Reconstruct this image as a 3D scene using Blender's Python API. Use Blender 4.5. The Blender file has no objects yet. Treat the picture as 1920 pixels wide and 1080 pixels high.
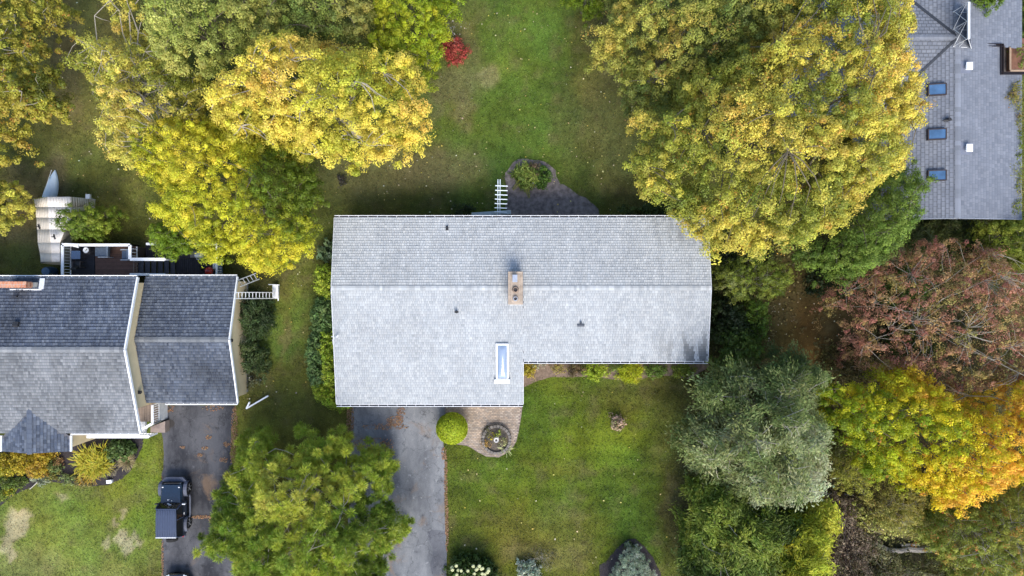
import bpy, math, random
import numpy as np
from mathutils import Vector, Matrix

S = bpy.context.scene
C = S.collection
random.seed(11)
rng = np.random.default_rng(11)
R = math.radians

# ---------------------------------------------------------------- camera
H = 47.5                      # height of the drone over the lawn, metres
FOC = 1284.0                  # focal length in units of a 1920 wide frame
cam = bpy.data.cameras.new('camera')
cam.sensor_width = 36.0
cam.lens = 36.0 * FOC / 1920.0
cam.clip_start = 0.5
cam.clip_end = 2000.0
cam_o = bpy.data.objects.new('camera', cam)
cam_o.location = (0, 0, H)
cam_o.rotation_euler = (0, 0, 0)
C.objects.link(cam_o)
S.camera = cam_o

# ---------------------------------------------------------------- sky and sun
SUN_EL, SUN_AZ = 47.0, 170.0        # degrees; azimuth clockwise from the top of the plan
w = bpy.data.worlds.new('World')
S.world = w
w.use_nodes = True
nt = w.node_tree
nt.nodes.clear()
sky = nt.nodes.new('ShaderNodeTexSky')
sky.sky_type = 'NISHITA'
sky.sun_disc = False
sky.sun_elevation = R(SUN_EL)
sky.sun_rotation = R(SUN_AZ)
sky.air_density = 1.0
sky.dust_density = 1.6
bg = nt.nodes.new('ShaderNodeBackground')
bg.inputs['Strength'].default_value = 0.15
wo = nt.nodes.new('ShaderNodeOutputWorld')
nt.links.new(sky.outputs[0], bg.inputs[0])
nt.links.new(bg.outputs[0], wo.inputs[0])

sun = bpy.data.lights.new('sun', 'SUN')
sun.energy = 1.85
sun.angle = R(36.0)
sun.color = (1.0, 0.94, 0.84)
sun_o = bpy.data.objects.new('sun', sun)
sv = Vector((math.cos(R(SUN_EL)) * math.sin(R(SUN_AZ)), math.cos(R(SUN_EL)) * math.cos(R(SUN_AZ)), math.sin(R(SUN_EL))))
sun_o.rotation_euler = (-sv).to_track_quat('-Z', 'Y').to_euler()
sun_o.location = sv * 60
C.objects.link(sun_o)

S.view_settings.view_transform = 'Standard'
S.view_settings.look = 'None'
S.view_settings.gamma = 1.0
S.view_settings.use_curve_mapping = False
S.view_settings.exposure = 1.26
S.render.engine = 'CYCLES'
S.cycles.max_bounces = 6
S.cycles.transparent_max_bounces = 8
S.cycles.use_denoising = True

# ---------------------------------------------------------------- helpers
def W(px, py, z=0.0):
    """plan survey: where the sight line of a surveyed point meets height z"""
    return Vector(((px - 960.0) * (H - z) / FOC, (540.0 - py) * (H - z) / FOC, z))

def WP(poly, z=0.0):
    return np.array([[(a - 960.0) * (H - z) / FOC, (540.0 - b) * (H - z) / FOC] for a, b in poly])

ORG = {}

def tag(o, label=None, cat=None, group=None, kind=None):
    if label: o['label'] = label
    if cat: o['category'] = cat
    if group: o['group'] = group
    if kind: o['kind'] = kind
    return o

def thing(name, label, cat, loc, group=None):
    o = bpy.data.objects.new(name, None)
    o.empty_display_size = 0.3
    C.objects.link(o)
    o.location = loc
    ORG[o.name] = Vector(loc)
    return tag(o, label, cat, group)

def link_mesh(name, me, mat, parent=None, origin=None):
    o = bpy.data.objects.new(name, me)
    C.objects.link(o)
    if mat: me.materials.append(mat)
    if parent is not None:
        o.parent = parent
        ORG[o.name] = ORG[parent.name]
    else:
        ORG[o.name] = Vector(origin)
        o.location = origin
    return o

class MB:
    def __init__(s):
        s.v = []; s.f = []; s.c = []
    def face(s, pts, col=None):
        i = len(s.v)
        s.v += [tuple(p) for p in pts]
        s.f.append(tuple(range(i, i + len(pts))))
        s.c += [col or (1, 1, 1)] * len(pts)
    def box(s, c, size, M=None, col=None):
        hx, hy, hz = size[0] / 2, size[1] / 2, size[2] / 2
        i = len(s.v)
        for dz in (-hz, hz):
            for dx, dy in ((-hx, -hy), (hx, -hy), (hx, hy), (-hx, hy)):
                p = Vector((dx, dy, dz))
                if M is not None: p = M @ p
                s.v.append((c[0] + p[0], c[1] + p[1], c[2] + p[2]))
        for q in ((0, 3, 2, 1), (4, 5, 6, 7), (0, 1, 5, 4), (1, 2, 6, 5), (2, 3, 7, 6), (3, 0, 4, 7)):
            s.f.append(tuple(i + k for k in q))
        s.c += [col or (1, 1, 1)] * 8
        return s
    def beam(s, p, q, wd, ht, col=None, up=(0, 0, 1)):
        p = Vector(p); q = Vector(q); d = q - p; L = d.length; d.normalize()
        u = Vector(up)
        if abs(d.dot(u)) > 0.98: u = Vector((0, 1, 0))
        x = d.cross(u).normalized(); y = x.cross(d)
        M = Matrix((x, d, y)).transposed()
        return s.box((p + q) / 2, (wd, L, ht), M, col)
    def tube(s, pts, rs, n=6, cap=True, col=None):
        pts = [Vector(p) for p in pts]
        if not hasattr(rs, '__len__'): rs = [rs] * len(pts)
        i0 = len(s.v)
        for k, p in enumerate(pts):
            a = pts[max(k - 1, 0)]; b = pts[min(k + 1, len(pts) - 1)]
            d = (b - a).normalized()
            u = Vector((0, 0, 1)) if abs(d.z) < 0.9 else Vector((1, 0, 0))
            x = d.cross(u).normalized(); y = d.cross(x)
            for j in range(n):
                t = 2 * math.pi * j / n
                s.v.append(tuple(p + (x * math.cos(t) + y * math.sin(t)) * rs[k]))
        for k in range(len(pts) - 1):
            for j in range(n):
                a = i0 + k * n + j; b = i0 + k * n + (j + 1) % n
                s.f.append((a, b, b + n, a + n))
        if cap:
            s.f.append(tuple(i0 + j for j in range(n))[::-1])
            s.f.append(tuple(i0 + (len(pts) - 1) * n + j for j in range(n)))
        s.c += [col or (1, 1, 1)] * (len(pts) * n)
        return s
    def lathe(s, c, prof, n=16, col=None):
        i0 = len(s.v)
        for r, z in prof:
            for j in range(n):
                t = 2 * math.pi * j / n
                s.v.append((c[0] + r * math.cos(t), c[1] + r * math.sin(t), c[2] + z))
        for k in range(len(prof) - 1):
            for j in range(n):
                a = i0 + k * n + j; b = i0 + k * n + (j + 1) % n
                s.f.append((a, b, b + n, a + n))
        s.f.append(tuple(i0 + j for j in range(n))[::-1])
        s.f.append(tuple(i0 + (len(prof) - 1) * n + j for j in range(n)))
        s.c += [col or (1, 1, 1)] * (len(prof) * n)
        return s
    def prism(s, poly, z0, z1, col=None):
        n = len(poly); i = len(s.v)
        z0s = z0 if hasattr(z0, '__len__') else [z0] * n
        z1s = z1 if hasattr(z1, '__len__') else [z1] * n
        s.v += [(p[0], p[1], z) for p, z in zip(poly, z0s)] + [(p[0], p[1], z) for p, z in zip(poly, z1s)]
        s.f.append(tuple(range(i, i + n))[::-1]); s.f.append(tuple(range(i + n, i + 2 * n)))
        for k in range(n):
            a = i + k; b = i + (k + 1) % n
            s.f.append((a, b, b + n, a + n))
        s.c += [col or (1, 1, 1)] * (2 * n)
        return s
    def build(s, name, mat, parent=None, smooth=False, origin=None, tint=False, bevel=0.0):
        V = np.array(s.v, dtype=float)
        if parent is not None: o0 = ORG[parent.name]
        elif origin is not None: o0 = Vector(origin)
        else: o0 = Vector(((V[:, 0].min() + V[:, 0].max()) / 2, (V[:, 1].min() + V[:, 1].max()) / 2, V[:, 2].min()))
        V = V - np.array(o0)
        me = bpy.data.meshes.new(name)
        me.from_pydata(V.tolist(), [], s.f)
        if tint:
            ca = me.color_attributes.new('tint', 'FLOAT_COLOR', 'POINT')
            cc = np.ones((len(s.v), 4), dtype=np.float32); cc[:, :3] = np.array(s.c)
            ca.data.foreach_set('color', cc.ravel())
        if smooth: me.polygons.foreach_set('use_smooth', [True] * len(me.polygons))
        me.update()
        o = link_mesh(name, me, mat, parent, o0)
        if bevel:
            b = o.modifiers.new('bevel', 'BEVEL'); b.width = bevel; b.segments = 2; b.limit_method = 'ANGLE'
        return o

# ---- 2D value noise
_perm = np.random.default_rng(5).random((256, 256))
def vnoise(x, y, seed=0):
    x = np.asarray(x, float) + seed * 17.31; y = np.asarray(y, float) + seed * 9.77
    xi = np.floor(x).astype(int); yi = np.floor(y).astype(int)
    fx = x - xi; fy = y - yi
    fx = fx * fx * (3 - 2 * fx); fy = fy * fy * (3 - 2 * fy)
    g = lambda a, b: _perm[a % 256, b % 256]
    return (g(xi, yi) * (1 - fx) + g(xi + 1, yi) * fx) * (1 - fy) + (g(xi, yi + 1) * (1 - fx) + g(xi + 1, yi + 1) * fx) * fy
def fbm(x, y, seed=0, octs=4):
    t = 0; a = 0.5; s = 0
    for k in range(octs):
        t = t + a * vnoise(np.asarray(x) * 2 ** k, np.asarray(y) * 2 ** k, seed + k); s += a; a *= 0.5
    return t / s
def inside(poly, P):
    x, y = P[:, 0], P[:, 1]; r = np.zeros(len(P), bool); n = len(poly)
    for i in range(n):
        x1, y1 = poly[i]; x2, y2 = poly[(i + 1) % n]
        if y1 == y2: continue
        r ^= ((y1 > y) != (y2 > y)) & (x < (x2 - x1) * (y - y1) / (y2 - y1) + x1)
    return r
def edist(poly, P):
    d = np.full(len(P), 1e9); n = len(poly)
    for i in range(n):
        a = np.array(poly[i]); b = np.array(poly[(i + 1) % n]); ab = b - a
        t = np.clip(((P - a) @ ab) / max(ab @ ab, 1e-9), 0, 1)
        d = np.minimum(d, np.linalg.norm(P - (a + t[:, None] * ab), axis=1))
    return d

# ---------------------------------------------------------------- materials
def _new(name):
    m = bpy.data.materials.new(name); m.use_nodes = True
    n = m.node_tree; return m, n, n.nodes['Principled BSDF']

def _noise(n, scale, detail=4, rough=0.6, coord=None):
    t = n.nodes.new('ShaderNodeTexNoise')
    t.inputs['Scale'].default_value = scale; t.inputs['Detail'].default_value = detail; t.inputs['Roughness'].default_value = rough
    n.links.new(coord, t.inputs['Vector'])
    return t

def _geo(n):
    g = n.nodes.new('ShaderNodeNewGeometry'); return g.outputs['Position']

def plain(name, col, rough=0.7, metal=0.0, var=0.12, scale=6.0, spec=0.4, bump=0.0, bscale=40.0, coat=0.0):
    m, n, b = _new(name)
    pos = _geo(n)
    t = _noise(n, scale, coord=pos)
    mp = n.nodes.new('ShaderNodeMapRange')
    mp.inputs[1].default_value = 0.3; mp.inputs[2].default_value = 0.7
    mp.inputs[3].default_value = 1 - var; mp.inputs[4].default_value = 1 + var
    n.links.new(t.outputs[0], mp.inputs[0])
    mx = n.nodes.new('ShaderNodeMix'); mx.data_type = 'RGBA'; mx.blend_type = 'MULTIPLY'; mx.inputs[0].default_value = 1
    mx.inputs[6].default_value = (*col, 1)
    n.links.new(mp.outputs[0], mx.inputs[7])
    n.links.new(mx.outputs[2], b.inputs['Base Color'])
    b.inputs['Roughness'].default_value = rough; b.inputs['Metallic'].default_value = metal
    b.inputs['Specular IOR Level'].default_value = spec
    b.inputs['Coat Weight'].default_value = coat
    if bump:
        t2 = _noise(n, bscale, coord=pos)
        bp = n.nodes.new('ShaderNodeBump'); bp.inputs['Strength'].default_value = bump; bp.inputs['Distance'].default_value = 0.02
        n.links.new(t2.outputs[0], bp.inputs['Height']); n.links.new(bp.outputs[0], b.inputs['Normal'])
    return m

def tinted(name, rough=0.8, var=0.15, scale=8.0, spec=0.3, bump=0.0, bscale=60.0, fine=0.0, fscale=60.0):
    """base colour from the mesh's own piece-by-piece tint, weathered by noise"""
    m, n, b = _new(name)
    pos = _geo(n)
    at = n.nodes.new('ShaderNodeAttribute'); at.attribute_name = 'tint'
    cur = at.outputs['Color']
    for sc, va in ((scale, var), (fscale, fine)):
        if not va: continue
        t = _noise(n, sc, coord=pos)
        mp = n.nodes.new('ShaderNodeMapRange')
        mp.inputs[1].default_value = 0.3; mp.inputs[2].default_value = 0.7
        mp.inputs[3].default_value = 1 - va; mp.inputs[4].default_value = 1 + va
        n.links.new(t.outputs[0], mp.inputs[0])
        mx = n.nodes.new('ShaderNodeMix'); mx.data_type = 'RGBA'; mx.blend_type = 'MULTIPLY'; mx.inputs[0].default_value = 1
        n.links.new(cur, mx.inputs[6]); n.links.new(mp.outputs[0], mx.inputs[7])
        cur = mx.outputs[2]
    n.links.new(cur, b.inputs['Base Color'])
    b.inputs['Roughness'].default_value = rough
    b.inputs['Specular IOR Level'].default_value = spec
    if bump:
        t2 = _noise(n, bscale, coord=pos)
        bp = n.nodes.new('ShaderNodeBump'); bp.inputs['Strength'].default_value = bump; bp.inputs['Distance'].default_value = 0.05
        n.links.new(t2.outputs[0], bp.inputs['Height']); n.links.new(bp.outputs[0], b.inputs['Normal'])
    return m

def leafmat(name, trans=0.3):
    m = bpy.data.materials.new(name); m.use_nodes = True
    n = m.node_tree; n.nodes.clear()
    at = n.nodes.new('ShaderNodeAttribute'); at.attribute_name = 'tint'
    b = n.nodes.new('ShaderNodeBsdfPrincipled')
    b.inputs['Roughness'].default_value = 0.55; b.inputs['Specular IOR Level'].default_value = 0.3
    n.links.new(at.outputs['Color'], b.inputs['Base Color'])
    t = n.nodes.new('ShaderNodeBsdfTranslucent'); n.links.new(at.outputs['Color'], t.inputs[0])
    mx = n.nodes.new('ShaderNodeMixShader'); mx.inputs[0].default_value = trans
    o = n.nodes.new('ShaderNodeOutputMaterial')
    n.links.new(b.outputs[0], mx.inputs[1]); n.links.new(t.outputs[0], mx.inputs[2]); n.links.new(mx.outputs[0], o.inputs[0])
    return m

M_LEAF = leafmat('foliage')
M_BARK = plain('bark', (0.12, 0.10, 0.07), 0.9, var=0.3, scale=12, bump=0.5)
M_PALEBARK = plain('pale_bark', (0.30, 0.27, 0.22), 0.9, var=0.25, scale=12, bump=0.4)
M_WHITE = plain('white_paint', (0.78, 0.79, 0.80), 0.5, var=0.06, scale=3)
M_WHITE2 = plain('weathered_white', (0.62, 0.64, 0.66), 0.55, var=0.12, scale=5)
M_GUTTER_DIRT_SHADE = plain('gutter_silt_shade', (0.045, 0.045, 0.05), 0.9, var=0.3, scale=8)
M_SHINGLE = tinted('asphalt_shingle', 0.85, var=0.07, scale=0.9, spec=0.25, fine=0.10, fscale=45, bump=0.3, bscale=120)
M_DECKING = plain('roof_deck', (0.10, 0.10, 0.11), 0.9)
M_CREAM = plain('cream_siding', (0.62, 0.50, 0.30), 0.6, var=0.06, scale=2)
M_CREAM2 = plain('pale_siding', (0.60, 0.57, 0.50), 0.6, var=0.06, scale=2)
M_GREYWALL = plain('grey_siding', (0.30, 0.31, 0.31), 0.7, var=0.08, scale=2)
M_BRICK = tinted('brick', 0.85, var=0.15, scale=10, bump=0.3)
M_MORTAR = plain('mortar', (0.42, 0.39, 0.35), 0.9, var=0.12, scale=20, bump=0.4)
M_CONCRETE = plain('concrete', (0.33, 0.265, 0.205), 0.9, var=0.28, scale=3.5, bump=0.4)
M_STEEL = plain('galvanised_steel', (0.55, 0.57, 0.60), 0.35, metal=0.85, var=0.1)
M_ALU = plain('aluminium', (0.72, 0.73, 0.74), 0.45, metal=0.3, var=0.08)
M_BLACK = plain('black_plastic', (0.02, 0.02, 0.022), 0.6, var=0.2)
M_FLUE = plain('sooty_flue', (0.05, 0.045, 0.045), 0.8, var=0.3)
M_WOODBROWN = tinted('brown_decking', 0.75, var=0.15, scale=5, fine=0.1, fscale=30)
M_STAIN = plain('grey_green_wood', (0.30, 0.36, 0.37), 0.75, var=0.15, scale=6)
M_PALEBLUEWOOD = plain('pale_blue_grey_paint', (0.50, 0.57, 0.62), 0.65, var=0.1, scale=6)
M_GLASS = plain('tinted_glass', (0.02, 0.045, 0.10), 0.04, var=0.05, spec=0.9, coat=1.0)
M_CARGLASS = plain('car_glass', (0.006, 0.008, 0.010), 0.06, var=0.05, spec=0.6)
M_FABRIC = plain('tan_canopy_fabric', (0.55, 0.50, 0.43), 0.8, var=0.08, scale=1.2, bump=0.25, bscale=8)
M_CUSHION = plain('grey_cushion', (0.10, 0.13, 0.17), 0.85, var=0.15)
M_CHAIR = plain('grey_frame', (0.30, 0.33, 0.36), 0.5, var=0.1)
M_HULL = plain('pale_blue_hull', (0.50, 0.60, 0.70), 0.35, var=0.10, scale=2, spec=0.5)
M_CARPAINT = plain('dark_blue_paint', (0.004, 0.014, 0.032), 0.22, var=0.08, spec=0.5, coat=0.6)
M_SOFTTOP = plain('blue_grey_hard_top', (0.030, 0.045, 0.088), 0.55, var=0.1, bump=0.1, bscale=200)
M_FLARE = plain('grey_plastic_flare', (0.075, 0.085, 0.12), 0.6, var=0.1)
M_TYRE = plain('tyre_rubber', (0.012, 0.012, 0.013), 0.85, var=0.2)
M_RED = plain('red_enamel', (0.38, 0.02, 0.02), 0.25, var=0.08, spec=0.5, coat=0.5)
M_LIGHTBLUE = plain('pale_blue_plastic', (0.45, 0.52, 0.60), 0.5)
M_LOG = plain('weathered_log', (0.36, 0.33, 0.29), 0.9, var=0.3, scale=8, bump=0.5)
# ================================================================ leaves: one mesh of many small blades
def leaf_mesh(name, P, A, N, size, width, col, mat, parent=None, origin=None, fold=0.12, kind=None):
    """P base points, A axis (unit), N facing (unit), size length, width ratio, col rgb per leaf; four-cornered leaves"""
    n = len(P)
    B = np.cross(N, A); B /= np.maximum(np.linalg.norm(B, axis=1, keepdims=True), 1e-6)
    size = np.broadcast_to(size, (n,))[:, None]; width = np.broadcast_to(width, (n,))[:, None]
    V = np.empty((n, 4, 3), np.float32)
    V[:, 0] = P - A * size * 0.5
    V[:, 1] = P + B * size * width * 0.5 + N * size * fold - A * size * 0.06
    V[:, 2] = P + A * size * 0.5
    V[:, 3] = P - B * size * width * 0.5 + N * size * fold - A * size * 0.06
    o0 = np.array(ORG[parent.name]) if parent is not None else np.array(origin)
    V -= o0.astype(np.float32)
    me = bpy.data.meshes.new(name)
    me.vertices.add(4 * n); me.vertices.foreach_set('co', V.ravel())
    me.loops.add(4 * n); me.loops.foreach_set('vertex_index', np.arange(4 * n, dtype=np.int32))
    me.polygons.add(n); me.polygons.foreach_set('loop_start', np.arange(0, 4 * n, 4, dtype=np.int32))
    try: me.polygons.foreach_set('loop_total', np.full(n, 4, np.int32))
    except Exception: pass
    ca = me.color_attributes.new('tint', 'FLOAT_COLOR', 'POINT')
    cc = np.ones((n, 4, 4), np.float32); cc[:, :, :3] = np.clip(col, 0.004, 0.9)[:, None, :]
    ca.data.foreach_set('color', cc.ravel())
    me.update(calc_edges=True)
    o = link_mesh(name, me, mat, parent, Vector(o0))
    if kind: o['kind'] = kind
    return o

def unit(v): return v / np.maximum(np.linalg.norm(v, axis=1, keepdims=True), 1e-6)
def pick(pal, u):
    """palette is a list of rgb in order; u in 0..1 walks along it"""
    pal = np.array(pal, float); k = np.clip(u, 0, 0.9999) * (len(pal) - 1)
    i = k.astype(int); f = (k - i)[:, None]
    return pal[i] * (1 - f) + pal[np.minimum(i + 1, len(pal) - 1)] * f
def rank(a):
    r = np.empty(len(a)); r[np.argsort(a)] = (np.arange(len(a)) + 0.5) / max(len(a), 1); return r
def jitcol(col, amt=0.18, hue=0.06):
    n = len(col)
    return col * np.clip(1 + rng.normal(0, amt, (n, 1)), 0.4, 1.7) * np.clip(1 + rng.normal(0, hue, (n, 3)), 0.6, 1.4)

def scatter(poly, dens):
    poly = np.array(poly); lo = poly.min(0); hi = poly.max(0)
    n = int((hi - lo).prod() * dens)
    P = lo + rng.random((n, 2)) * (hi - lo)
    return P[inside(poly, P)]

# ================================================================ the ground
DRIVE_A = [(306, 760), (440, 760), (436, 800), (434, 850), (440, 930), (452, 1000), (455, 1110), (306, 1110), (303, 1000), (305, 880), (304, 815)]
DRIVE_B = [(660, 740), (838, 740), (833, 800), (832, 845), (835, 900), (834, 960), (837, 1000), (838, 1110), (652, 1110), (655, 900), (657, 800)]
PATIO = [(833, 745), (982, 745), (978, 775), (973, 805), (968, 828), (956, 846), (935, 857), (912, 856), (893, 846), (876, 836), (852, 832), (836, 833)]
BED_LEFT = [(-60, 990), (-60, 840), (60, 815), (140, 822), (268, 818), (266, 838), (256, 862), (246, 882), (228, 897), (205, 908), (175, 910), (140, 908), (105, 903), (75, 905), (45, 918), (20, 932), (0, 950), (-25, 975)]
BED_REAR = [(953, 420), (949, 380), (946, 345), (952, 322), (968, 305), (995, 298), (1022, 302), (1040, 318), (1055, 345), (1078, 361), (1102, 372), (1118, 388), (1126, 420)]
BED_FRONT = [(970, 665), (1330, 665), (1330, 690), (1290, 708), (1240, 704), (1200, 712), (1150, 712), (1120, 706), (1080, 706), (1040, 706), (1010, 714), (985, 724), (970, 724)]
BED_SPRUCE = [(1125, 1100), (1124, 1060), (1140, 1050), (1155, 1028), (1175, 1010), (1190, 1010), (1208, 1024), (1226, 1046), (1240, 1075), (1245, 1100)]
WOODS = [(1340, 420), (1500, 430), (1740, 400), (2000, 400), (2000, 1130), (1300, 1130), (1300, 900), (1290, 760), (1335, 660)]

ZONES = [  # px, py, rx, ry, albedo, strength
    (1000, 200, 260, 330, (0.058, 0.100, 0.018), 0.85),
    (980, 110, 120, 170, (0.075, 0.130, 0.022), 0.7),
    (868, 90, 40, 80, (0.13, 0.125, 0.065), 0.5), (905, 150, 30, 25, (0.17, 0.155, 0.09), 0.55), (850, 170, 60, 45, (0.115, 0.11, 0.06), 0.55),
    (868, 215, 22, 35, (0.15, 0.135, 0.075), 0.5), (700, 330, 130, 65, (0.118, 0.122, 0.052), 0.75), (830, 320, 90, 60, (0.125, 0.12, 0.06), 0.6),
    (1160, 190, 75, 210, (0.115, 0.115, 0.040), 0.75), (1130, 60, 70, 60, (0.10, 0.085, 0.03), 0.7), (1200, 340, 90, 70, (0.080, 0.092, 0.032), 0.8),
    (1085, 230, 60, 150, (0.085, 0.085, 0.032), 0.5),
    (170, 150, 140, 260, (0.105, 0.115, 0.035), 0.9), (120, 100, 40, 170, (0.10, 0.075, 0.035), 0.6), (200, 330, 110, 110, (0.085, 0.105, 0.028), 0.8),
    (40, 420, 90, 120, (0.095, 0.082, 0.035), 0.9), (110, 330, 30, 50, (0.12, 0.09, 0.05), 0.6), (20, 490, 100, 40, (0.085, 0.095, 0.025), 0.8),
    (540, 620, 50, 190, (0.090, 0.135, 0.026), 0.85), (500, 520, 60, 60, (0.085, 0.080, 0.03), 0.6), (530, 740, 90, 70, (0.095, 0.105, 0.024), 0.9),
    (540, 640, 12, 60, (0.12, 0.105, 0.04), 0.7), (475, 700, 30, 50, (0.11, 0.10, 0.055), 0.6), (640, 800, 40, 60, (0.09, 0.105, 0.025), 0.8),
    (475, 850, 55, 90, (0.125, 0.155, 0.030), 0.9),
    (1060, 880, 330, 330, (0.065, 0.098, 0.012), 0.9), (1120, 830, 130, 60, (0.090, 0.135, 0.014), 0.8), (950, 900, 110, 60, (0.080, 0.118, 0.014), 0.7),
    (1020, 760, 70, 50, (0.065, 0.110, 0.014), 0.7), (1190, 740, 110, 45, (0.095, 0.095, 0.025), 0.5), (1260, 800, 45, 140, (0.080, 0.095, 0.02), 0.8),
    (1010, 985, 130, 45, (0.095, 0.105, 0.022), 0.7), (980, 1030, 60, 30, (0.12, 0.105, 0.04), 0.6), (890, 1030, 60, 30, (0.042, 0.068, 0.012), 0.8),
    (1060, 1040, 60, 40, (0.115, 0.115, 0.035), 0.7), (1200, 980, 90, 60, (0.050, 0.085, 0.012), 0.7), (1270, 960, 40, 140, (0.075, 0.075, 0.025), 0.8),
    (1110, 880, 240, 10, (0.095, 0.110, 0.022), 0.5), (1090, 800, 260, 8, (0.055, 0.09, 0.012), 0.4), (1090, 925, 260, 9, (0.055, 0.088, 0.012), 0.4),
    (120, 1000, 230, 130, (0.120, 0.165, 0.034), 0.95), (270, 900, 50, 120, (0.105, 0.165, 0.022), 0.9), (200, 960, 120, 40, (0.105, 0.155, 0.022), 0.6),
    (60, 1060, 110, 40, (0.15, 0.175, 0.060), 0.7), (215, 1070, 60, 25, (0.15, 0.165, 0.050), 0.6),
    (22, 985, 26, 34, (0.29, 0.25, 0.135), 0.95), (32, 960, 18, 12, (0.29, 0.25, 0.135), 0.9), (12, 1030, 16, 22, (0.29, 0.25, 0.135), 0.8),
    (234, 1021, 13, 24, (0.29, 0.25, 0.135), 0.95), (256, 1010, 7, 12, (0.29, 0.25, 0.135), 0.8), (206, 1026, 9, 14, (0.29, 0.25, 0.135), 0.7),
    (128, 937, 20, 7, (0.30, 0.25, 0.13), 0.7), (224, 985, 8, 10, (0.29, 0.25, 0.135), 0.8), (238, 966, 7, 7, (0.29, 0.25, 0.135), 0.7), (20, 1048, 9, 9, (0.29, 0.25, 0.135), 0.8),
]
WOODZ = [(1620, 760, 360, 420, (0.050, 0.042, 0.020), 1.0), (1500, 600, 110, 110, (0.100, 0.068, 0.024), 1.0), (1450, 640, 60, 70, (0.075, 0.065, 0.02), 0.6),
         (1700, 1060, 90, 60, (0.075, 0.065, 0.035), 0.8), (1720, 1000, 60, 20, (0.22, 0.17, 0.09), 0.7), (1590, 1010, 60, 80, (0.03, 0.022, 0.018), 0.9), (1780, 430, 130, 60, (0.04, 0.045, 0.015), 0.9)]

def ground_colour(X, Y):
    wx = X + 1.6 * (fbm(X / 2.2, Y / 2.2, 3) - 0.5) + 0.9 * (fbm(X / 0.6, Y / 0.6, 13, 3) - 0.5)
    wy = Y + 1.6 * (fbm(X / 2.2, Y / 2.2, 8) - 0.5) + 0.9 * (fbm(X / 0.6, Y / 0.6, 19, 3) - 0.5)
    col = np.broadcast_to(np.array((0.070, 0.085, 0.022)), (len(X), 3)).copy()
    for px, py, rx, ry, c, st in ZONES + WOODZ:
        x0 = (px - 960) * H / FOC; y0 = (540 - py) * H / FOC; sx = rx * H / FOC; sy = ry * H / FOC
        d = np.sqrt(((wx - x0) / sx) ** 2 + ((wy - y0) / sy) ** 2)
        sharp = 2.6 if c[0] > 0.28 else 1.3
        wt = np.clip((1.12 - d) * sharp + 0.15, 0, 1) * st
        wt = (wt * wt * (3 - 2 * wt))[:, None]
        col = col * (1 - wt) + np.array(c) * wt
    m = fbm(X / 1.4, Y / 1.4, 21, 5)
    m2 = fbm(X / 0.35, Y / 0.35, 31, 3)
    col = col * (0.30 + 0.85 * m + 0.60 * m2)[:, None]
    col = col * (1 + np.array((.35, .0, -.2)) * (fbm(X / 3.0, Y / 3.0, 91, 4) - .5)[:, None] * 1.6)
    # mowing passes across the front lawn
    fl = ((X > (836 - 960) * H / FOC) & (X < (1290 - 960) * H / FOC) & (Y < (540 - 715) * H / FOC)).astype(float)
    st_ = np.sin((Y + .12 * np.sin(X * .7)) * 2 * math.pi / 1.15)
    col = col * (1 + fl * .09 * st_)[:, None]
    # brown thatch showing through
    th = np.clip((fbm(X / 0.9, Y / 0.9, 41, 5) - 0.56) * 5, 0, 1)[:, None] * 0.35
    gr_ = np.clip((col[:, 1:2] / np.maximum(col[:, 0:1], 1e-4) - .9) * 4, 0, 1)
    col = col * (1 + gr_ * (np.array((1.12, 1.0, .85)) - 1))
    return col * (1 - th) + np.array((0.13, 0.105, 0.05)) * th

gx = np.concatenate([[-500, -250, -120, -70, -52], np.arange(-44, 44.01, 0.2), [52, 70, 120, 250, 500]])
gy = np.concatenate([[-500, -250, -120, -60, -34], np.arange(-26, 26.01, 0.2), [34, 60, 120, 250, 500]])
GX, GY = np.meshgrid(gx, gy)
nx, ny = len(gx), len(gy)
gv = np.zeros((nx * ny, 3), np.float32); gv[:, 0] = GX.ravel(); gv[:, 1] = GY.ravel()
me = bpy.data.meshes.new('lawn')
i = np.arange((nx - 1) * (ny - 1)); r_, c_ = i // (nx - 1), i % (nx - 1)
q = np.stack([r_ * nx + c_, r_ * nx + c_ + 1, (r_ + 1) * nx + c_ + 1, (r_ + 1) * nx + c_], 1).astype(np.int32)
me.vertices.add(len(gv)); me.vertices.foreach_set('co', gv.ravel())
me.loops.add(q.size); me.loops.foreach_set('vertex_index', q.ravel())
me.polygons.add(len(q)); me.polygons.foreach_set('loop_start', np.arange(0, q.size, 4, dtype=np.int32))
ca = me.color_attributes.new('tint', 'FLOAT_COLOR', 'POINT')
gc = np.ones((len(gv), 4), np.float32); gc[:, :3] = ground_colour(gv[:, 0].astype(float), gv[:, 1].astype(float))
far_ = (np.abs(gv[:, 0]) > 43.9) | (np.abs(gv[:, 1]) > 25.9); gc[far_, :3] = (0.075, 0.098, 0.024)
ca.data.foreach_set('color', gc.ravel()); me.update(calc_edges=True)
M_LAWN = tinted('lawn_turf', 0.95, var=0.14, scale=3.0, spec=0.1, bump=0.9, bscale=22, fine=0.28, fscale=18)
lawn = link_mesh('lawn', me, M_LAWN, None, (0, 0, 0)); tag(lawn, 'mown lawn with worn brown patches and mottled green turf', kind='structure')

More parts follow.
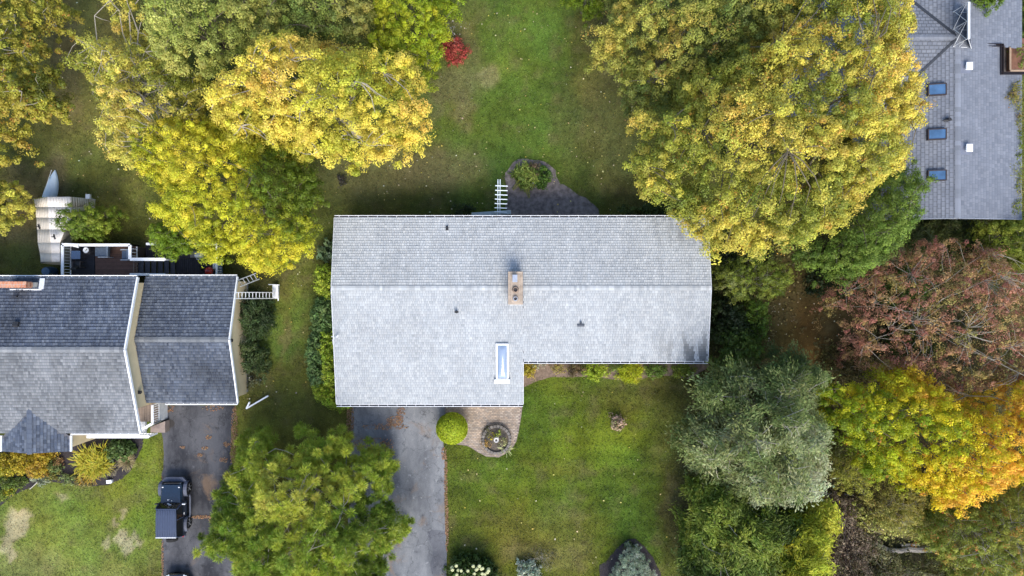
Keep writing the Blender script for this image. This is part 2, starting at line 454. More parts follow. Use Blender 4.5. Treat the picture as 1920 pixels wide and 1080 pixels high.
def sheet(name, poly, mat, z, label, edge=0.25, step=0.25, wob=0.12, rise=0.0):
    """a ground sheet with a slightly wandering edge"""
    P = []
    n = len(poly); w_ = WP(poly)
    for i in range(n):
        a, b = w_[i], w_[(i + 1) % n]; k = max(1, int(np.linalg.norm(b - a) / step))
        for j in range(k):
            p = a + (b - a) * j / k
            d = np.array([fbm(p[0] * 1.3, p[1] * 1.3, 5, 3) - 0.5, fbm(p[0] * 1.3, p[1] * 1.3, 9, 3) - 0.5]) * 2 * wob
            P.append(p + d)
    mb = MB(); mb.prism([tuple(p) for p in P], -0.02, z)
    o = mb.build(name, mat, origin=(w_[:, 0].mean(), w_[:, 1].mean(), 0)); tag(o, label, kind='structure'); return o, np.array(P)

def asphalt(name, dark, light, patchy):
    m, n, b = _new(name); pos = _geo(n)
    def mixc(a, bcol, fac):
        mx = n.nodes.new('ShaderNodeMix'); mx.data_type = 'RGBA'
        n.links.new(fac, mx.inputs[0])
        (n.links.new(a, mx.inputs[6]) if hasattr(a, 'is_linked') else setattr(mx.inputs[6], 'default_value', (*a, 1)))
        mx.inputs[7].default_value = (*bcol, 1); return mx.outputs[2]
    def ramp(src, lo, hi):
        mp = n.nodes.new('ShaderNodeMapRange'); mp.inputs[1].default_value = lo; mp.inputs[2].default_value = hi
        n.links.new(src, mp.inputs[0]); return mp.outputs[0]
    mapn = n.nodes.new('ShaderNodeMapping'); mapn.inputs['Scale'].default_value = (1.0, 0.45, 1.0); n.links.new(pos, mapn.inputs[0])
    a = _noise(n, 0.55, 6, 0.62, mapn.outputs[0]); c2 = _noise(n, 2.6, 5, 0.65, pos); f = _noise(n, 42, 3, 0.7, pos)
    col = mixc(dark, light, ramp(a.outputs[0], 0.5 - patchy, 0.5 + patchy))
    d = _noise(n, 1.1, 5, 0.7, pos)
    col = mixc(col, tuple(x * 0.55 for x in dark), ramp(d.outputs[0], 0.58, 0.72))
    col = mixc(col, tuple(min(1, x * 1.25) for x in light), ramp(c2.outputs[0], 0.60, 0.74))
    e = _noise(n, 0.42, 6, 0.68, pos); e.inputs['Distortion'].default_value = 0.8
    ef = ramp(e.outputs[0], 0.565, 0.68); em = n.nodes.new('ShaderNodeMath'); em.operation = 'MULTIPLY'; em.inputs[1].default_value = 0.7; n.links.new(ef, em.inputs[0])
    col = mixc(col, (0.17, 0.115, 0.075), em.outputs[0])
    vo = n.nodes.new('ShaderNodeTexVoronoi'); vo.feature = 'DISTANCE_TO_EDGE'; vo.inputs['Scale'].default_value = 0.45
    wob_ = _noise(n, 1.6, 4, 0.6, pos); va = n.nodes.new('ShaderNodeVectorMath'); va.operation = 'ADD'; n.links.new(pos, va.inputs[0]); n.links.new(wob_.outputs['Color'], va.inputs[1]); n.links.new(va.outputs[0], vo.inputs['Vector'])
    cr = ramp(vo.outputs[0], 0.012, 0.0); cm = n.nodes.new('ShaderNodeMath'); cm.operation = 'MULTIPLY'; cm.inputs[1].default_value = 0.6; n.links.new(cr, cm.inputs[0])
    col = mixc(col, tuple(x * 0.45 for x in dark), cm.outputs[0])
    mx = n.nodes.new('ShaderNodeMix'); mx.data_type = 'RGBA'; mx.blend_type = 'MULTIPLY'; mx.inputs[0].default_value = 1
    mp = n.nodes.new('ShaderNodeMapRange'); mp.inputs[1].default_value = 0.3; mp.inputs[2].default_value = 0.7; mp.inputs[3].default_value = 0.70; mp.inputs[4].default_value = 1.22
    n.links.new(f.outputs[0], mp.inputs[0]); n.links.new(col, mx.inputs[6]); n.links.new(mp.outputs[0], mx.inputs[7])
    n.links.new(mx.outputs[2], b.inputs['Base Color']); b.inputs['Roughness'].default_value = 0.85; b.inputs['Specular IOR Level'].default_value = 0.3
    return m
M_ASPH_A = asphalt('dark_sealed_asphalt', (0.023, 0.024, 0.030), (0.085, 0.086, 0.094), 0.10)
M_ASPH_B = asphalt('faded_asphalt', (0.090, 0.096, 0.108), (0.205, 0.212, 0.222), 0.13)
M_PATCH = asphalt('fresh_asphalt', (0.070, 0.074, 0.088), (0.15, 0.155, 0.17), 0.13)
M_MULCH = plain('bark_mulch', (0.030, 0.025, 0.028), 0.95, var=0.5, scale=14, bump=1.0, bscale=30)
M_SOIL = plain('grey_bed_soil', (0.150, 0.128, 0.122), 0.95, var=0.5, scale=3, bump=1.0, bscale=25)
M_SOIL2 = plain('brown_bed_soil', (0.16, 0.115, 0.085), 0.95, var=0.35, scale=6, bump=1.0, bscale=25)

drvA, PA = sheet('driveway', DRIVE_A, M_ASPH_A, 0.012, 'dark sealed asphalt driveway with the dark off-road car on it', wob=0.16)
drvB, PB = sheet('driveway', DRIVE_B, M_ASPH_B, 0.012, 'faded grey asphalt driveway leading to the pale-roofed house', wob=0.10)
patB, _ = sheet('asphalt_patch', [(801, 997), (836, 995), (838, 1110), (818, 1110), (808, 1060), (812, 1030)], M_PATCH, 0.016, 'darker strip of newer asphalt at the foot of the grey driveway', wob=0.18)
bed1, P1 = sheet('mulch_bed', BED_LEFT, M_MULCH, 0.03, 'curved black mulch bed in front of the dark-roofed house')
bed2, P2 = sheet('soil_bed', BED_REAR, M_SOIL, 0.03, 'grey earth bed with a rounded tip behind the pale-roofed house', wob=0.34)
bed3, P3 = sheet('soil_bed', BED_FRONT, M_SOIL2, 0.03, 'brown earth bed under the front eave of the pale-roofed house')
bed4, P4 = sheet('mulch_bed', BED_SPRUCE, M_MULCH, 0.03, 'pointed dark mulch bed round the small blue spruce')
patio, P5 = sheet('patio', PATIO, plain('paver_bedding', (0.20, 0.16, 0.14), 0.95, var=0.2, scale=8, bump=0.4), 0.02, 'rounded brick paved patio beside the ball shrub', wob=0.05)

# pavers: about four pixels each, laid in running bond, joined into one part
mb = MB()
PWd = np.array(P5); x0, y0 = PWd.min(0); x1, y1 = PWd.max(0)
bw, bh = 0.215, 0.112
cent = []
for r in range(int((y1 - y0) / bh) + 1):
    for c in range(int((x1 - x0) / bw) + 2):
        cent.append((x0 + (c + (0.5 if r % 2 else 0.0)) * bw, y0 + (r + 0.5) * bh))
cent = np.array(cent)
ok = inside(PWd, cent) & (edist(PWd, cent) > 0.08)
pc = W(931, 823)
ok &= np.hypot(cent[:, 0] - pc.x, cent[:, 1] - pc.y) > 0.95
for x, y in cent[ok]:
    k = 0.75 + 0.5 * random.random(); t = random.random(); g = fbm(x * 0.9, y * 0.9, 77, 3)
    base = Vector((0.36, 0.28, 0.21)) * (1 - t) + Vector((0.31, 0.265, 0.22)) * t
    cc = tuple(base * k * (0.55 + 0.8 * float(g)))
    mb.box((x, y, 0.03 + 0.004 * random.random()), (bw - 0.022, bh - 0.018, 0.05), None, cc)
tag(mb.build('paver', M_BRICK, patio, tint=True), kind='stuff')

# ================================================================ grass blades, fallen leaves
def grass():
    zone = WP([(-40, -40), (1960, -40), (1960, 1120), (-40, 1120)])
    P = scatter(zone, 105)
    keep = np.ones(len(P), bool)
    for poly in (PA, PB, P5): keep &= ~inside(poly, P)
    for poly in (P1, P2, P3, P4): keep &= ~(inside(poly, P) & (edist(poly, P) > .22 * rng.random(len(P))))
    for poly in (HOUSE_MAIN_FOOT, HOUSE_LEFT_FOOT, HOUSE_RIGHT_FOOT): keep &= ~inside(np.array(poly), P)
    wd = inside(WP(WOODS), P); keep &= ~(wd & (rng.random(len(P)) < 0.35))
    P = P[keep]; n = len(P)
    col = ground_colour(P[:, 0], P[:, 1])
    bare = col[:, 0] > col[:, 1] * 1.12
    sel = ~(bare & (rng.random(n) < 0.6)); P = P[sel]; col = col[sel]; n = len(P)
    col = jitcol(col * 1.25, 0.30, 0.08)
    A = unit(np.c_[rng.normal(0, 1, (n, 2)), 0.35 + 0.5 * rng.random(n)])
    N = unit(np.c_[rng.normal(0, 0.5, (n, 2)), np.ones(n)])
    s = 0.09 + 0.07 * rng.random(n)
    P3_ = np.c_[P, 0.02 + 0.03 * rng.random(n)]
    o = leaf_mesh('grass', P3_, A, N, s, 0.32, col, M_LEAF, None, (0, 0, 0), fold=0.02)
    tag(o, 'short green grass growing across the lawns', 'grass', kind='stuff')

def litter(name, label, spots, pal, size=(0.06, 0.11), z=0.03):
    Ps = []
    for px, py, rx, ry, num in spots:
        c = W(px, py); n = num
        r = np.sqrt(rng.random(n)); t = rng.random(n) * 2 * math.pi
        Ps.append(np.c_[c.x + r * np.cos(t) * rx * H / FOC, c.y + r * np.sin(t) * ry * H / FOC])
    P = np.concatenate(Ps); n = len(P)
    A = unit(np.c_[rng.normal(0, 1, (n, 2)), rng.normal(0, 0.15, n)]); N = unit(np.c_[rng.normal(0, 0.3, (n, 2)), np.ones(n)])
    col = jitcol(pick(pal, rng.random(n)), 0.2)
    s = size[0] + (size[1] - size[0]) * rng.random(n)
    o = leaf_mesh(name, np.c_[P, z + 0.02 * rng.random(n)], A, N, s, 0.75, col, M_LEAF, None, (0, 0, 0), 0.05)
    tag(o, label, 'leaf litter', kind='stuff')
# ================================================================ houses
def slab(mb, pts, th):
    pts = [Vector(p) for p in pts]
    n = (pts[1] - pts[0]).cross(pts[-1] - pts[0]).normalized()
    if n.z < 0: n = -n
    low = [p - n * th for p in pts]
    k = len(pts); i = len(mb.v)
    mb.v += [tuple(p) for p in low] + [tuple(p) for p in pts]
    mb.f.append(tuple(range(i, i + k))[::-1]); mb.f.append(tuple(range(i + k, i + 2 * k)))
    for a in range(k):
        b = (a + 1) % k
        mb.f.append((i + a, i + b, i + k + b, i + k + a))
    mb.c += [(1, 1, 1)] * (2 * k)

def shingles(mb, O, U, V, course, tabw, pal, keep=None, butt=0.022, gap=0.012, var=0.12, patch=0.15, seed=0, stain_shade=None, regular=False, band=.74):
    """courses of tabs over the parallelogram O + s U + t V, eave along U, each tab lapping over the one below"""
    O = Vector(O); U = Vector(U); V = Vector(V); Lu, Lv = U.length, V.length
    u = U / Lu; v = V / Lv; nrm = u.cross(v)
    if nrm.z < 0: nrm = -nrm
    rows = int(Lv / course); course = Lv / rows
    for r in range(rows):
        s = -tabw * random.random() if not regular else -tabw * (0.5 if r % 2 else 0)
        while s < Lu:
            wd = tabw * (0.65 + 0.7 * random.random()) if not regular else tabw
            a = max(s, 0) ; b = min(s + wd - gap, Lu); s += wd
            if b - a < 0.03: continue
            mid = O + u * ((a + b) / 2) + v * ((r + 0.5) * course)
            if keep and not keep(mid, (a + b) / 2, (r + 0.5) * course): continue
            t = random.random(); base = pick(pal, np.array([t]))[0]
            k = 1 + var * random.gauss(0, 1) + patch * 2 * (float(fbm(mid.x * 0.35, mid.y * 0.35, 50 + seed, 3)) - 0.5)
            if stain_shade: k *= stain_shade(mid)
            col = tuple(base * max(0.25, k))
            h = butt * (0.7 + 0.6 * random.random())
            p0 = O + u * a + v * (r * course); p1 = O + u * b + v * (r * course)
            q0 = O + u * a + v * ((r + 1) * course + 0.02); q1 = O + u * b + v * ((r + 1) * course + 0.02)
            i = len(mb.v)
            # each tab's darker upper quarter paints the shadow gap between courses into its tint
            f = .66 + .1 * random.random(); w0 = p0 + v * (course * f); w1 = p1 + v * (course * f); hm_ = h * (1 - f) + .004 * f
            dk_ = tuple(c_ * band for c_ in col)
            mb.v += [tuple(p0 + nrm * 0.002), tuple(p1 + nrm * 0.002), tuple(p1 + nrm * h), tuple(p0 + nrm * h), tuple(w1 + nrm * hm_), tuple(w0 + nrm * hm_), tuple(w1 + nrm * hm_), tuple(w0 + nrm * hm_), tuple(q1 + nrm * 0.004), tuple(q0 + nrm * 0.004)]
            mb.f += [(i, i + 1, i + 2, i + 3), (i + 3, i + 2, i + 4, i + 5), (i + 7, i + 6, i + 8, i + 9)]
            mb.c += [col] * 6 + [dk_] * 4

def ridge_caps(mb, a, b, half, drop, pal, step=0.17):
    a = Vector(a); b = Vector(b); L = (b - a).length; d = (b - a) / L
    side = Vector((-d.y, d.x, 0)).normalized(); n = int(L / step)
    for k in range(n):
        p = a + d * (k * L / n); q = a + d * ((k + 1.15) * L / n)
        col = tuple(pick(pal, np.array([random.random()]))[0] * (0.85 + 0.3 * random.random()))
        zl = Vector((0, 0, 0.035)); zh = Vector((0, 0, 0.052)); dn = Vector((0, 0, -drop))
        mb.face([p + zh, q + zl, q + zl + side * half + dn, p + zh + side * half + dn], col)
        mb.face([p + zh, p + zh - side * half + dn, q + zl - side * half + dn, q + zl], col)

def gutter(parent, a, b, out, mat=None, straps=True, step=0.62, depth=0.10, wide=0.13, lip=0.024):
    """open trough along an eave from a to b; out is the unit direction away from the wall"""
    mat = mat or M_WHITE
    a = Vector(a); b = Vector(b); out = Vector(out); up = Vector((0, 0, 1))
    mb = MB()
    mb.beam(a + out * (wide + lip / 2) - up * depth / 2, b + out * (wide + lip / 2) - up * depth / 2, lip, depth)
    mb.beam(a + out * 0.012 - up * (depth / 2 + 0.01), b + out * 0.012 - up * (depth / 2 + 0.01), 0.02, depth)
    mb.beam(a + out * (wide / 2 + 0.01) - up * (depth + 0.01), b + out * (wide / 2 + 0.01) - up * (depth + 0.01), wide + 0.03, 0.015)
    g = mb.build('gutter', mat, parent)
    m2 = MB(); m2.beam(a + out * (wide / 2 + 0.012) - up * (depth - 0.018), b + out * (wide / 2 + 0.012) - up * (depth - 0.018), wide - 0.03, 0.03)  # dark strip along the trough: silt, with the trough's shade in its colour
    m2.build('gutter_silt_shade', M_GUTTER_DIRT_SHADE, g)
    if straps:
        L = (b - a).length; n = int(L / step)
        for k in range(n + 1):
            p = a + (b - a) * ((k + 0.5) / (n + 1))
            m3 = MB(); m3.beam(p - up * 0.012, p + out * (wide + 0.01) - up * 0.012, 0.022, 0.012)
            m3.build('gutter_strap', mat, g)
    return g

def siding(mb, p, q, z0, zt, out, board=0.13, th=0.02):
    """lapped boards on a wall from p to q (xy), zt(t) gives the wall top at fraction t"""
    p = Vector((p[0], p[1], 0)); q = Vector((q[0], q[1], 0)); o = Vector((out[0], out[1], 0))
    zmax = max(zt(t / 40) for t in range(41)); z = z0
    while z < zmax - 0.02:
        z1 = z + board; ts = [t / 80 for t in range(81) if zt(t / 80) >= min(z1, zmax) - board * 0.5]
        if ts:
            a = p + (q - p) * ts[0]; b = p + (q - p) * ts[-1]
            lo = Vector((0, 0, z)); hi = Vector((0, 0, min(z1, zmax)))
            mb.face([a + lo + o * th, b + lo + o * th, b + hi + o * 0.003, a + hi + o * 0.003])
            mb.face([a + lo, b + lo, b + lo + o * th, a + lo + o * th])
        z = z1

def window(parent, c, wd, ht, axis, out, name='window'):
    """framed window on a wall; axis unit along the wall, out unit outward"""
    c = Vector(c); ax = Vector(axis); o = Vector(out); up = Vector((0, 0, 1)); f = MB(); t = 0.07
    for s in (-1, 1):
        f.beam(c + ax * s * (wd / 2) - up * (ht / 2 + t / 2) + o * 0.045, c + ax * s * (wd / 2) + up * (ht / 2 + t / 2) + o * 0.045, t, 0.05, up=tuple(o))
        f.beam(c - ax * (wd / 2 - t / 2) + up * s * ht / 2 + o * 0.043, c + ax * (wd / 2 - t / 2) + up * s * ht / 2 + o * 0.043, 0.05, t)
    wv = f.build(name, M_WHITE, parent)
    g = MB(); g.beam(c - ax * wd / 2 + o * 0.03, c + ax * wd / 2 + o * 0.03, 0.01, ht); g.build('pane', M_GLASS, wv)
    return wv

# ---------------------------------------------------------------- the house in the middle
PAL_MAIN = [(0.315, 0.335, 0.348), (0.34, 0.358, 0.368), (0.36, 0.375, 0.381), (0.39, 0.402, 0.402), (0.33, 0.35, 0.361)]
XL, XM, XR = -11.48, 0.72, 12.66
ZR, PT = 4.0, 0.17
YB, YF, YG = 4.54, -4.73, -7.60
zy = lambda y: ZR - PT * abs(y)
HOUSE_MAIN_FOOT = [(-11.3, YB - 0.2), (12.5, YB - 0.2), (12.5, YF + 0.2), (0.6, YF + 0.2), (0.6, YG + 0.2), (-11.3, YG + 0.2)]
hm = thing('bungalow', 'long low house in the middle with pale grey shingle roof and central chimney', 'house', (0.6, 0, 0))
mb = MB()
inn = 0.25
foot = [(XL + inn, YB - 0.4), (XL + inn, YG + 0.4), (XM - inn, YG + 0.4), (XM - inn, YF + 0.4), (XR - inn, YF + 0.4), (XR - inn, YB - 0.4)]
for a, b in zip(foot, foot[1:] + foot[:1]):
    d = Vector((b[0] - a[0], b[1] - a[1], 0)); n_ = Vector((d.y, -d.x, 0)).normalized()
    zl = lambda t, a=a, b=b: zy(a[1] + (b[1] - a[1]) * t) - 0.22
    # wall polygon, with the ridge point where it crosses the middle
    pts = [(a[0], a[1], 0), (b[0], b[1], 0), (b[0], b[1], zy(b[1]) - 0.2)]
    if a[1] * b[1] < 0: pts.append((a[0], 0, ZR - 0.2))
    pts.append((a[0], a[1], zy(a[1]) - 0.2))
    mb.face(pts)
    siding(mb, a, b, 0.35, zl, n_)
hm_wall = mb.build('wall', M_CREAM2, hm)
window(hm, (-6.5, YG + 0.4, 1.15), 4.6, 2.1, (1, 0, 0), (0, -1, 0), 'garage_door')
for x in (3.5, 6.6, 9.8): window(hm, (x, YF + 0.4, 1.75), 1.5, 1.1, (1, 0, 0), (0, -1, 0))
for x in (-8.5, -4.5, 1.5, 6.0, 10.0): window(hm, (x, YB - 0.4, 1.8), 1.4, 1.1, (1, 0, 0), (0, 1, 0))
for y in (-3.0, 2.4): window(hm, (XL + inn, y, 1.8), 1.2, 1.1, (0, 1, 0), (-1, 0, 0))
window(hm, (XR - inn, -1.5, 1.8), 1.2, 1.1, (0, 1, 0), (1, 0, 0))
mb = MB()
slab(mb, [(XL, YB, zy(YB)), (XR, YB, zy(YB)), (XR, 0, ZR), (XL, 0, ZR)], 0.16)
slab(mb, [(XL, YF, zy(YF)), (XR, YF, zy(YF)), (XR, 0.0, ZR), (XL, 0.0, ZR)][::-1], 0.16)
slab(mb, [(XL, YG, zy(YG)), (XM, YG, zy(YG)), (XM, YF - 0.001, zy(YF)), (XL, YF - 0.001, zy(YF))][::-1], 0.16)
roof = mb.build('roof', M_DECKING, hm)
mb = MB()
def st_main(p):
    k = 1.0
    # dark streaks where the big maple drips on the right-hand end
    if p.x > 8.5 and (p.y > 2.4 or p.y < -2.6):
        wgt = min(1, (p.x - 8.5) / 3.2) * min(1, (abs(p.y) - 2.4) / 1.4)
        streak = float(vnoise(p.x * 5.2 + p.y * .4, p.y * 0.42, 61)); s2 = float(vnoise(p.x * 2.1, p.y * 0.3, 66))
        k *= 1 - 0.62 * wgt * max(0, min(1, (.75 * streak + .25 * s2 - 0.46) * 5.0))
    # faint run-down streaks everywhere, stronger below the chimney and vents
    k *= 1 + .10 * (float(vnoise(p.x * 2.6, p.y * .22, 88)) - .5)
    for (vx, vy, s_) in ((W(966, 560, 4).x, -1.1, .12), (W(856, 585, 3.9).x, -1.6, .10), (W(1089, 610, 3.8).x, -2.4, .10), (W(938, 715, 3.4).x, -6.0, .10)):
        if p.y < vy and abs(p.x - vx) < .55: k *= 1 - s_ * (1 - abs(p.x - vx) / .55) * math.exp((p.y - vy) * .5)
    return k
Vb = Vector((0, -YB, ZR - zy(YB)))
shingles(mb, (XL, YB, zy(YB)), (XR - XL, 0, 0), Vb, 0.165, 0.16, PAL_MAIN, seed=1, stain_shade=st_main, patch=0.07, butt=0.034, var=.05, band=.83)
shingles(mb, (XL, YG, zy(YG)), (XM - XL, 0, 0), (0, -YG, ZR - zy(YG)), 0.165, 0.16, PAL_MAIN, seed=2, stain_shade=st_main, patch=0.06, var=.05, band=.88)
shingles(mb, (XM, YF, zy(YF)), (XR - XM, 0, 0), (0, -YF, ZR - zy(YF)), 0.165, 0.16, PAL_MAIN, seed=3, stain_shade=st_main, patch=0.06, var=.05, band=.88)
ridge_caps(mb, (XL, 0, ZR), (XR, 0, ZR), 0.15, 0.022, PAL_MAIN)
tag(mb.build('shingle', M_SHINGLE, roof, tint=True), kind='stuff')
# fascia and verge trim
for x, s in ((XL, -1), (XR, 1)):
    xx = x + s * 0.016
    for ye in (YB, YG if s < 0 else YF):
        mb = MB(); mb.beam((xx, ye, zy(ye) - 0.07), (xx, 0, ZR - 0.07), 0.028, 0.17); mb.build('verge_trim', M_WHITE2, hm)
mb = MB(); mb.beam((XM + 0.022, YG, zy(YG) - 0.07), (XM + 0.022, YF - 0.03, zy(YF) - 0.07), 0.028, 0.17)
mb.build('verge_trim', M_WHITE2, hm)
gutter(hm, (XL, YB + 0.005, zy(YB) + 0.02), (XR, YB + 0.005, zy(YB) + 0.02), (0, 1, 0))
gutter(hm, (XL, YG - 0.005, zy(YG) + 0.02), (XM, YG - 0.005, zy(YG) + 0.02), (0, -1, 0))
gutter(hm, (XM + 0.05, YF - 0.005, zy(YF) + 0.02), (XR, YF - 0.005, zy(YF) + 0.02), (0, -1, 0))

# chimney: brick stack, stone cap, flues
zc = 4.95
ca_ = W(952.5, 509, zc); cb_ = W(980.5, 571, zc)
cx, cy = (ca_.x + cb_.x) / 2, (ca_.y + cb_.y) / 2; cw, cl = cb_.x - ca_.x, ca_.y - cb_.y
mb = MB(); mb.box((cx, cy, (3.2 + zc - 0.12) / 2), (cw - 0.14, cl - 0.14, zc - 0.12 - 3.2))
chim = mb.build('chimney', M_MORTAR, hm)
brick_me = {}
def bricks(parent, cx, cy, bw_, bl_, z0, z1, pal, bl=0.2, bh=0.075):
    """a ring of bricks course by course, each its own piece"""
    r = 0; z = z0
    while z + bh < z1 + 0.01:
        off = 0.5 * bl if r % 2 else 0
        for side in range(4):
            L = bw_ if side % 2 == 0 else bl_
            n = max(1, round(L / bl)); st = L / n
            for k in range(n):
                s = -L / 2 + (k + 0.5) * st
                if side == 0: c = (cx + s, cy - bl_ / 2, z + bh / 2); sz = (st - 0.02, 0.10, bh - 0.015)
                elif side == 2: c = (cx + s, cy + bl_ / 2, z + bh / 2); sz = (st - 0.02, 0.10, bh - 0.015)
                elif side == 1: c = (cx + bw_ / 2, cy + s, z + bh / 2); sz = (0.10, st - 0.02, bh - 0.015)
                else: c = (cx - bw_ / 2, cy + s, z + bh / 2); sz = (0.10, st - 0.02, bh - 0.015)
                key = (round(sz[0], 3), round(sz[1], 3), id(pal), random.randrange(4))
                if key not in brick_me:
                    m_ = MB(); m_.box((0, 0, 0), sz, None, tuple(pick(pal, np.array([random.random()]))[0]))
                    o = m_.build('brick', M_BRICK, parent, tint=True)
                    me_ = o.data
                    V_ = np.zeros(24, np.float32); me_.vertices.foreach_get('co', V_)
                    V_ = V_.reshape(8, 3) + np.array(ORG[parent.name]); me_.vertices.foreach_set('co', V_.ravel().astype(np.float32))
                    brick_me[key] = me_
                else:
                    o = bpy.data.objects.new('brick', brick_me[key]); C.objects.link(o); o.parent = parent
                o.location = Vector(c) - ORG[parent.name]
        z += bh; r += 1
PAL_TAN = [(0.36, 0.22, 0.15), (0.42, 0.30, 0.21), (0.30, 0.19, 0.14)]
PAL_RED = [(0.42, 0.17, 0.09), (0.50, 0.23, 0.13), (0.36, 0.14, 0.08), (0.46, 0.27, 0.18)]
bricks(chim, cx, cy, cw - 0.20, cl - 0.20, zc - 0.12 - 0.075 * 9, zc - 0.12, PAL_TAN)
mb = MB()
mb.prism([(cx - cw / 2, cy - cl / 2), (cx + cw / 2, cy - cl / 2), (cx + cw / 2, cy + cl / 2), (cx - cw / 2, cy + cl / 2)], zc - 0.12, zc)
mb.prism([(cx - cw * .34, cy - cl * .42), (cx + cw * .34, cy - cl * .42), (cx + cw * .34, cy + cl * .42), (cx - cw * .34, cy + cl * .42)], zc - 0.01, zc + 0.035)
mb.build('cap', M_CONCRETE, chim, bevel=0.02)
p = W(965.5, 522, zc + .25)
mb = MB(); mb.box((p.x, p.y, zc + 0.12), (0.26, 0.34, 0.2)); mb.box((p.x, p.y, zc + 0.26), (0.30, 0.46, 0.05)); mb.build('flue_cowl', M_STEEL, chim)
for py_, r in ((543, 0.16), (560, 0.13)):
    p = W(966.5, py_, zc + .05)
    mb = MB(); mb.lathe((p.x, p.y, zc + 0.03), [(r + .05, 0), (r + .05, 0.05), (r, 0.17), (r - 0.03, 0.17), (r - 0.04, 0.02)], 14)
    f = mb.build('flue', plain('clay_flue', (0.22, 0.16, 0.12), 0.9, var=0.3) if py_ == 543 else M_STEEL, chim)
    mb = MB(); mb.lathe((p.x, p.y, zc + 0.06), [(r - 0.035, 0), (r - 0.035, 0.05)], 14); mb.build('soot', M_FLUE, f)
mb = MB()   # flashing round the foot of the stack
for dx, dy, sx, sy in ((cw / 2 + .01, 0, .06, cl), (-cw / 2 - .01, 0, .06, cl)):
    mb.beam((cx + dx, cy - cl / 2, zy(cy - cl / 2) + .03), (cx + dx, 0, ZR + 0.06), sx, 0.02)
    mb.beam((cx + dx, cy + cl / 2, zy(cy + cl / 2) + .03), (cx + dx, 0, ZR + 0.06), sx, 0.02)
mb.build('flashing', plain('dull_lead_flashing', (.20, .21, .23), .7), chim)

# skylight on the front slope
def skylight(parent, c4, z_of, up_h, frame_w, fm, label=None, dome=0.0, glass=None):
    """c4: four plan corners, glazed box standing up_h above the slope"""
    mb = MB(); outer = [Vector((p[0], p[1], z_of(p) + up_h)) for p in c4]; cen = sum(outer, Vector()) / 4
    inner = []
    for p in outer:
        d = cen - p
        inner.append(p + Vector((math.copysign(frame_w, d.x), math.copysign(frame_w, d.y), 0)) )
    for p in inner: p.z = cen.z + (p.y - cen.y) * ((outer[2].z - outer[1].z) / (outer[2].y - outer[1].y) if abs(outer[2].y - outer[1].y) > .01 else 0) + (p.x - cen.x) * ((outer[1].z - outer[0].z) / (outer[1].x - outer[0].x) if abs(outer[1].x - outer[0].x) > .01 else 0)
    for k in range(4):
        a, b = outer[k], outer[(k + 1) % 4]; ia, ib = inner[k], inner[(k + 1) % 4]
        mb.face([a, b, ib, ia])
        mb.face([a, a - Vector((0, 0, up_h + 0.1)), b - Vector((0, 0, up_h + 0.1)), b])
        mb.face([ia, ib, ib - Vector((0, 0, 0.08)), ia - Vector((0, 0, 0.08))])
    sk = mb.build('skylight', fm, parent)
    if label: sk['label'] = label
    g = MB(); n = 10; m = 16
    for i in range(n + 1):
        for j in range(m + 1):
            s, t = i / n, j / m
            p = (inner[0] * (1 - s) + inner[1] * s) * (1 - t) + (inner[3] * (1 - s) + inner[2] * s) * t
            hgt = dome * (1 - (2 * s - 1) ** 2) ** 0.75 * (1 - (2 * t - 1) ** 4) ** 0.8
            g.v.append((p.x, p.y, p.z - 0.03 + hgt)); g.c.append((1, 1, 1))
    for i in range(n):
        for j in range(m):
            a = i * (m + 1) + j; g.f.append((a, a + m + 1, a + m + 2, a + 1))
    g.build('glass', glass or M_DOMEGLASS, sk, smooth=True)
    return sk
M_DOMEGLASS = plain('blue_skylight_glass', (0.22, 0.28, 0.38), 0.12, var=0.05, spec=0.8, coat=0.8)
a = W(929.5, 645, 3.75); b = W(953.5, 713, 3.35)
ctr = [(a.x, b.y), (b.x, b.y), (b.x, a.y), (a.x, a.y)]
sk = skylight(hm, ctr, lambda p: zy(p[1]), 0.17, 0.10, M_WHITE, dome=0.16)
mb = MB(); mb.beam((a.x - 0.10, b.y - 0.10, zy(b.y) + 0.14), (b.x + 0.10, b.y - 0.10, zy(b.y) + 0.14), 0.26, 0.2); mb.build('apron', M_WHITE, sk)

def zfront(px, py, pitch=PT, ridge=ZR):
    z = 3.5
    for _ in range(6): z = ridge - pitch * abs(W(px, py, z).y)
    return z
# plumbing vents
def vent_pipe(parent, px, py, z, h=0.35, r=0.055, plate=(0.3, 0.3), slope=(0, 0), mat=None):
    p = W(px, py, z)
    mb = MB(); mb.box((p.x, p.y, z + 0.03), (plate[0], plate[1], 0.03), Matrix.Rotation(math.atan(slope[1]), 3, 'X') @ Matrix.Rotation(-math.atan(slope[0]), 3, 'Y'))
    mb.tube([(p.x, p.y, z - 0.05), (p.x, p.y, z + 0.08), (p.x, p.y, z + h)], [r * 1.6, r * 1.3, r], 10)
    return mb.build('vent_pipe', mat or M_BLACK, parent)
vent_pipe(hm, 856, 585, zfront(856, 585), 0.38, 0.07, (0.26, 0.10), (0, PT))
p = W(1089, 610, zfront(1089, 610)); zz = zy(p.y)
mb = MB(); mb.box((p.x, p.y, zz + 0.06), (0.46, 0.14, 0.09), Matrix.Rotation(math.atan(PT), 3, 'X')); mb.tube([(p.x, p.y + .16, zz), (p.x, p.y + .16, zz + .26)], [0.075, 0.06], 10)
mb.build('vent_pipe', plain('dark_vent', (0.05, 0.06, 0.08), 0.6), hm)
p = W(838.5, 428, zfront(838, 428)); zz = zy(p.y)
mb = MB(); mb.box((p.x, p.y, zz + 0.06), (0.16, 0.26, 0.12), Matrix.Rotation(-math.atan(PT), 3, 'X')); mb.build('roof_vent', M_BLACK, hm, bevel=0.01)
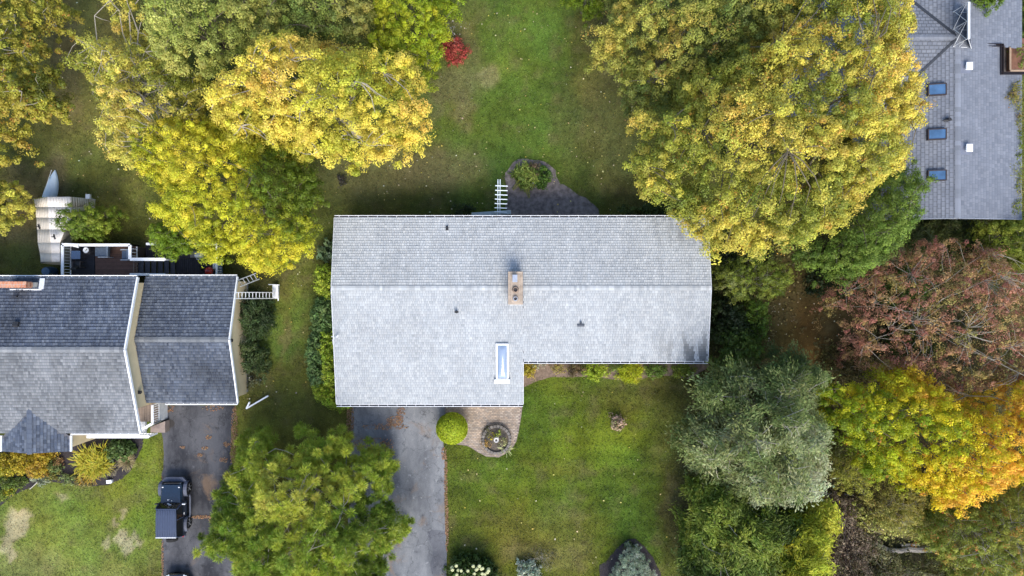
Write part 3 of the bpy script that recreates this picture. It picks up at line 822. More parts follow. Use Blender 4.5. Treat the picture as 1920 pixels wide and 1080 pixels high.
# grey service mast on the left gable and round dish on the right one
p = W(633, 631, 3.6); q = W(620, 637, 3.0)
mb = MB(); mb.tube([(XL + .02, p.y - .05, 3.0), (XL - 0.14, p.y - 0.02, 3.3), (p.x, p.y, 3.75)], [0.035, 0.04, 0.05], 8)
mb.tube([(p.x, p.y, 3.75), (p.x + .12, p.y + .10, 3.85)], [0.055, 0.03], 8)
mb.tube([(XL - 0.03, p.y - .1, 2.6), (XL - 0.22, p.y - .22, 2.9), (XL - 0.28, p.y - .6, 2.5)], 0.018, 6); mb.build('service_mast', M_ALU, hm)
p = W(1333.5, 605, 2.6)
mb = MB(); mb.lathe((0, 0, 0), [(0.03, -0.06), (0.26, 0.0), (0.36, 0.10), (0.34, 0.105), (0.2, 0.03)], 18)
Mx = Matrix.Rotation(R(55), 3, 'Y'); mb.v = [tuple(Mx @ Vector(v) + Vector((12.72, p.y, 2.75))) for v in mb.v]
mb.build('dish', plain('grey_blue_dish', (0.16, 0.19, 0.24), 0.6), hm)
# ---------------------------------------------------------------- the dark-roofed house on the left
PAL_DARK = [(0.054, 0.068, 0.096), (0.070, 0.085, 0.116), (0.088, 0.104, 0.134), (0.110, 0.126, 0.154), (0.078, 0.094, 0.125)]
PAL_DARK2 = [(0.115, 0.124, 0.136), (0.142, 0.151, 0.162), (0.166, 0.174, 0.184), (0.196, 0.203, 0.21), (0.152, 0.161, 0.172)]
P2T = 0.322
LXR = -23.9         # right-hand verge of the high roof
LXL = -44.0
LR_Y, LR_Z = -3.80, 5.30
LB_Y, LF_Y = 0.68, -9.32
zl_ = lambda y: LR_Z - P2T * abs(y - LR_Y)
GX0, GX1 = -23.95, -18.03
GR_Y, GR_Z = -3.28, 3.90
GB_Y, GF_Y = 0.74, -7.54
zg_ = lambda y: GR_Z - 0.318 * abs(y - GR_Y)
HOUSE_LEFT_FOOT = [(-44, LB_Y), (-24, LB_Y), (-24, GB_Y), (-18.3, GB_Y), (-18.3, GF_Y + .3), (-24.0, GF_Y + .3), (-24.0, -9.1), (-44, -9.1)]
hl = thing('split_level_house', 'dark-shingled house with cream walls and white trim at the left edge', 'house', (-30, -4, 0))
mb = MB()
def gable_wall(mb, x, y0, y1, zr_y, zf, z0, out, lap=True):
    ys = [y0, zr_y, y1]
    mb.face([(x, y0, z0), (x, y1, z0), (x, y1, zf(y1)), (x, zr_y, zf(zr_y)), (x, y0, zf(y0))])
    if lap:
        siding(mb, (x, y0), (x, y1), z0 + .02, lambda t: zf(y0 + (y1 - y0) * t) - 0.05, out)
zt1 = lambda y: zl_(y) - 0.17
zt2 = lambda y: zg_(y) - 0.17
YFW = -7.72
gable_wall(mb, LXR - 0.16, YFW, LB_Y - 0.35, LR_Y, zt1, 0.0, (1, 0))
gable_wall(mb, GX1 - 0.22, GF_Y + 0.3, GB_Y - 0.3, GR_Y, zt2, 0.45, (1, 0))
for y, o, z in ((LB_Y - 0.35, (0, 1), zt1), (YFW, (0, -1), zt1)):
    mb.face([(LXL, y, 0), (LXR - 0.16, y, 0), (LXR - 0.16, y, z(y)), (LXL, y, z(y))]); siding(mb, (LXL, y), (LXR - 0.16, y), 0.4, lambda t, y=y, z=z: z(y) - .05, o)
for y, o in ((GB_Y - 0.3, (0, 1)), (GF_Y + 0.3, (0, -1))):
    mb.face([(GX0, y, 0.45), (GX1 - 0.22, y, 0.45), (GX1 - 0.22, y, zt2(y)), (GX0, y, zt2(y))]); siding(mb, (GX0, y), (GX1 - 0.22, y), 0.47, lambda t, y=y: zt2(y) - .05, o)
mb.build('wall', M_CREAM, hl)
mb = MB(); mb.prism([(GX0, GF_Y + .34), (GX1 - .26, GF_Y + .34), (GX1 - .26, GB_Y - .34), (GX0, GB_Y - .34)], 0, 0.45); mb.build('foundation', M_MORTAR, hl)
window(hl, (-21.2, GF_Y + .3, 1.2), 4.0, 2.0, (1, 0, 0), (0, -1, 0), 'garage_door')
for x in (-40, -36): window(hl, (x, LF_Y + .75, 2.0), 1.5, 1.2, (1, 0, 0), (0, -1, 0))
for x in (-41, -28.0): window(hl, (x, LB_Y - .35, 2.2), 1.3, 1.2, (1, 0, 0), (0, 1, 0))
mb = MB()
slab(mb, [(LXL, LB_Y, zl_(LB_Y)), (LXR, LB_Y, zl_(LB_Y)), (LXR, LR_Y, LR_Z), (LXL, LR_Y, LR_Z)][::-1], 0.15)
slab(mb, [(LXL, LF_Y, zl_(LF_Y)), (LXR, LF_Y, zl_(LF_Y)), (LXR, LR_Y, LR_Z), (LXL, LR_Y, LR_Z)], 0.15)
roof1 = mb.build('roof', M_DECKING, hl); roof1['label'] = 'higher roof with a white-trimmed verge'
mb = MB()
slab(mb, [(GX0, GB_Y, zg_(GB_Y)), (GX1, GB_Y, zg_(GB_Y)), (GX1, GR_Y, GR_Z), (GX0, GR_Y, GR_Z)][::-1], 0.15)
slab(mb, [(GX0, GF_Y, zg_(GF_Y)), (GX1, GF_Y, zg_(GF_Y)), (GX1, GR_Y, GR_Z), (GX0, GR_Y, GR_Z)], 0.15)
roof2 = mb.build('roof', M_DECKING, hl); roof2['label'] = 'lower roof over the garage'
def stain_shade_left(p):
    k = 0.80 + 0.4 * float(vnoise(p.x * 1.1, p.y * 0.35, 71))
    for (px, py, r) in ((28, 605, 0.9), (36, 555, 0.5), (155, 790, 0.9), (190, 780, 0.7), (400, 715, 1.3), (365, 700, 0.9)):  # soft dark spots; the two over the garage paint tree shadow into the tint
        c = W(px, py, 4.2); d = math.hypot(p.x - c.x, (p.y - c.y))
        if d < r * 1.3: k *= 1 - 0.38 * (1 - d / (r * 1.3)) * (0.5 + float(vnoise(p.x * 4, p.y * 1.5, 3)))
    return k
mb = MB()
shingles(mb, (LXL, LB_Y, zl_(LB_Y)), (LXR - LXL, 0, 0), (0, LR_Y - LB_Y, LR_Z - zl_(LB_Y)), 0.20, 0.145, PAL_DARK, seed=4, stain_shade=stain_shade_left, var=0.12, patch=0.2, butt=0.035, band=.55)
shingles(mb, (LXL, LF_Y, zl_(LF_Y)), (LXR - LXL, 0, 0), (0, LR_Y - LF_Y, LR_Z - zl_(LF_Y)), 0.20, 0.145, PAL_DARK2, seed=5, stain_shade=stain_shade_left, band=.68, var=0.08, patch=0.12)  # paler palette on this slope puts its sunlit contrast into the colour
ridge_caps(mb, (LXL, LR_Y, LR_Z), (LXR, LR_Y, LR_Z), 0.17, 0.05, PAL_DARK2[1:4], 0.3)
tag(mb.build('shingle', M_SHINGLE, roof1, tint=True), kind='stuff')
mb = MB()
XW = LXR - 0.13
shingles(mb, (XW, GB_Y, zg_(GB_Y)), (GX1 - XW, 0, 0), (0, GR_Y - GB_Y, GR_Z - zg_(GB_Y)), 0.20, 0.145, PAL_DARK, seed=6, stain_shade=stain_shade_left, var=0.12, patch=0.2, butt=0.035, band=.55)
shingles(mb, (XW, GF_Y, zg_(GF_Y)), (GX1 - XW, 0, 0), (0, GR_Y - GF_Y, GR_Z - zg_(GF_Y)), 0.20, 0.145, PAL_DARK, seed=7, stain_shade=stain_shade_left, band=.6, var=0.12, patch=0.22)
ridge_caps(mb, (XW, GR_Y, GR_Z), (GX1, GR_Y, GR_Z), 0.17, 0.05, PAL_DARK2[0:2], 0.3)
tag(mb.build('shingle', M_SHINGLE, roof2, tint=True), kind='stuff')
# white verge boards
mb = MB()
for y in (LB_Y, LF_Y): mb.beam((LXR + 0.05, y, zl_(y) - .02), (LXR + 0.05, LR_Y, LR_Z - .02), 0.09, 0.20)
mb.build('verge_board', M_WHITE, hl)
mb = MB()
for y in (GB_Y, GF_Y): mb.beam((GX1 + 0.04, y, zg_(y) - .02), (GX1 + 0.04, GR_Y, GR_Z - .02), 0.07, 0.20)
mb.build('verge_board', M_WHITE, hl)
gutter(hl, (LXL, LB_Y + .005, zl_(LB_Y) + .01), (LXR, LB_Y + .005, zl_(LB_Y) + .01), (0, 1, 0), step=0.5, wide=0.08, lip=0.05)
gutter(hl, (GX0 + 0.2, GB_Y + .005, zg_(GB_Y) + .01), (GX1, GB_Y + .005, zg_(GB_Y) + .01), (0, 1, 0), step=0.55, wide=0.08, lip=0.05)
gutter(hl, (GX0 + 1.2, GF_Y - .005, zg_(GF_Y) + .01), (GX1, GF_Y - .005, zg_(GF_Y) + .01), (0, -1, 0), step=0.5, wide=0.08, lip=0.05)
gutter(hl, (-28.35, LF_Y - .005, zl_(LF_Y) + .01), (LXR, LF_Y - .005, zl_(LF_Y) + .01), (0, -1, 0), step=0.55, wide=0.06, lip=0.05)
# cross gable over the entrance
AX, AZ, AY = -30.66, 4.02, -7.69
EXL, EXR, EZ, EY = -32.85, -28.42, 3.38, -10.52
yv = -9.60
mb = MB()
slab(mb, [(AX, AY, AZ), (AX, EY, AZ), (EXL, EY, EZ), (EXL, yv, EZ)], 0.14)
slab(mb, [(AX, AY, AZ), (AX, EY, AZ), (EXR, EY, EZ), (EXR, yv, EZ)], 0.14)
roof3 = mb.build('roof', M_DECKING, hl); roof3['label'] = 'small cross gable roof at the front'
mb = MB()
def kp(m, a, b): return m.z > zl_(m.y) + 0.01
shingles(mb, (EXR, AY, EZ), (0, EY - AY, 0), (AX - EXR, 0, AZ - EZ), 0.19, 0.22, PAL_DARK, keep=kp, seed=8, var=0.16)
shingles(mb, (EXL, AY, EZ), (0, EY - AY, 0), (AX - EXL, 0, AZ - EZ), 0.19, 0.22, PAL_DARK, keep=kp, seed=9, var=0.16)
ridge_caps(mb, (AX, AY, AZ), (AX, EY, AZ), 0.17, 0.05, PAL_DARK[1:3], 0.3)
tag(mb.build('shingle', M_SHINGLE, roof3, tint=True), kind='stuff')
for xg in (EXR + .03, EXL - .03):
    mb = MB(); mb.beam((xg, yv + .1, EZ + 0.02), (xg, EY, EZ + 0.02), 0.09, 0.12); mb.build('gutter', M_WHITE, hl)
mb = MB(); mb.face([(EXL + .15, EY + .2, 0), (EXR - .15, EY + .2, 0), (EXR - .15, EY + .2, EZ - .1), (AX, EY + .2, AZ - .16), (EXL + .15, EY + .2, EZ - .1)])
mb.face([(EXR - .15, EY + .2, 0), (EXR - .15, LF_Y + .75, 0), (EXR - .15, LF_Y + .75, EZ - .1), (EXR - .15, EY + .2, EZ - .1)])
mb.face([(EXL + .15, EY + .2, 0), (EXL + .15, LF_Y + .75, 0), (EXL + .15, LF_Y + .75, EZ - .1), (EXL + .15, EY + .2, EZ - .1)][::-1])
siding(mb, (EXR - .15, LF_Y + .7), (EXR - .15, EY + .2), 0.4, lambda t: EZ - .12, (1, 0))
mb.build('wall', M_CREAM, hl)
# brick chimney near the back eave
zc2 = 5.15
a = W(-2, 527.5, zc2); b = W(49, 540, zc2)
bx, by = (a.x + b.x) / 2, (a.y + b.y) / 2; bw2, bl2 = b.x - a.x, a.y - b.y
mb = MB(); mb.box((bx, by, (zc2 + 3.3) / 2), (bw2 - .12, bl2 - .12, zc2 - 3.3)); ch2 = mb.build('chimney', M_MORTAR, hl)
bricks(ch2, bx, by, bw2 - .12, bl2 - .12, zc2 - 0.08 * 8, zc2 - 0.06, PAL_RED, 0.2, 0.078)
mbx = []
nx_ = 9
for i_ in range(nx_):          # the top course, laid flat
    for j_ in range(2):
        m_ = MB(); m_.box((a.x + (i_ + .5) * bw2 / nx_, b.y + (j_ + .5) * bl2 / 2, zc2 - .03), (bw2 / nx_ - .02, bl2 / 2 - .02, .07), None, tuple(pick(PAL_RED, np.array([random.random()]))[0]))
        m_.build('brick', M_BRICK, ch2, tint=True)
mb = MB(); mb.beam((a.x - .1, b.y - .12, zl_(b.y) + .05), (b.x + .15, b.y - .12, zl_(b.y) + .05), 0.12, 0.04); mb.beam((b.x + .22, b.y - .15, zl_(b.y) + .05), (b.x + .22, a.y + .2, zl_(a.y) + .05), 0.32, 0.04); mb.build('flashing', M_ALU, ch2)
vent_pipe(hl, 36, 556, 4.1, 0.3, 0.05, (0.2, 0.2), (0, -P2T))
p = W(29, 608, 4.95); mb = MB(); mb.box((p.x, p.y, zl_(p.y) + .1), (0.34, 0.30, 0.2), Matrix.Rotation(-math.atan(P2T), 3, 'X')); mb.build('roof_vent', M_BLACK, hl, bevel=0.02)
# lamp on the garage gable and on the upper gable
for (x, y, z) in ((GX1 - .12, GR_Y - .1, 3.2), (LXR - .05, -6.7, 3.4)):
    mb = MB(); mb.box((x, y, z), (0.14, 0.16, 0.2)); mb.box((x + .03, y, z + .12), (0.2, 0.22, 0.03)); mb.build('wall_lamp', M_BLACK, hl)

def railing(parent, a, b, z0, z1, step=0.2, mat=None, posts=True, base=True, cap=0.15):
    """white rail: cap board, bottom rail, one baluster per piece"""
    mat = mat or M_WHITE
    a = Vector((a[0], a[1], 0)); b = Vector((b[0], b[1], 0)); L = (b - a).length; z0s = z0 if hasattr(z0, '__len__') else (z0, z0); z1s = z1 if hasattr(z1, '__len__') else (z1, z1)
    mb = MB()
    mb.beam(a + Vector((0, 0, z1s[0] - .03)), b + Vector((0, 0, z1s[1] - .03)), cap, 0.06)
    mb.beam(a + Vector((0, 0, z0s[0] + .08)), b + Vector((0, 0, z0s[1] + .08)), 0.06, 0.06)
    if posts:
        for p, za, zb in ((a, z0s[0], z1s[0]), (b, z0s[1], z1s[1])): mb.beam(p + Vector((0, 0, za - .1)), p + Vector((0, 0, zb - .06)), 0.1, 0.1)
    rl = mb.build('railing', mat, parent)
    n = int(L / step); me_ = None
    for k in range(1, n):
        t = k / n; p = a + (b - a) * t; za = z0s[0] + (z0s[1] - z0s[0]) * t + .11; zb = z1s[0] + (z1s[1] - z1s[0]) * t - .06
        if me_ is None:
            m_ = MB(); m_.beam((p.x, p.y, za), (p.x, p.y, zb), 0.045, 0.045); o = m_.build('baluster', mat, rl); me_ = o.data; p_first = p.copy(); za0 = za
        else:
            o = bpy.data.objects.new('baluster', me_); C.objects.link(o); o.parent = rl
            o.location = (p - p_first) + Vector((0, 0, za - za0))
    return rl

# entrance porch at the front
porch = thing('porch', 'brown boarded entrance porch with white balustrade beside the dark driveway', 'porch', (-23.0, -8.6, 0))
za = 1.15
px0, px1, py0, py1 = -28.3, -23.85, -9.05, YFW - .03
n = 26
for k in range(n):
    x = px0 + (px1 - px0) * (k + .5) / n
    m_ = MB(); m_.box((x, (py0 + py1) / 2, za - .02), ((px1 - px0) / n - .015, py1 - py0, 0.04), None, tuple(Vector((0.22, 0.175, 0.145)) * (0.85 + .3 * random.random()))); m_.build('deck_board', M_WOODBROWN, porch, tint=True)
mb = MB(); mb.prism([(px0, py0 + .02), (px1 - .02, py0 + .02), (px1 - .02, py1), (px0, py1)], 0, za - .05); mb.build('skirt', M_WHITE2, porch)
railing(porch, (px1, py1 - .02), (px1, py0 + .05), za, za + .95, 0.15)
railing(porch, (-24.75, -9.50), (px1, -8.98), za, za + .95, 0.17)
mb = MB(); mb.prism([(-24.75, -9.9), (-23.75, -9.9), (-23.75, -9.12), (-24.75, -9.5)], 0, .62); mb.build('landing', plain('grey_brown_landing', (.24, .19, .165), .85), porch)
# front veranda rail under the eave
yvr = -9.86
mb = MB(); mb.prism([(-28.3, py0 - .02), (-28.3, yvr - .05), (-24.85, yvr - .05), (-24.85, py0 - .02)], 0.9, 1.08); mb.build('veranda_floor', M_WHITE2, porch)
railing(porch, (-28.2, yvr), (-24.1, yvr), 1.1, 2.1, 0.19, cap=0.2)

# ---------------------------------------------------------------- rear deck
dk = thing('rear_deck', 'brown and black timber deck with white balustrade behind the dark-roofed house', 'deck', (-26, 2, 0))
zd = 1.25
X0, X1 = W(134, 500, zd).x, W(258, 500, zd).x; Y0, Y1 = GB_Y + .10, W(150, 461, zd).y
def boards(parent, x0, x1, y0, y1, z, col, wd=0.14, along='x', jit=.12):
    if along == 'x':
        n = int((y1 - y0) / wd)
        for k in range(n):
            m_ = MB(); m_.box(((x0 + x1) / 2, y0 + (k + .5) * (y1 - y0) / n, z - .02), (x1 - x0, (y1 - y0) / n - .012, .04), None, tuple(Vector(col) * (1 - jit + 2 * jit * random.random()))); m_.build('deck_board', M_WOODBROWN, parent, tint=True)
    else:
        n = int((x1 - x0) / wd)
        for k in range(n):
            m_ = MB(); m_.box((x0 + (k + .5) * (x1 - x0) / n, (y0 + y1) / 2, z - .02), ((x1 - x0) / n - .012, y1 - y0, .04), None, tuple(Vector(col) * (1 - jit + 2 * jit * random.random()))); m_.build('deck_board', M_WOODBROWN, parent, tint=True)
xs = W(178, 500, zd).x
boards(dk, X0, xs - .03, Y0, Y1, zd, (0.030, 0.030, 0.036))
boards(dk, xs + .03, X1, Y0, Y1, zd, (0.135, 0.075, 0.055))
mb = MB(); mb.prism([(X0 + .05, Y0), (X1 - .05, Y0), (X1 - .05, Y1 - .05), (X0 + .05, Y1 - .05)], 0.02, zd - .06); mb.build('deck_frame', plain('dark_timber', (0.045, 0.035, 0.03), 0.9), dk)
zr_ = zd + 0.95
railing(dk, (X0, Y0), (X0, Y1), zd, zr_, 0.2, cap=0.18)
railing(dk, (X0, Y1), (X1, Y1), zd, zr_, 0.2, cap=0.18)
ysr = W(250, 486, zr_).y
railing(dk, (X1, Y1), (X1, ysr), zd, zr_, 0.2, cap=0.2)
railing(dk, (X1, ysr - .15), (X1, Y0), zd, zd + .5, 0.2, cap=0.05, mat=plain('brown_rail', (0.15, 0.11, 0.09), .8))
# stairs going down to the right, then the lower dark deck
zl2 = 0.35
xe = W(330, 500, zl2).x
ns = 6
for k in range(ns):
    x = X1 + (xe - X1) * (k + .5) / ns; z = zd - (zd - zl2) * (k + .7) / (ns + .2)
    m_ = MB(); m_.box((x, (Y0 + ysr) / 2, z), ((xe - X1) / ns - .03, ysr - Y0, .05), None, tuple(Vector((0.05, 0.052, 0.065)) * (.8 + .4 * random.random()))); m_.build('stair_tread', M_WOODBROWN, dk, tint=True)
railing(dk, (X1, ysr), (xe, ysr), (zd, zl2), (zr_, zl2 + 1.55), 0.3, cap=0.2)
railing(dk, (X1, Y0 + .06), (xe, Y0 + .06), (zd, zl2), (zr_, zl2 + 1.5), 0.3, cap=0.16)
LX1 = W(417, 500, zl2).x; LY1 = W(300, 459, zl2).y
boards(dk, X1 + .05, LX1, ysr + .12, LY1, zl2, (0.026, 0.025, 0.032), along='y')
boards(dk, xe, LX1, Y0, ysr + .10, zl2, (0.026, 0.025, 0.032), along='y')
railing(dk, (X1 + .6, LY1), (LX1, LY1), zl2, zl2 + .95, 0.2, cap=0.16)
railing(dk, (LX1, Y0), (LX1, LY1), zl2, zl2 + .95, 0.17, cap=0.12)
# ---------------------------------------------------------------- the grey-roofed house on the right
PAL_R = [(0.142, 0.157, 0.188), (0.155, 0.170, 0.202), (0.168, 0.183, 0.215), (0.182, 0.197, 0.228)]
RX, RZ, RP = 28.0, 4.5, 0.25
RXL, RXR = 23.3, 32.55
RY0, RY1 = 4.42, 21.0
zr = lambda x: RZ - RP * abs(x - RX)
zrr = lambda x: RZ - 0.16 * abs(x - RX)      # the right slope is flatter
WY = 15.75                                   # ridge of the wing going left
HOUSE_RIGHT_FOOT = [(RXL + .3, RY0 + .2), (RXR - .3, RY0 + .2), (RXR - .3, RY1), (RXL - 6, RY1), (RXL - 6, 13), (RXL + .3, 13)]
hr = thing('slate_house', 'blue-grey roofed house with three dark skylights at the right edge', 'house', (28, 12, 0))
nx0, nx1, ny0, ny1 = W(1868, 92, 3.6).x, RXR + .2, W(1868, 142, 3.6).y, W(1868, 90, 3.6).y
mb = MB()
slab(mb, [(RX, RY0, RZ), (RXL, RY0, zr(RXL)), (RXL, RY1, zr(RXL)), (RX, RY1, RZ)], .16)
slab(mb, [(RX, RY0, RZ), (RXR, RY0, zrr(RXR)), (RXR, ny0, zrr(RXR)), (nx0, ny0, zrr(nx0)), (nx0, ny1, zrr(nx0)), (RXR, ny1, zrr(RXR)), (RXR, RY1, zrr(RXR)), (RX, RY1, RZ)], .16)
WXL = RXL - 6
zw = lambda y: RZ - 0.25 * abs(y - WY)
hwid = 4.7
slab(mb, [(RX, WY, RZ), (WXL, WY, RZ), (WXL, WY - hwid, zw(WY - hwid)), (RXL, WY - hwid, zw(WY - hwid))], .16)
slab(mb, [(RX, WY, RZ), (WXL, WY, RZ), (WXL, WY + hwid, zw(WY + hwid)), (RXL, WY + hwid, zw(WY + hwid))], .16)
roofr = mb.build('roof', M_DECKING, hr)
mb = MB()
inw = lambda m, e=0.0: m.x < RX and abs(m.y - WY) < (RX - m.x) - e
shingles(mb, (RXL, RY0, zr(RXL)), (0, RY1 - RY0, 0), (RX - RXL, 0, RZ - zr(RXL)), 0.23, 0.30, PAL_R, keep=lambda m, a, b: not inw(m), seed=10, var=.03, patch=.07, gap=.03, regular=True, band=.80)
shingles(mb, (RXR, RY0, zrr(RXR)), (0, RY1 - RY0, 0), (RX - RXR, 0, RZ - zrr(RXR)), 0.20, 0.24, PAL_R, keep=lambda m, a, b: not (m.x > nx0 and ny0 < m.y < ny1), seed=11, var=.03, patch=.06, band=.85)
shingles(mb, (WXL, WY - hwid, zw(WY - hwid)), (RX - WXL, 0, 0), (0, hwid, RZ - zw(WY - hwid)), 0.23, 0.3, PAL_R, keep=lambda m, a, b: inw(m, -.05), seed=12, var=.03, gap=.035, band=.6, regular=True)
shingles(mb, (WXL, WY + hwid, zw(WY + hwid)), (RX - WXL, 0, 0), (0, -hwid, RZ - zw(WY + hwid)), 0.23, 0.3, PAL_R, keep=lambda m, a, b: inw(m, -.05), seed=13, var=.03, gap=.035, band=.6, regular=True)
ridge_caps(mb, (RX, RY0, RZ), (RX, RY1, RZ), .18, .04, PAL_R[2:], .3)
ridge_caps(mb, (WXL, WY, RZ), (RX, WY, RZ), .16, .04, PAL_R[1:3], .3)
tag(mb.build('shingle', M_SHINGLE, roofr, tint=True), kind='stuff')
mb = MB()
for s in (-1, 1): mb.beam((RX - .1, WY + s * .1, RZ + .02), (RXL - .0, WY + s * (RX - RXL), zr(RXL) + .06), .16, .03)
mb.build('valley', plain('dark_valley_metal', (0.03, 0.035, 0.045), .6), roofr)
mb = MB()
mb.face([(RXL + .3, RY0 + .3, 0), (RXR - .3, RY0 + .3, 0), (RXR - .3, RY0 + .3, zrr(RXR - .3) - .17), (RX, RY0 + .3, RZ - .17), (RXL + .3, RY0 + .3, zr(RXL + .3) - .17)])
for x, z in ((RXL + .3, zr(RXL + .3) - .17), (RXR - .3, zrr(RXR - .3) - .17)):
    mb.face([(x, RY0 + .3, 0), (x, ny0 if x > RX else RY1, 0), (x, ny0 if x > RX else RY1, z), (x, RY0 + .3, z)])
mb.face([(nx0 - .2, ny0 - .2, 0), (RXR - .3, ny0 - .2, 0), (RXR - .3, ny0 - .2, 3.5), (nx0 - .2, ny0 - .2, 3.55)])
mb.face([(nx0 - .2, ny0 - .2, 0), (nx0 - .2, ny1 + .2, 0), (nx0 - .2, ny1 + .2, 3.5), (nx0 - .2, ny0 - .2, 3.55)])
siding(mb, (RXL + .3, RY0 + .3), (RXR - .3, RY0 + .3), .4, lambda t: min(zr(RXL + .3 + t * (RXR - RXL - .6)), zrr(RXL + .3 + t * (RXR - RXL - .6))) - .2, (0, -1))
mb.build('wall', M_GREYWALL, hr)
window(hr, (26, RY0 + .3, 1.8), 1.4, 1.1, (1, 0, 0), (0, -1, 0)); window(hr, (30.2, RY0 + .3, 1.8), 1.4, 1.1, (1, 0, 0), (0, -1, 0))
mb = MB(); mb.beam((RXL, RY0 - .03, zr(RXL) - .05), (RX, RY0 - .03, RZ - .05), .05, .16); mb.beam((RX, RY0 - .03, RZ - .05), (RXR, RY0 - .03, zrr(RXR) - .05), .05, .16); mb.build('verge_board', plain('slate_trim', (.22, .24, .28), .6), hr)
# black gutters round the notch
M_BGUT = plain('black_gutter', (0.022, 0.016, 0.016), .4)
for a, b in (((nx0 - 2.05, ny1), (nx0, ny1)), ((nx0, ny1), (nx0, ny0)), ((nx0, ny0), (RXR + .2, ny0))):
    z = 4.12 if a[0] <= nx0 else 4.05
    mb = MB(); d = Vector((b[0] - a[0], b[1] - a[1], 0)).normalized(); s = Vector((-d.y, d.x, 0))
    for off, wd, ht in ((-.07, .03, .12), (.07, .03, .12), (0, .14, .03)):
        mb.beam(Vector((*a, z + (0 if ht > .05 else -.05))) + s * off - d * .07, Vector((*b, z + (0 if ht > .05 else -.05))) + s * off + d * .07, wd, ht)
    mb.build('gutter', M_BGUT, hr)
# skylights
M_BLUEGLASS = plain('deep_blue_skylight_glass', (0.055, 0.12, 0.23), 0.06, var=.25, scale=1.5, spec=.6)
M_CURB = plain('brown_curb', (0.040, 0.030, 0.030), .5)
for i_, (xa, xb, ya, yb) in enumerate(((1737, 1772, 159, 179), (1737, 1772, 243, 262), (1737, 1772, 320, 339))):
    a = W(xa, ya, 4.1); b = W(xb, yb, 4.35)
    skylight(hr, [(a.x, b.y), (b.x, b.y), (b.x, a.y), (a.x, a.y)], lambda p: zr(p[0]), .22, .06, M_CURB, glass=M_BLUEGLASS)
for py_ in (125, 278):
    p = W(1815, py_, 4.55); z = zrr(p.x)
    mb = MB(); mb.box((p.x, p.y, z + .14), (.22, .28, .26)); mb.box((p.x, p.y, z + .29), (.40, .48, .06)); o = mb.build('roof_vent', M_WHITE, hr, bevel=.015)
    mb = MB(); mb.box((p.x - .1, p.y, z + .035), (.75, .75, .02), Matrix.Rotation(math.atan(.16), 3, 'Y')); mb.build('flashing', plain('slate_flashing', (.14, .155, .20), .7), o)
vent_pipe(hr, 1774, 226, 4.25, .4, .09, (.3, .3), (RP, 0))
p = W(1783, 225, 4.6); mb = MB(); mb.tube([(p.x - .35, p.y, 4.45), (p.x + .05, p.y + .02, 4.62)], [.08, .06], 8); mb.build('vent_elbow', M_BLACK, hr)

# dark panel propped on a white braced frame, on the roof
pf = thing('panel_frame', 'dark panel on a white cross-braced metal frame on the blue-grey roof', 'panel frame', (28.6, 18, 4.4))
zt_, zb_ = 5.88, 4.47
ya, yb = W(0, 4, zt_).y, W(0, 73, zt_).y
xt = W(1815, 40, zt_).x
mb = MB(); mb.beam((xt + .04, ya, zt_), (xt + .04, yb, zt_), .14, .10); mb.build('top_rail', M_ALU, pf)
mb = MB()
slab(mb, [(xt + .12, ya - .02, zt_ - .03), (xt + .12, yb + .02, zt_ - .03), (xt + 1.15, yb - .02, 4.42), (xt + 1.15, ya - .05, 4.42)], .05); mb.build('panel', plain('slate_panel', (0.055, 0.058, 0.075), .45), pf)
ym = (ya + yb) / 2
for y in (ya - .03, ym, yb + .03):
    mb = MB(); mb.tube([(xt, y, zt_ - .05), (xt, y, zb_)], .022, 6); mb.build('upright', M_ALU, pf)
    mb = MB(); mb.tube([(xt + .06, y - .02, zt_ - .5), (xt + .34, y - .04, zb_)], .016, 6); mb.build('strut', M_ALU, pf)
    mb = MB(); mb.tube([(xt - .02, y - .02, zb_ + .03), (xt + .9, y - .04, zb_ - .02)], .016, 6); mb.build('foot_rail', M_ALU, pf)
for a, b in ((ya, ym), (ym, yb)):
    for (s_, e) in ((a, b), (b, a)):
        mb = MB(); mb.tube([(xt - .02, s_, zb_ + .08), (xt - .02, e, zt_ - .08)], .016, 6); mb.build('cross_brace', M_ALU, pf)
mb = MB(); mb.tube([(xt + .1, yb, zt_ - .1), (xt + 1.2, yb - .06, 4.4)], .02, 6); mb.build('strut', M_ALU, pf)
# planter box beyond the notch
pl = thing('planter_box', 'brown timber planter box full of leafy plants beside the notched roof', 'planter', (32.6, 16.4, 0))
a = W(1893, 72, 2.6); b = W(1935, 133, 2.6)
mb = MB(); mb.prism([(a.x, b.y), (b.x, b.y), (b.x, a.y), (a.x, a.y)], 0, 2.62); mb.build('box', plain('rust_brown_boards', (.16, .075, .045), .8, var=.25), pl)
mb = MB(); mb.beam((a.x, b.y, 2.64), (b.x, b.y, 2.64), .12, .06); mb.beam((a.x, b.y + .06, 2.65), (a.x, a.y, 2.65), .12, .06); mb.build('rim', plain('tan_rim', (.34, .24, .16), .8), pl)

mb = MB(); mb.prism([(nx0 - .1, ny0 - .1), (RXR + .6, ny0 - .1), (RXR + .6, RY1 - 2), (RXR - .1, RY1 - 2), (RXR - .1, ny1 + .1), (nx0 - .1, ny1 + .1)], 2.1, 2.3); mb.build('porch_roof', plain('leaf_strewn_roofing', (.17, .14, .12), .95, var=.5, scale=5, bump=.8, bscale=20), hr)
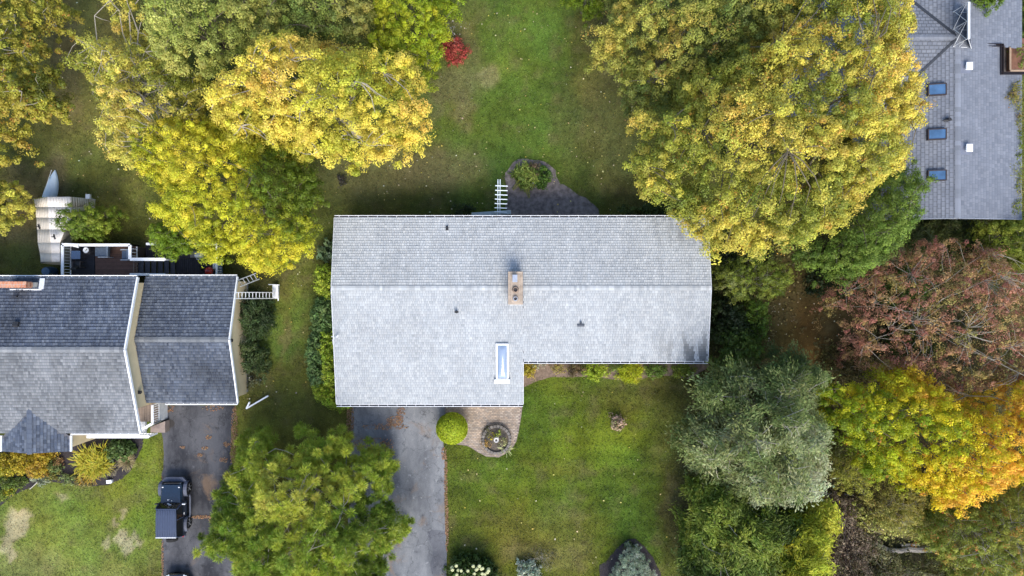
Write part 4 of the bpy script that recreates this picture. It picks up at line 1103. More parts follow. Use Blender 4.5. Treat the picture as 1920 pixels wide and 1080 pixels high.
# ================================================================ objects
# ---- fabric shelter
p0 = W(105, 430)
tn = thing('canopy_tent', 'sagging tan fabric shelter with a pitched top beside the rear deck', 'tent', (p0.x, p0.y, 0))
rows = [  # y (px) then x of: left hem, left eave/ridge break, right break, right hem
    (369, 64, 89, 132, 166), (388, 66, 91, 133, 167), (408, 68, 92, 134, 160), (430, 70, 93, 122, 140), (455, 71, 96, 112, 120), (475, 75, 97, 112, 120), (491, 77, 98, 112, 120)]
zz_ = (1.55, 2.35, 2.2, .7)
def tent_pts(k, j):
    y, *xs = rows[k]; z = zz_[j] - (0.04 if k in (1, 3, 5) else 0) * (1 if j in (0, 3) else .5) + (0.05 if k == 0 else 0)
    yy = y + (5 if (k == 0 and j == 0) else 0) + (3 if (k == 0 and j == 3) else 0)
    return W(xs[j], yy, z)
for j, nm in enumerate(('side_panel', 'roof_panel', 'side_panel')):
    mb = MB(); U = 8
    for k in range(len(rows) - 1):
        for u in range(U):
            def pt(kk, uu):
                a = tent_pts(kk, j); b = tent_pts(kk, j + 1); t = uu / U; p = a.lerp(b, t)
                p.z -= 0.10 * math.sin(math.pi * t) * (.5 if kk in (1, 3, 5) else .3) ;return p
            mb.face([pt(k, u), pt(k, u + 1), pt(k + 1, u + 1), pt(k + 1, u)])
    o = mb.build(nm, M_FABRIC if j != 1 else plain('pale_canopy_fabric', (.62, .585, .545), .8, var=.08, scale=1.5, bump=.25, bscale=7), tn, smooth=True)
    sm = o.modifiers.new('thick', 'SOLIDIFY'); sm.thickness = 0.015
for k in (0, 3, 6):
    for j in (0, 3):
        p = tent_pts(k, j); mb = MB(); mb.tube([(p.x, p.y, 0), p], .03, 6); mb.build('pole', M_WHITE2, tn)
for k in range(6):   # hanging walls
    for j in (0, 3):
        a = tent_pts(k, j); b = tent_pts(k + 1, j); mb = MB(); sgn = -.03 if j == 0 else .03
        mb.face([a, b, (b.x + sgn, b.y, .05), (a.x + sgn, a.y, .05)]); mb.build('wall_panel', M_FABRIC, tn)
mb = MB(); a = tent_pts(6, 0); b = tent_pts(6, 3); mb.beam(a + Vector((0, -.02, .0)), W(118, 490, 1.9), .10, .03); mb.build('dark_hem', M_BLACK, tn)
mb = MB(); p = tent_pts(6, 1); mb.face([W(75, 493, 1.4), W(98, 491, 2.2), W(118, 491, 1.9), W(118, 497, .9), W(98, 496, .9)]); mb.build('door_flap', M_FABRIC, tn)
for px, py, z in ((102, 444, 2.52), (73, 425, 1.7)):
    p = W(px, py, z + .05); mb = MB(); mb.box(p, (.10, .34, .03), Matrix.Rotation(.3, 3, 'Z')); mb.box(p + Vector((-.08, 0, 0)), (.24, .06, .03)); mb.build('vent_patch', M_BLACK, tn)
p = W(164, 371, 1.3); mb = MB(); mb.box((p.x, p.y + .1, 1.2), (.28, .3, .2)); mb.build('sand_bag', M_WHITE2, tn)

# ---- hull lying upside down, its stern under the tent
p = W(88, 345)
A_ = W(100, 318, .3); B_ = W(80, 392, .3)
ax = (B_ - A_); L_ = ax.length; ax.normalize(); sd = Vector((ax.y, -ax.x, 0))
mb = MB(); ns, nc = 22, 12
for i_ in range(ns + 1):
    t = i_ / ns; hw = 0.46 * (math.sin(math.pi * min(t * 0.80 + .0, 1)) ** .75); hw = max(hw, .012); hh = .34 * (math.sin(math.pi * min(t * .8 + .02, 1)) ** .5)
    bend = 0.12 * math.sin(math.pi * t)
    for j in range(nc + 1):
        a = math.pi * j / nc
        q = A_ + ax * (L_ * t) + sd * (hw * math.cos(a) - bend); mb.v.append((q.x, q.y, .06 + hh * math.sin(a) ** .8)); mb.c.append((1, 1, 1))
for i_ in range(ns):
    for j in range(nc):
        a = i_ * (nc + 1) + j; mb.f.append((a, a + 1, a + nc + 2, a + nc + 1))
ky = mb.build('canoe', M_HULL, smooth=True, origin=(p.x, p.y, 0)); tag(ky, 'pale blue upturned canoe with its pointed bow poking out from the tan shelter', 'canoe')
mb = MB(); mb.tube([A_ + ax * .06 + Vector((0, 0, .16)), A_ + ax * 1.2 - sd * .10 + Vector((0, 0, .40)), A_ + ax * 2.4 - sd * .11 + Vector((0, 0, .41))], .018, 6); mb.build('keel', M_WHITE2, ky)
mb = MB(); q = A_ + ax * .62 + sd * .06; mb.box((q.x, q.y, .385), (.12, .05, .03)); mb.build('scupper', plain('teal_fitting', (.08, .22, .22), .5), ky)

# ---- on the rear deck
def chair(name, label, px, py, z, wd, dp, back_dir, cush, frame, footrest=0.0):
    p = W(px, py, z + .4); t = thing(name, label, 'chair', (p.x, p.y, z))
    d = Vector((*back_dir, 0)); s = Vector((-d.y, d.x, 0)); c = Vector((p.x, p.y, z)); up = Vector((0, 0, 1))
    def bx(nm, mat, off, ln, w_, zc, ht, tilt=0):
        m_ = MB(); M_ = Matrix((d, s, up)).transposed(); m_.box(c + d * off + up * zc, (ln, w_, ht), M_ @ Matrix.Rotation(tilt, 3, 'Y') if tilt else M_); return m_.build(nm, mat, t, bevel=.02)
    bx('seat', cush, -.05, dp * .72, wd - .12, .40, .12)
    bx('backrest', cush, dp * .44, .14, wd - .10, .66, .62, .35)
    for k in (-1, 1):
        m_ = MB(); m_.beam(c + s * k * wd / 2 - d * dp * .45 + up * .60, c + s * k * wd / 2 + d * dp * .45 + up * .64, .07, .04); m_.build('armrest', frame, t)
        for e in (-1, 1):
            m_ = MB(); m_.beam(c + s * k * wd / 2 + d * e * dp * .38, c + s * k * wd / 2 + d * e * dp * .38 + up * .6, .05, .05); m_.build('leg', frame, t)
    if footrest: bx('footrest', cush, -dp * .62, footrest, wd - .14, .36, .08, -.15)
    return t
chair('lounge_chair', 'wide grey recliner with pale armrests in the middle of the rear deck', 197, 472, zd, .74, .78, (1, 0), M_CUSHION, M_CHAIR, .42)
chair('deck_chair', 'blue-grey cushioned chair in the corner of the deck by the stairs', 237, 478, zd, .68, .62, (1, 0), plain('blue_grey_cushion', (.07, .10, .15), .8), M_CHAIR)
chair('dining_chair', 'small dark chair tucked under the round-cornered black table', 147, 496, zd, .5, .48, (0, -1), M_BLACK, plain('dark_chair_wood', (.06, .045, .04), .7))
p = W(142, 478, zd + .7)
tb = thing('patio_table', 'small dark glass-topped table in the left corner of the rear deck', 'table', (p.x, p.y, zd))
mb = MB(); mb.box((p.x, p.y, zd + .70), (.62, .56, .03)); mb.build('tabletop', M_GLASS, tb, bevel=.03)
for a in (-1, 1):
    for b in (-1, 1):
        mb = MB(); mb.beam((p.x + a * .26, p.y + b * .23, zd), (p.x + a * .26, p.y + b * .23, zd + .68), .04, .04); mb.build('leg', M_BLACK, tb)
p2 = W(162, 470, zd + .5)
st = thing('side_table', 'square black side table carrying the white bowl', 'table', (p2.x, p2.y, zd))
mb = MB(); mb.box((p2.x, p2.y, zd + .45), (.46, .46, .04)); mb.build('tabletop', M_BLACK, st, bevel=.01)
for a in (-1, 1):
    for b in (-1, 1):
        mb = MB(); mb.beam((p2.x + a * .19, p2.y + b * .19, zd), (p2.x + a * .19, p2.y + b * .19, zd + .44), .04, .04); mb.build('leg', M_BLACK, st)
p = W(161.5, 469, zd + .55)
mb = MB(); mb.lathe((p.x, p.y, zd + .47), [(.08, 0), (.15, .05), (.19, .12), (.17, .12), (.12, .06), (.06, .04)], 18); bw_o = mb.build('bowl', M_WHITE, smooth=False); tag(bw_o, 'round white bowl on the black side table', 'bowl')
mb = MB(); mb.tube([(p.x - .06, p.y - .05, zd + .53), (p.x + .06, p.y + .07, zd + .58)], .03, 6); mb.build('spoon', plain('grey_green_item', (.25, .28, .22), .6), bw_o)
# folded parasol on the rail corner
a = W(122, 457, 2.35); b = W(149, 461, 2.2)
ps = thing('folded_parasol', 'folded white parasol lying along the top-left corner of the deck rail', 'parasol', (a.x, a.y, 2.2))
mb = MB(); n = 9; dv = (b - a); L_ = dv.length; dv.normalize(); s = Vector((-dv.y, dv.x, 0))
for k in range(n):
    t0, t1 = k / n - .5, (k + 1) / n - .5; zt0 = .10 * math.cos(t0 * 2.6) + (.03 if k % 2 else 0); zt1 = .10 * math.cos(t1 * 2.6) + (0 if k % 2 else .03)
    mb.face([a + s * t0 * .08 + Vector((0, 0, .06)), b + s * t0 * .30 + Vector((0, 0, zt0)), b + s * t1 * .30 + Vector((0, 0, zt1)), a + s * t1 * .08 + Vector((0, 0, .06))])
o = mb.build('canopy', M_WHITE, ps); sm = o.modifiers.new('thick', 'SOLIDIFY'); sm.thickness = .03
mb = MB(); mb.tube([a - dv * .2 + Vector((0, 0, .04)), b + dv * .05 + Vector((0, 0, -.02))], .022, 6); mb.build('pole', M_ALU, ps)
# gas grill
p = W(374, 477, 1.3)
gr = thing('gas_grill', 'black gas grill with silver lid and handle on the lower dark deck', 'grill', (p.x, p.y, zl2))
z0 = zl2
mb = MB(); mb.box((p.x, p.y, z0 + .42), (.62, .42, .78)); mb.build('cabinet', M_BLACK, gr, bevel=.02)
mb = MB()
for k in range(7):
    a0 = math.pi * k / 7; a1 = math.pi * (k + 1) / 7; f = lambda a: (p.y + .24 * math.cos(a), z0 + .83 + .22 * math.sin(a))
    (ya_, za_), (yb_, zb__) = f(a0), f(a1); mb.face([(p.x - .30, ya_, za_), (p.x + .30, ya_, za_), (p.x + .30, yb_, zb__), (p.x - .30, yb_, zb__)][::-1])
for sx in (-1, 1): mb.face([(p.x + sx * .30, p.y + .24 * math.cos(math.pi * k / 7), z0 + .83 + .22 * math.sin(math.pi * k / 7)) for k in range(8)])
mb.build('lid', plain('dull_steel_lid', (.16, .19, .22), .4, metal=.3), gr)
mb = MB(); mb.tube([(p.x - .22, p.y - .24, z0 + .88), (p.x - .22, p.y - .32, z0 + .88), (p.x + .22, p.y - .32, z0 + .88), (p.x + .22, p.y - .24, z0 + .88)], .022, 6); mb.build('handle', M_STEEL, gr)
for sx in (-1, 1):
    mb = MB(); mb.box((p.x + sx * .50, p.y, z0 + .84), (.34, .42, .03)); mb.build('side_shelf', plain('dark_steel_shelf', (.05, .055, .065), .4), gr)
mb = MB(); mb.tube([(p.x + .42, p.y - .16, z0 + .875), (p.x + .52, p.y + .12, z0 + .875)], .018, 5); mb.tube([(p.x + .50, p.y - .16, z0 + .875), (p.x + .58, p.y + .02, z0 + .875)], .014, 5); mb.build('tongs', M_STEEL, gr)
# red kettle barbecue
p = W(391.5, 508, 1.1)
kb = thing('kettle_barbecue', 'round red kettle barbecue on the lower deck by the eave', 'barbecue', (p.x, p.y, zl2))
mb = MB(); mb.lathe((p.x, p.y, zl2 + .5), [(.08, 0), (.22, .08), (.29, .22), (.29, .25), (.24, .36), (.14, .43), (.03, .455)], 20); mb.build('kettle', M_RED, kb, smooth=True)
mb = MB(); mb.tube([(p.x - .08, p.y, zl2 + .94), (p.x - .06, p.y, zl2 + 1.0), (p.x + .06, p.y, zl2 + 1.0), (p.x + .08, p.y, zl2 + .94)], .014, 5); mb.build('handle', M_BLACK, kb)
for k in range(3):
    a = k * 2.09 + .4; mb = MB(); mb.tube([(p.x + .34 * math.cos(a), p.y + .34 * math.sin(a), zl2), (p.x + .15 * math.cos(a), p.y + .15 * math.sin(a), zl2 + .55)], .016, 5); mb.build('leg', M_STEEL, kb)
p = W(402, 498, .9); t = thing('cool_box', 'pale blue and white cool box beside the red kettle barbecue', 'cool box', (p.x, p.y, zl2))
mb = MB(); mb.box((p.x, p.y, zl2 + .2), (.30, .42, .40)); mb.build('body', M_LIGHTBLUE, t, bevel=.03)
mb = MB(); mb.box((p.x, p.y, zl2 + .43), (.32, .44, .06)); mb.build('lid', M_WHITE, t, bevel=.02)
mb = MB(); mb.tube([(p.x - .03, p.y - .06, zl2 + .47), (p.x - .03, p.y + .06, zl2 + .47)], .02, 5); mb.build('handle', plain('grey_handle', (.2, .22, .25), .5), t)
p = W(409, 505, .7); mb = MB(); mb.box((p.x, p.y, zl2 + .1), (.35, .62, .2)); tag(mb.build('storage_tub', plain('slate_blue_tub', (.10, .14, .20), .5), bevel=.04), 'low slate blue tub between the cool box and the deck railing', 'tub')
p = W(379, 505, .7); mb = MB(); mb.lathe((p.x, p.y, zl2), [(.12, 0), (.15, .3), (.13, .3), (.11, .05)], 12); tag(mb.build('bucket', M_BLACK), 'small black bucket left of the red kettle barbecue', 'bucket')
p = W(88, 509, .8); t = thing('water_barrel', 'dark blue barrel in the shade below the back eave', 'barrel', (p.x, p.y, 0))
mb = MB(); mb.lathe((p.x, p.y, 0), [(.27, 0), (.32, .2), (.33, .5), (.32, .8), (.28, .95), (.26, .95), (.25, .9)], 18); mb.build('body', plain('blue_barrel', (.03, .07, .14), .5), t)
mb = MB(); mb.lathe((p.x, p.y, .9), [(.26, 0), (.26, .05), (.08, .07)], 18); mb.build('lid', plain('blue_lid', (.05, .10, .17), .5), t)

# ---- ladders
def ladder(name, label, a, b, wd, rungs, rail=.05, mat=None):
    a = Vector(a); b = Vector(b); t = thing(name, label, 'ladder', (a.x, a.y, 0)); d = (b - a).normalized(); s = d.cross(Vector((0, 0, 1))).normalized(); mat = mat or M_ALU
    for k in (-1, 1):
        mb = MB(); mb.beam(a + s * k * wd / 2, b + s * k * wd / 2, rail, .09); mb.build('rail', mat, t)
    for k in range(rungs):
        p = a.lerp(b, (k + .6) / (rungs + .2)); mb = MB(); mb.tube([p - s * wd / 2, p + s * wd / 2], .026, 6); mb.build('rung', mat, t)
    return t
t = ladder('extension_ladder', 'long white ladder leaning on the cream garage gable', W(515, 554, .55), W(443, 554, 3.55), .40, 11)
a = W(517, 547, .35); mb = MB(); mb.box((a.x - .05, a.y, .18), (.35, .95, .35)); mb.build('foot_stand', M_WHITE2, t)
mb = MB(); mb.beam((a.x + .18, a.y - .62, .36), (a.x + .12, a.y + .5, .36), .06, .06); mb.beam((a.x - .5, a.y + .5, .36), (a.x + .25, a.y + .46, .36), .05, .05); mb.build('stabiliser', M_WHITE, t)
ladder('step_ladder', 'short white ladder lying tilted by the corner of the garage roof', W(483, 518, .5), W(447, 532, 1.7), .46, 5)
# fallen downspout
t = thing('downspout', 'bent white downspout lying on the grass below the garage corner', 'downspout', tuple(W(475, 760)))
mb = MB(); mb.beam(W(462, 766, .12), W(503, 742, .35), .10, .08); mb.build('pipe', M_WHITE, t)
mb = MB(); mb.beam(W(462, 766, .12), W(468, 754, .5), .10, .08); mb.build('elbow', M_WHITE, t)
# white box in the bed
p = W(205, 903, .2); mb = MB(); mb.box((p.x, p.y, .12), (.32, .20, .24), Matrix.Rotation(.1, 3, 'Z')); mb.box((p.x, p.y, .25), (.36, .24, .03), Matrix.Rotation(.1, 3, 'Z')); tag(mb.build('utility_box', M_WHITE, bevel=.01), 'little white box standing in the black mulch at the lawn edge', 'box')
p = W(35, 905, .15); mb = MB(); mb.tube([W(56, 917, .05), W(66, 908, .4), W(70, 904, .6)], .03, 6); tag(mb.build('garden_stake', plain('grey_stick', (.35, .32, .27), .8)), 'thin grey stick leaning over the edge of the mulch bed', 'stick')

# ---- trellis arch behind the middle house
p = W(938, 372)
tr = thing('garden_arbour', 'pale blue-grey arbour with seven cross slats behind the pale-roofed house', 'arbour', (p.x, p.y, 0))
za_ = 2.25
for px in (933.7, 937.8):
    mb = MB(); mb.beam(W(px, 336.5, za_), W(px - .5, 407, za_), .05, .14); mb.build('beam', M_PALEBLUEWOOD, tr)
for k, py in enumerate((348.5, 357, 365.3, 373.5, 381.8, 389.8, 397.3)):
    mb = MB(); mb.beam(W(928.7 - k * .25, py - .3, za_ + .09), W(952 - k * .25, py + .6, za_ + .09), .055, .06); mb.build('slat', plain('slat_paint', (.62, .69, .72), .6) if k == 0 else bpy.data.materials['slat_paint'], tr)
for px, py in ((933.5, 340), (937.5, 340), (933.5, 400), (937.5, 400)):
    q = W(px, py, za_); mb = MB(); mb.beam((q.x, q.y, 0), (q.x, q.y, za_ - .07), .08, .08); mb.build('post', M_STAIN, tr)
t = thing('side_gate', 'grey-green wooden gate panel standing beside the arbour along the back wall', 'gate', tuple(W(920, 402)))
a = W(884, 402.5, 1.9); b = W(958, 397.5, 1.9)
mb = MB(); mb.beam(a, b, .26, .06); mb.build('top_rail', M_STAIN, t)
for k in range(14):
    q = a.lerp(b, (k + .5) / 14); mb = MB(); mb.beam((q.x, q.y, .1), (q.x, q.y, 1.85), .17, .03, up=(0, 1, 0)); mb.build('board', M_STAIN, t)

# ---- round stone planter with a little column
p = W(931, 823)
fp = thing('round_planter', 'round stone-edged planter with withered plants on the brick patio', 'planter', (p.x, p.y, 0))
ns = 26
for k in range(ns):
    a = 2 * math.pi * k / ns; g = .75 + .5 * random.random()
    mb = MB(); mb.box((p.x + .93 * math.cos(a), p.y + .93 * math.sin(a), .17 + .02 * random.random()), (.2, .205, .32), Matrix.Rotation(a + .05 * random.gauss(0, 1), 3, 'Z'), (.15 * g, .135 * g, .12 * g)); mb.build('stone', M_BRICK, fp, tint=True, bevel=.02)
mb = MB(); mb.lathe((p.x, p.y, 0), [(.86, 0), (.86, .20), (.5, .25), (.05, .26)], 24); mb.build('soil', plain('dark_planter_soil', (.085, .07, .055), .95, var=.5, scale=9, bump=1, bscale=25), fp)
q = W(930.5, 825, .7)
cl_ = thing('stone_pedestal', 'small pale round pedestal in the middle of the round planter', 'pedestal', (q.x, q.y, .27))
mb = MB(); mb.lathe((q.x, q.y, .25), [(.17, 0), (.17, .05), (.10, .09), (.09, .42), (.11, .46), (.165, .50), (.165, .55), (.12, .55), (.08, .52), (.06, .40)], 18); mb.build('column', plain('pale_stone', (.50, .48, .45), .8, var=.15), cl_)
mb = MB(); mb.lathe((q.x, q.y, .70), [(.075, 0), (.075, .05)], 12); mb.build('pipe_mouth', M_FLUE, cl_)

# ---- round marks in the dark driveway
M_COVER = plain('old_iron_cover', (0.030, 0.027, 0.026), .8, var=.25, scale=9)
for i_, (px, py, r) in enumerate(((320, 794, .28), (407, 978, .52))):
    q = W(px, py); mb = MB(); mb.lathe((q.x, q.y, .0), [(r, 0), (r, .016), (r * .9, .018), (r * .88, .014), (.03, .014)], 24)
    tag(mb.build('drain_cover', M_COVER), ('small dark round cover at the house end of the dark driveway', 'large round cover in the dark driveway right of the off-road car')[i_], 'drain cover', 'round covers in the dark driveway')

# ================================================================ cars
def wheel(parent, x, y, r, wd):
    mb = MB(); n = 20
    prof = [(-wd / 2, r * .7), (-wd / 2, r * .95), (-wd * .38, r), (wd * .38, r), (wd / 2, r * .95), (wd / 2, r * .7)]
    for k in range(n):
        a = 2 * math.pi * k / n
        for (dx, rr) in prof: mb.v.append((x + dx, y + rr * math.cos(a), r + rr * math.sin(a))); mb.c.append((1, 1, 1))
    m = len(prof)
    for k in range(n):
        for j in range(m - 1): mb.f.append((k * m + j, ((k + 1) % n) * m + j, ((k + 1) % n) * m + j + 1, k * m + j + 1))
    wv = mb.build('wheel', M_TYRE, parent, smooth=False)
    m2 = MB(); s = 1 if x > ORG[parent.name].x else -1
    for k in range(5):
        a = 2 * math.pi * k / 5; m2.beam((x + s * wd * .40, y, r), (x + s * wd * .40, y + r * .68 * math.cos(a), r + r * .68 * math.sin(a)), .07, .04)
    m2.build('rim', M_STEEL, wv)
def loft(mb, secs, close=True):
    """sections: list of equal-length point rings"""
    m = len(secs[0]); i = len(mb.v)
    for s in secs:
        for p in s: mb.v.append(tuple(p)); mb.c.append((1, 1, 1))
    for k in range(len(secs) - 1):
        for j in range(m):
            a = i + k * m + j; b = i + k * m + (j + 1) % m; mb.f.append((a, b, b + m, a + m))
    mb.f.append(tuple(i + j for j in range(m))[::-1]); mb.f.append(tuple(i + (len(secs) - 1) * m + j for j in range(m)))
def ring(x0, x1, y, z0, z1, r=.06):
    return [(x0 + r, y, z0), (x1 - r, y, z0), (x1, y, z0 + r), (x1, y, z1 - r), (x1 - r, y, z1), (x0 + r, y, z1), (x0, y, z1 - r), (x0, y, z0 + r)]
CX, CY = -23.10, -14.95
jp = thing('off_road_car', 'boxy dark blue off-road car with ribbed top on the dark driveway', 'car', (CX, CY, 0))
mb = MB()
# tub and engine bay: nose at +y
loft(mb, [ring(CX - .70, CX + .70, CY + 1.62, .62, 1.06), ring(CX - .74, CX + .74, CY + .55, .50, 1.10), ring(CX - .78, CX + .78, CY + .45, .48, 1.12), ring(CX - .80, CX + .80, CY - 1.80, .48, 1.14), ring(CX - .78, CX + .78, CY - 1.90, .55, 1.10)])
mb.build('body', M_CARPAINT, jp, bevel=.02)
mb = MB(); loft(mb, [ring(CX - .62, CX + .62, CY + 1.60, 1.02, 1.09, .03), ring(CX - .66, CX + .66, CY + 1.0, 1.05, 1.15, .03), ring(CX - .70, CX + .70, CY + .45, 1.08, 1.19, .03)]); hd = mb.build('hood', M_CARPAINT, jp, smooth=False, bevel=.02)
for s in (-1, 1):
    mb = MB(); mb.box((CX + s * .55, CY + 1.45, 1.12), (.10, .06, .05)); mb.build('latch', M_ALU, hd)
mb = MB(); mb.box((CX - .15, CY + .62, 1.19), (.12, .04, .03)); mb.box((CX + .1, CY + .56, 1.195), (.06, .04, .03)); mb.build('washer_jet', M_ALU, hd)
# windscreen
mb = MB(); mb.face([(CX - .68, CY + .42, 1.20), (CX + .68, CY + .42, 1.20), (CX + .64, CY + .18, 1.70), (CX - .64, CY + .18, 1.70)]); ws = mb.build('windscreen', M_CARGLASS, jp)
mb = MB()
for a, b in (((CX - .71, CY + .44, 1.18), (CX - .67, CY + .16, 1.74)), ((CX + .71, CY + .44, 1.18), (CX + .67, CY + .16, 1.74)), ((CX - .67, CY + .16, 1.74), (CX + .67, CY + .16, 1.74)), ((CX - .71, CY + .44, 1.18), (CX + .71, CY + .44, 1.18))): mb.beam(a, b, .07, .05)
mb.build('windscreen_frame', M_CARPAINT, ws)
for s in (-.28, .28):
    mb = MB(); mb.beam((CX + s - .18, CY + .44, 1.24), (CX + s + .2, CY + .36, 1.40), .03, .02); mb.build('wiper', M_BLACK, jp)
mb = MB(); mb.box((CX - .08, CY + .40, 1.33), (.16, .05, .02)); mb.box((CX + .08, CY + .36, 1.42), (.18, .05, .02)); mb.build('dash_papers', M_WHITE2, jp)
# hard top with ribs
mb = MB(); loft(mb, [ring(CX - .66, CX + .66, CY + .20, 1.70, 1.80, .04), ring(CX - .69, CX + .69, CY - .2, 1.72, 1.83, .04), ring(CX - .70, CX + .70, CY - 1.2, 1.72, 1.84, .04), ring(CX - .70, CX + .70, CY - 1.70, 1.68, 1.81, .04)]); top = mb.build('hard_top', M_SOFTTOP, jp, bevel=.015)
for k in range(8):
    x = CX - .56 + k * .16; mb = MB(); mb.beam((x, CY + .10, 1.825), (x, CY - 1.60, 1.835), .06, .03); mb.build('rib', M_SOFTTOP, top)
mb = MB(); mb.beam((CX - .68, CY - 1.72, 1.78), (CX + .68, CY - 1.72, 1.78), .05, .08); mb.build('rear_edge', M_ALU, top)
for s in (-1, 1):
    # side walls of the top with glass
    mb = MB(); mb.face([(CX + s * .70, CY + .18, 1.74), (CX + s * .79, CY + .42, 1.12), (CX + s * .80, CY - 1.85, 1.12), (CX + s * .70, CY - 1.70, 1.74)]); sg = mb.build('side_glass', M_CARGLASS, jp)
    mb = MB()
    for ya_, yb_ in ((.42, .18), (-.55, -.55), (-1.85, -1.70)): mb.beam((CX + s * .805, CY + ya_, 1.12), (CX + s * .715, CY + yb_, 1.74), .06, .05)
    mb.build('pillar', M_SOFTTOP, sg)
    mb = MB(); loft(mb, [ring(CX + s * .80 - .015, CX + s * .80 + .015, CY + .40, .55, 1.10, .01), ring(CX + s * .82 - .015, CX + s * .82 + .015, CY - .55, .55, 1.11, .01)]); dr = mb.build('door', M_CARPAINT, jp)
    mb = MB(); mb.beam((CX + s * .845, CY - .42, 1.0), (CX + s * .845, CY - .28, 1.0), .03, .04); mb.build('handle', M_ALU, dr)
    mb = MB(); mb.box((CX + s * .93, CY + .36, 1.22), (.22, .08, .17)); mb.build('mirror', M_ALU if s > 0 else M_BLACK, jp, bevel=.02)
    for yc in (1.22, -1.18):
        mb = MB(); n = 8; pts = []
        for k in range(n + 1):
            a = math.pi * (k / n); pts.append((yc + .52 * math.cos(a), .52 + .46 * math.sin(a) ** .6))
        for k in range(n):
            (ya_, za__), (yb_, zb__) = pts[k], pts[k + 1]
            x0, x1 = CX + s * .74, CX + s * .97
            mb.face([(x0, CY + ya_, za__), (x1, CY + ya_, za__ - .02), (x1, CY + yb_, zb__ - .02), (x0, CY + yb_, zb__)])
            mb.face([(x1, CY + ya_, za__ - .02), (x1, CY + ya_, za__ - .09), (x1, CY + yb_, zb__ - .09), (x1, CY + yb_, zb__ - .02)])
        mb.build('wheel_arch', M_FLARE, jp)
        wheel(jp, CX + s * .80, CY + yc, .39, .25)
    mb = MB(); mb.tube([(CX + s * .93, CY + .78, .48), (CX + s * .98, CY + .6, .44), (CX + s * .98, CY - .6, .44), (CX + s * .93, CY - .78, .48)], .06, 8); mb.build('side_step', M_FLARE, jp)
    mb = MB(); mb.lathe((0, 0, 0), [(.09, 0), (.10, .03), (.03, .05)], 12); Mx = Matrix.Rotation(-math.pi / 2, 3, 'X'); mb.v = [tuple(Mx @ Vector(v) + Vector((CX + s * .48, CY + 1.64, .86))) for v in mb.v]; mb.build('headlight', M_ALU, jp)
    mb = MB(); mb.box((CX + s * .74, CY - 1.93, .92), (.10, .06, .18)); mb.build('tail_light', M_RED, jp)
mb = MB(); loft(mb, [ring(CX - .92, CX + .92, CY + 1.70, .52, .70, .03), ring(CX - .60, CX + .60, CY + 2.02, .52, .70, .03)]); mb.build('bumper', M_FLARE, jp, bevel=.02)
mb = MB(); mb.box((CX, CY - 2.02, .58), (1.5, .18, .16)); mb.build('bumper', M_FLARE, jp, bevel=.03)
mb = MB(); mb.box((CX, CY + 1.70, .86), (1.0, .04, .36)); 
for k in range(7): mb.box((CX - .30 + k * .10, CY + 1.725, .87), (.05, .02, .28))
mb.build('grille', M_BLACK, jp)
mb = MB(); n = 18
for k in range(n):
    a = 2 * math.pi * k / n
    for dy, rr in ((0, .2), (0, .36), (.06, .38), (.2, .38), (.24, .34)): mb.v.append((CX + rr * math.cos(a), CY - 2.22 + dy, .95 + rr * math.sin(a))); mb.c.append((1, 1, 1))
for k in range(n):
    for j in range(4): mb.f.append((k * 5 + j, k * 5 + j + 1, ((k + 1) % n) * 5 + j + 1, ((k + 1) % n) * 5 + j))
mb.build('spare_wheel', M_TYRE, jp)
mb = MB(); mb.face([(CX - .66, CY - 1.72, 1.70), (CX + .66, CY - 1.72, 1.70), (CX + .74, CY - 1.9, 1.14), (CX - .74, CY - 1.9, 1.14)]); mb.build('rear_glass', M_CARGLASS, jp)

# second car, only its nose shows
DX, DY = -22.95, -21.72
c2 = thing('parked_car', 'black car with only its rounded front end showing at the driveway foot', 'car', (DX, DY, 0))
mb = MB()
secs = []
for (y, hw, z0_, z1_) in ((2.18, .55, .35, .58), (2.10, .72, .28, .70), (1.7, .82, .25, .80), (.95, .88, .22, .95), (.0, .90, .22, .98), (-1.4, .90, .22, 1.0), (-2.0, .84, .25, .98), (-2.2, .72, .35, .85)): secs.append(ring(DX - hw, DX + hw, DY + y, z0_, z1_, .12))
loft(mb, secs); mb.build('body', plain('black_paint', (.010, .011, .014), .25, spec=.5, coat=.7), c2, smooth=True)
mb = MB(); secs = [ring(DX - hw, DX + hw, DY + y, .94, z1_, .1) for (y, hw, z1_) in ((.95, .72, 1.10), (.25, .70, 1.44), (-1.0, .68, 1.48), (-1.9, .62, 1.12))]
loft(mb, secs); mb.build('cabin', M_CARGLASS, c2, smooth=True)
mb = MB(); mb.box((DX, DY - .4, 1.475), (1.15, 1.2, .03)); mb.build('roof_panel', bpy.data.materials['black_paint'], c2, bevel=.02)
for s in (-1, 1):
    mb = MB(); mb.box((DX + s * .58, DY + 2.02, .66), (.26, .16, .10), Matrix.Rotation(-s * .4, 3, 'Z')); mb.build('headlight', M_ALU, c2, bevel=.03)
    for yc in (1.35, -1.35): wheel(c2, DX + s * .82, DY + yc, .33, .2)
mb = MB(); mb.box((DX, DY + 2.16, .50), (.5, .04, .14)); mb.build('grille', M_ALU, c2)
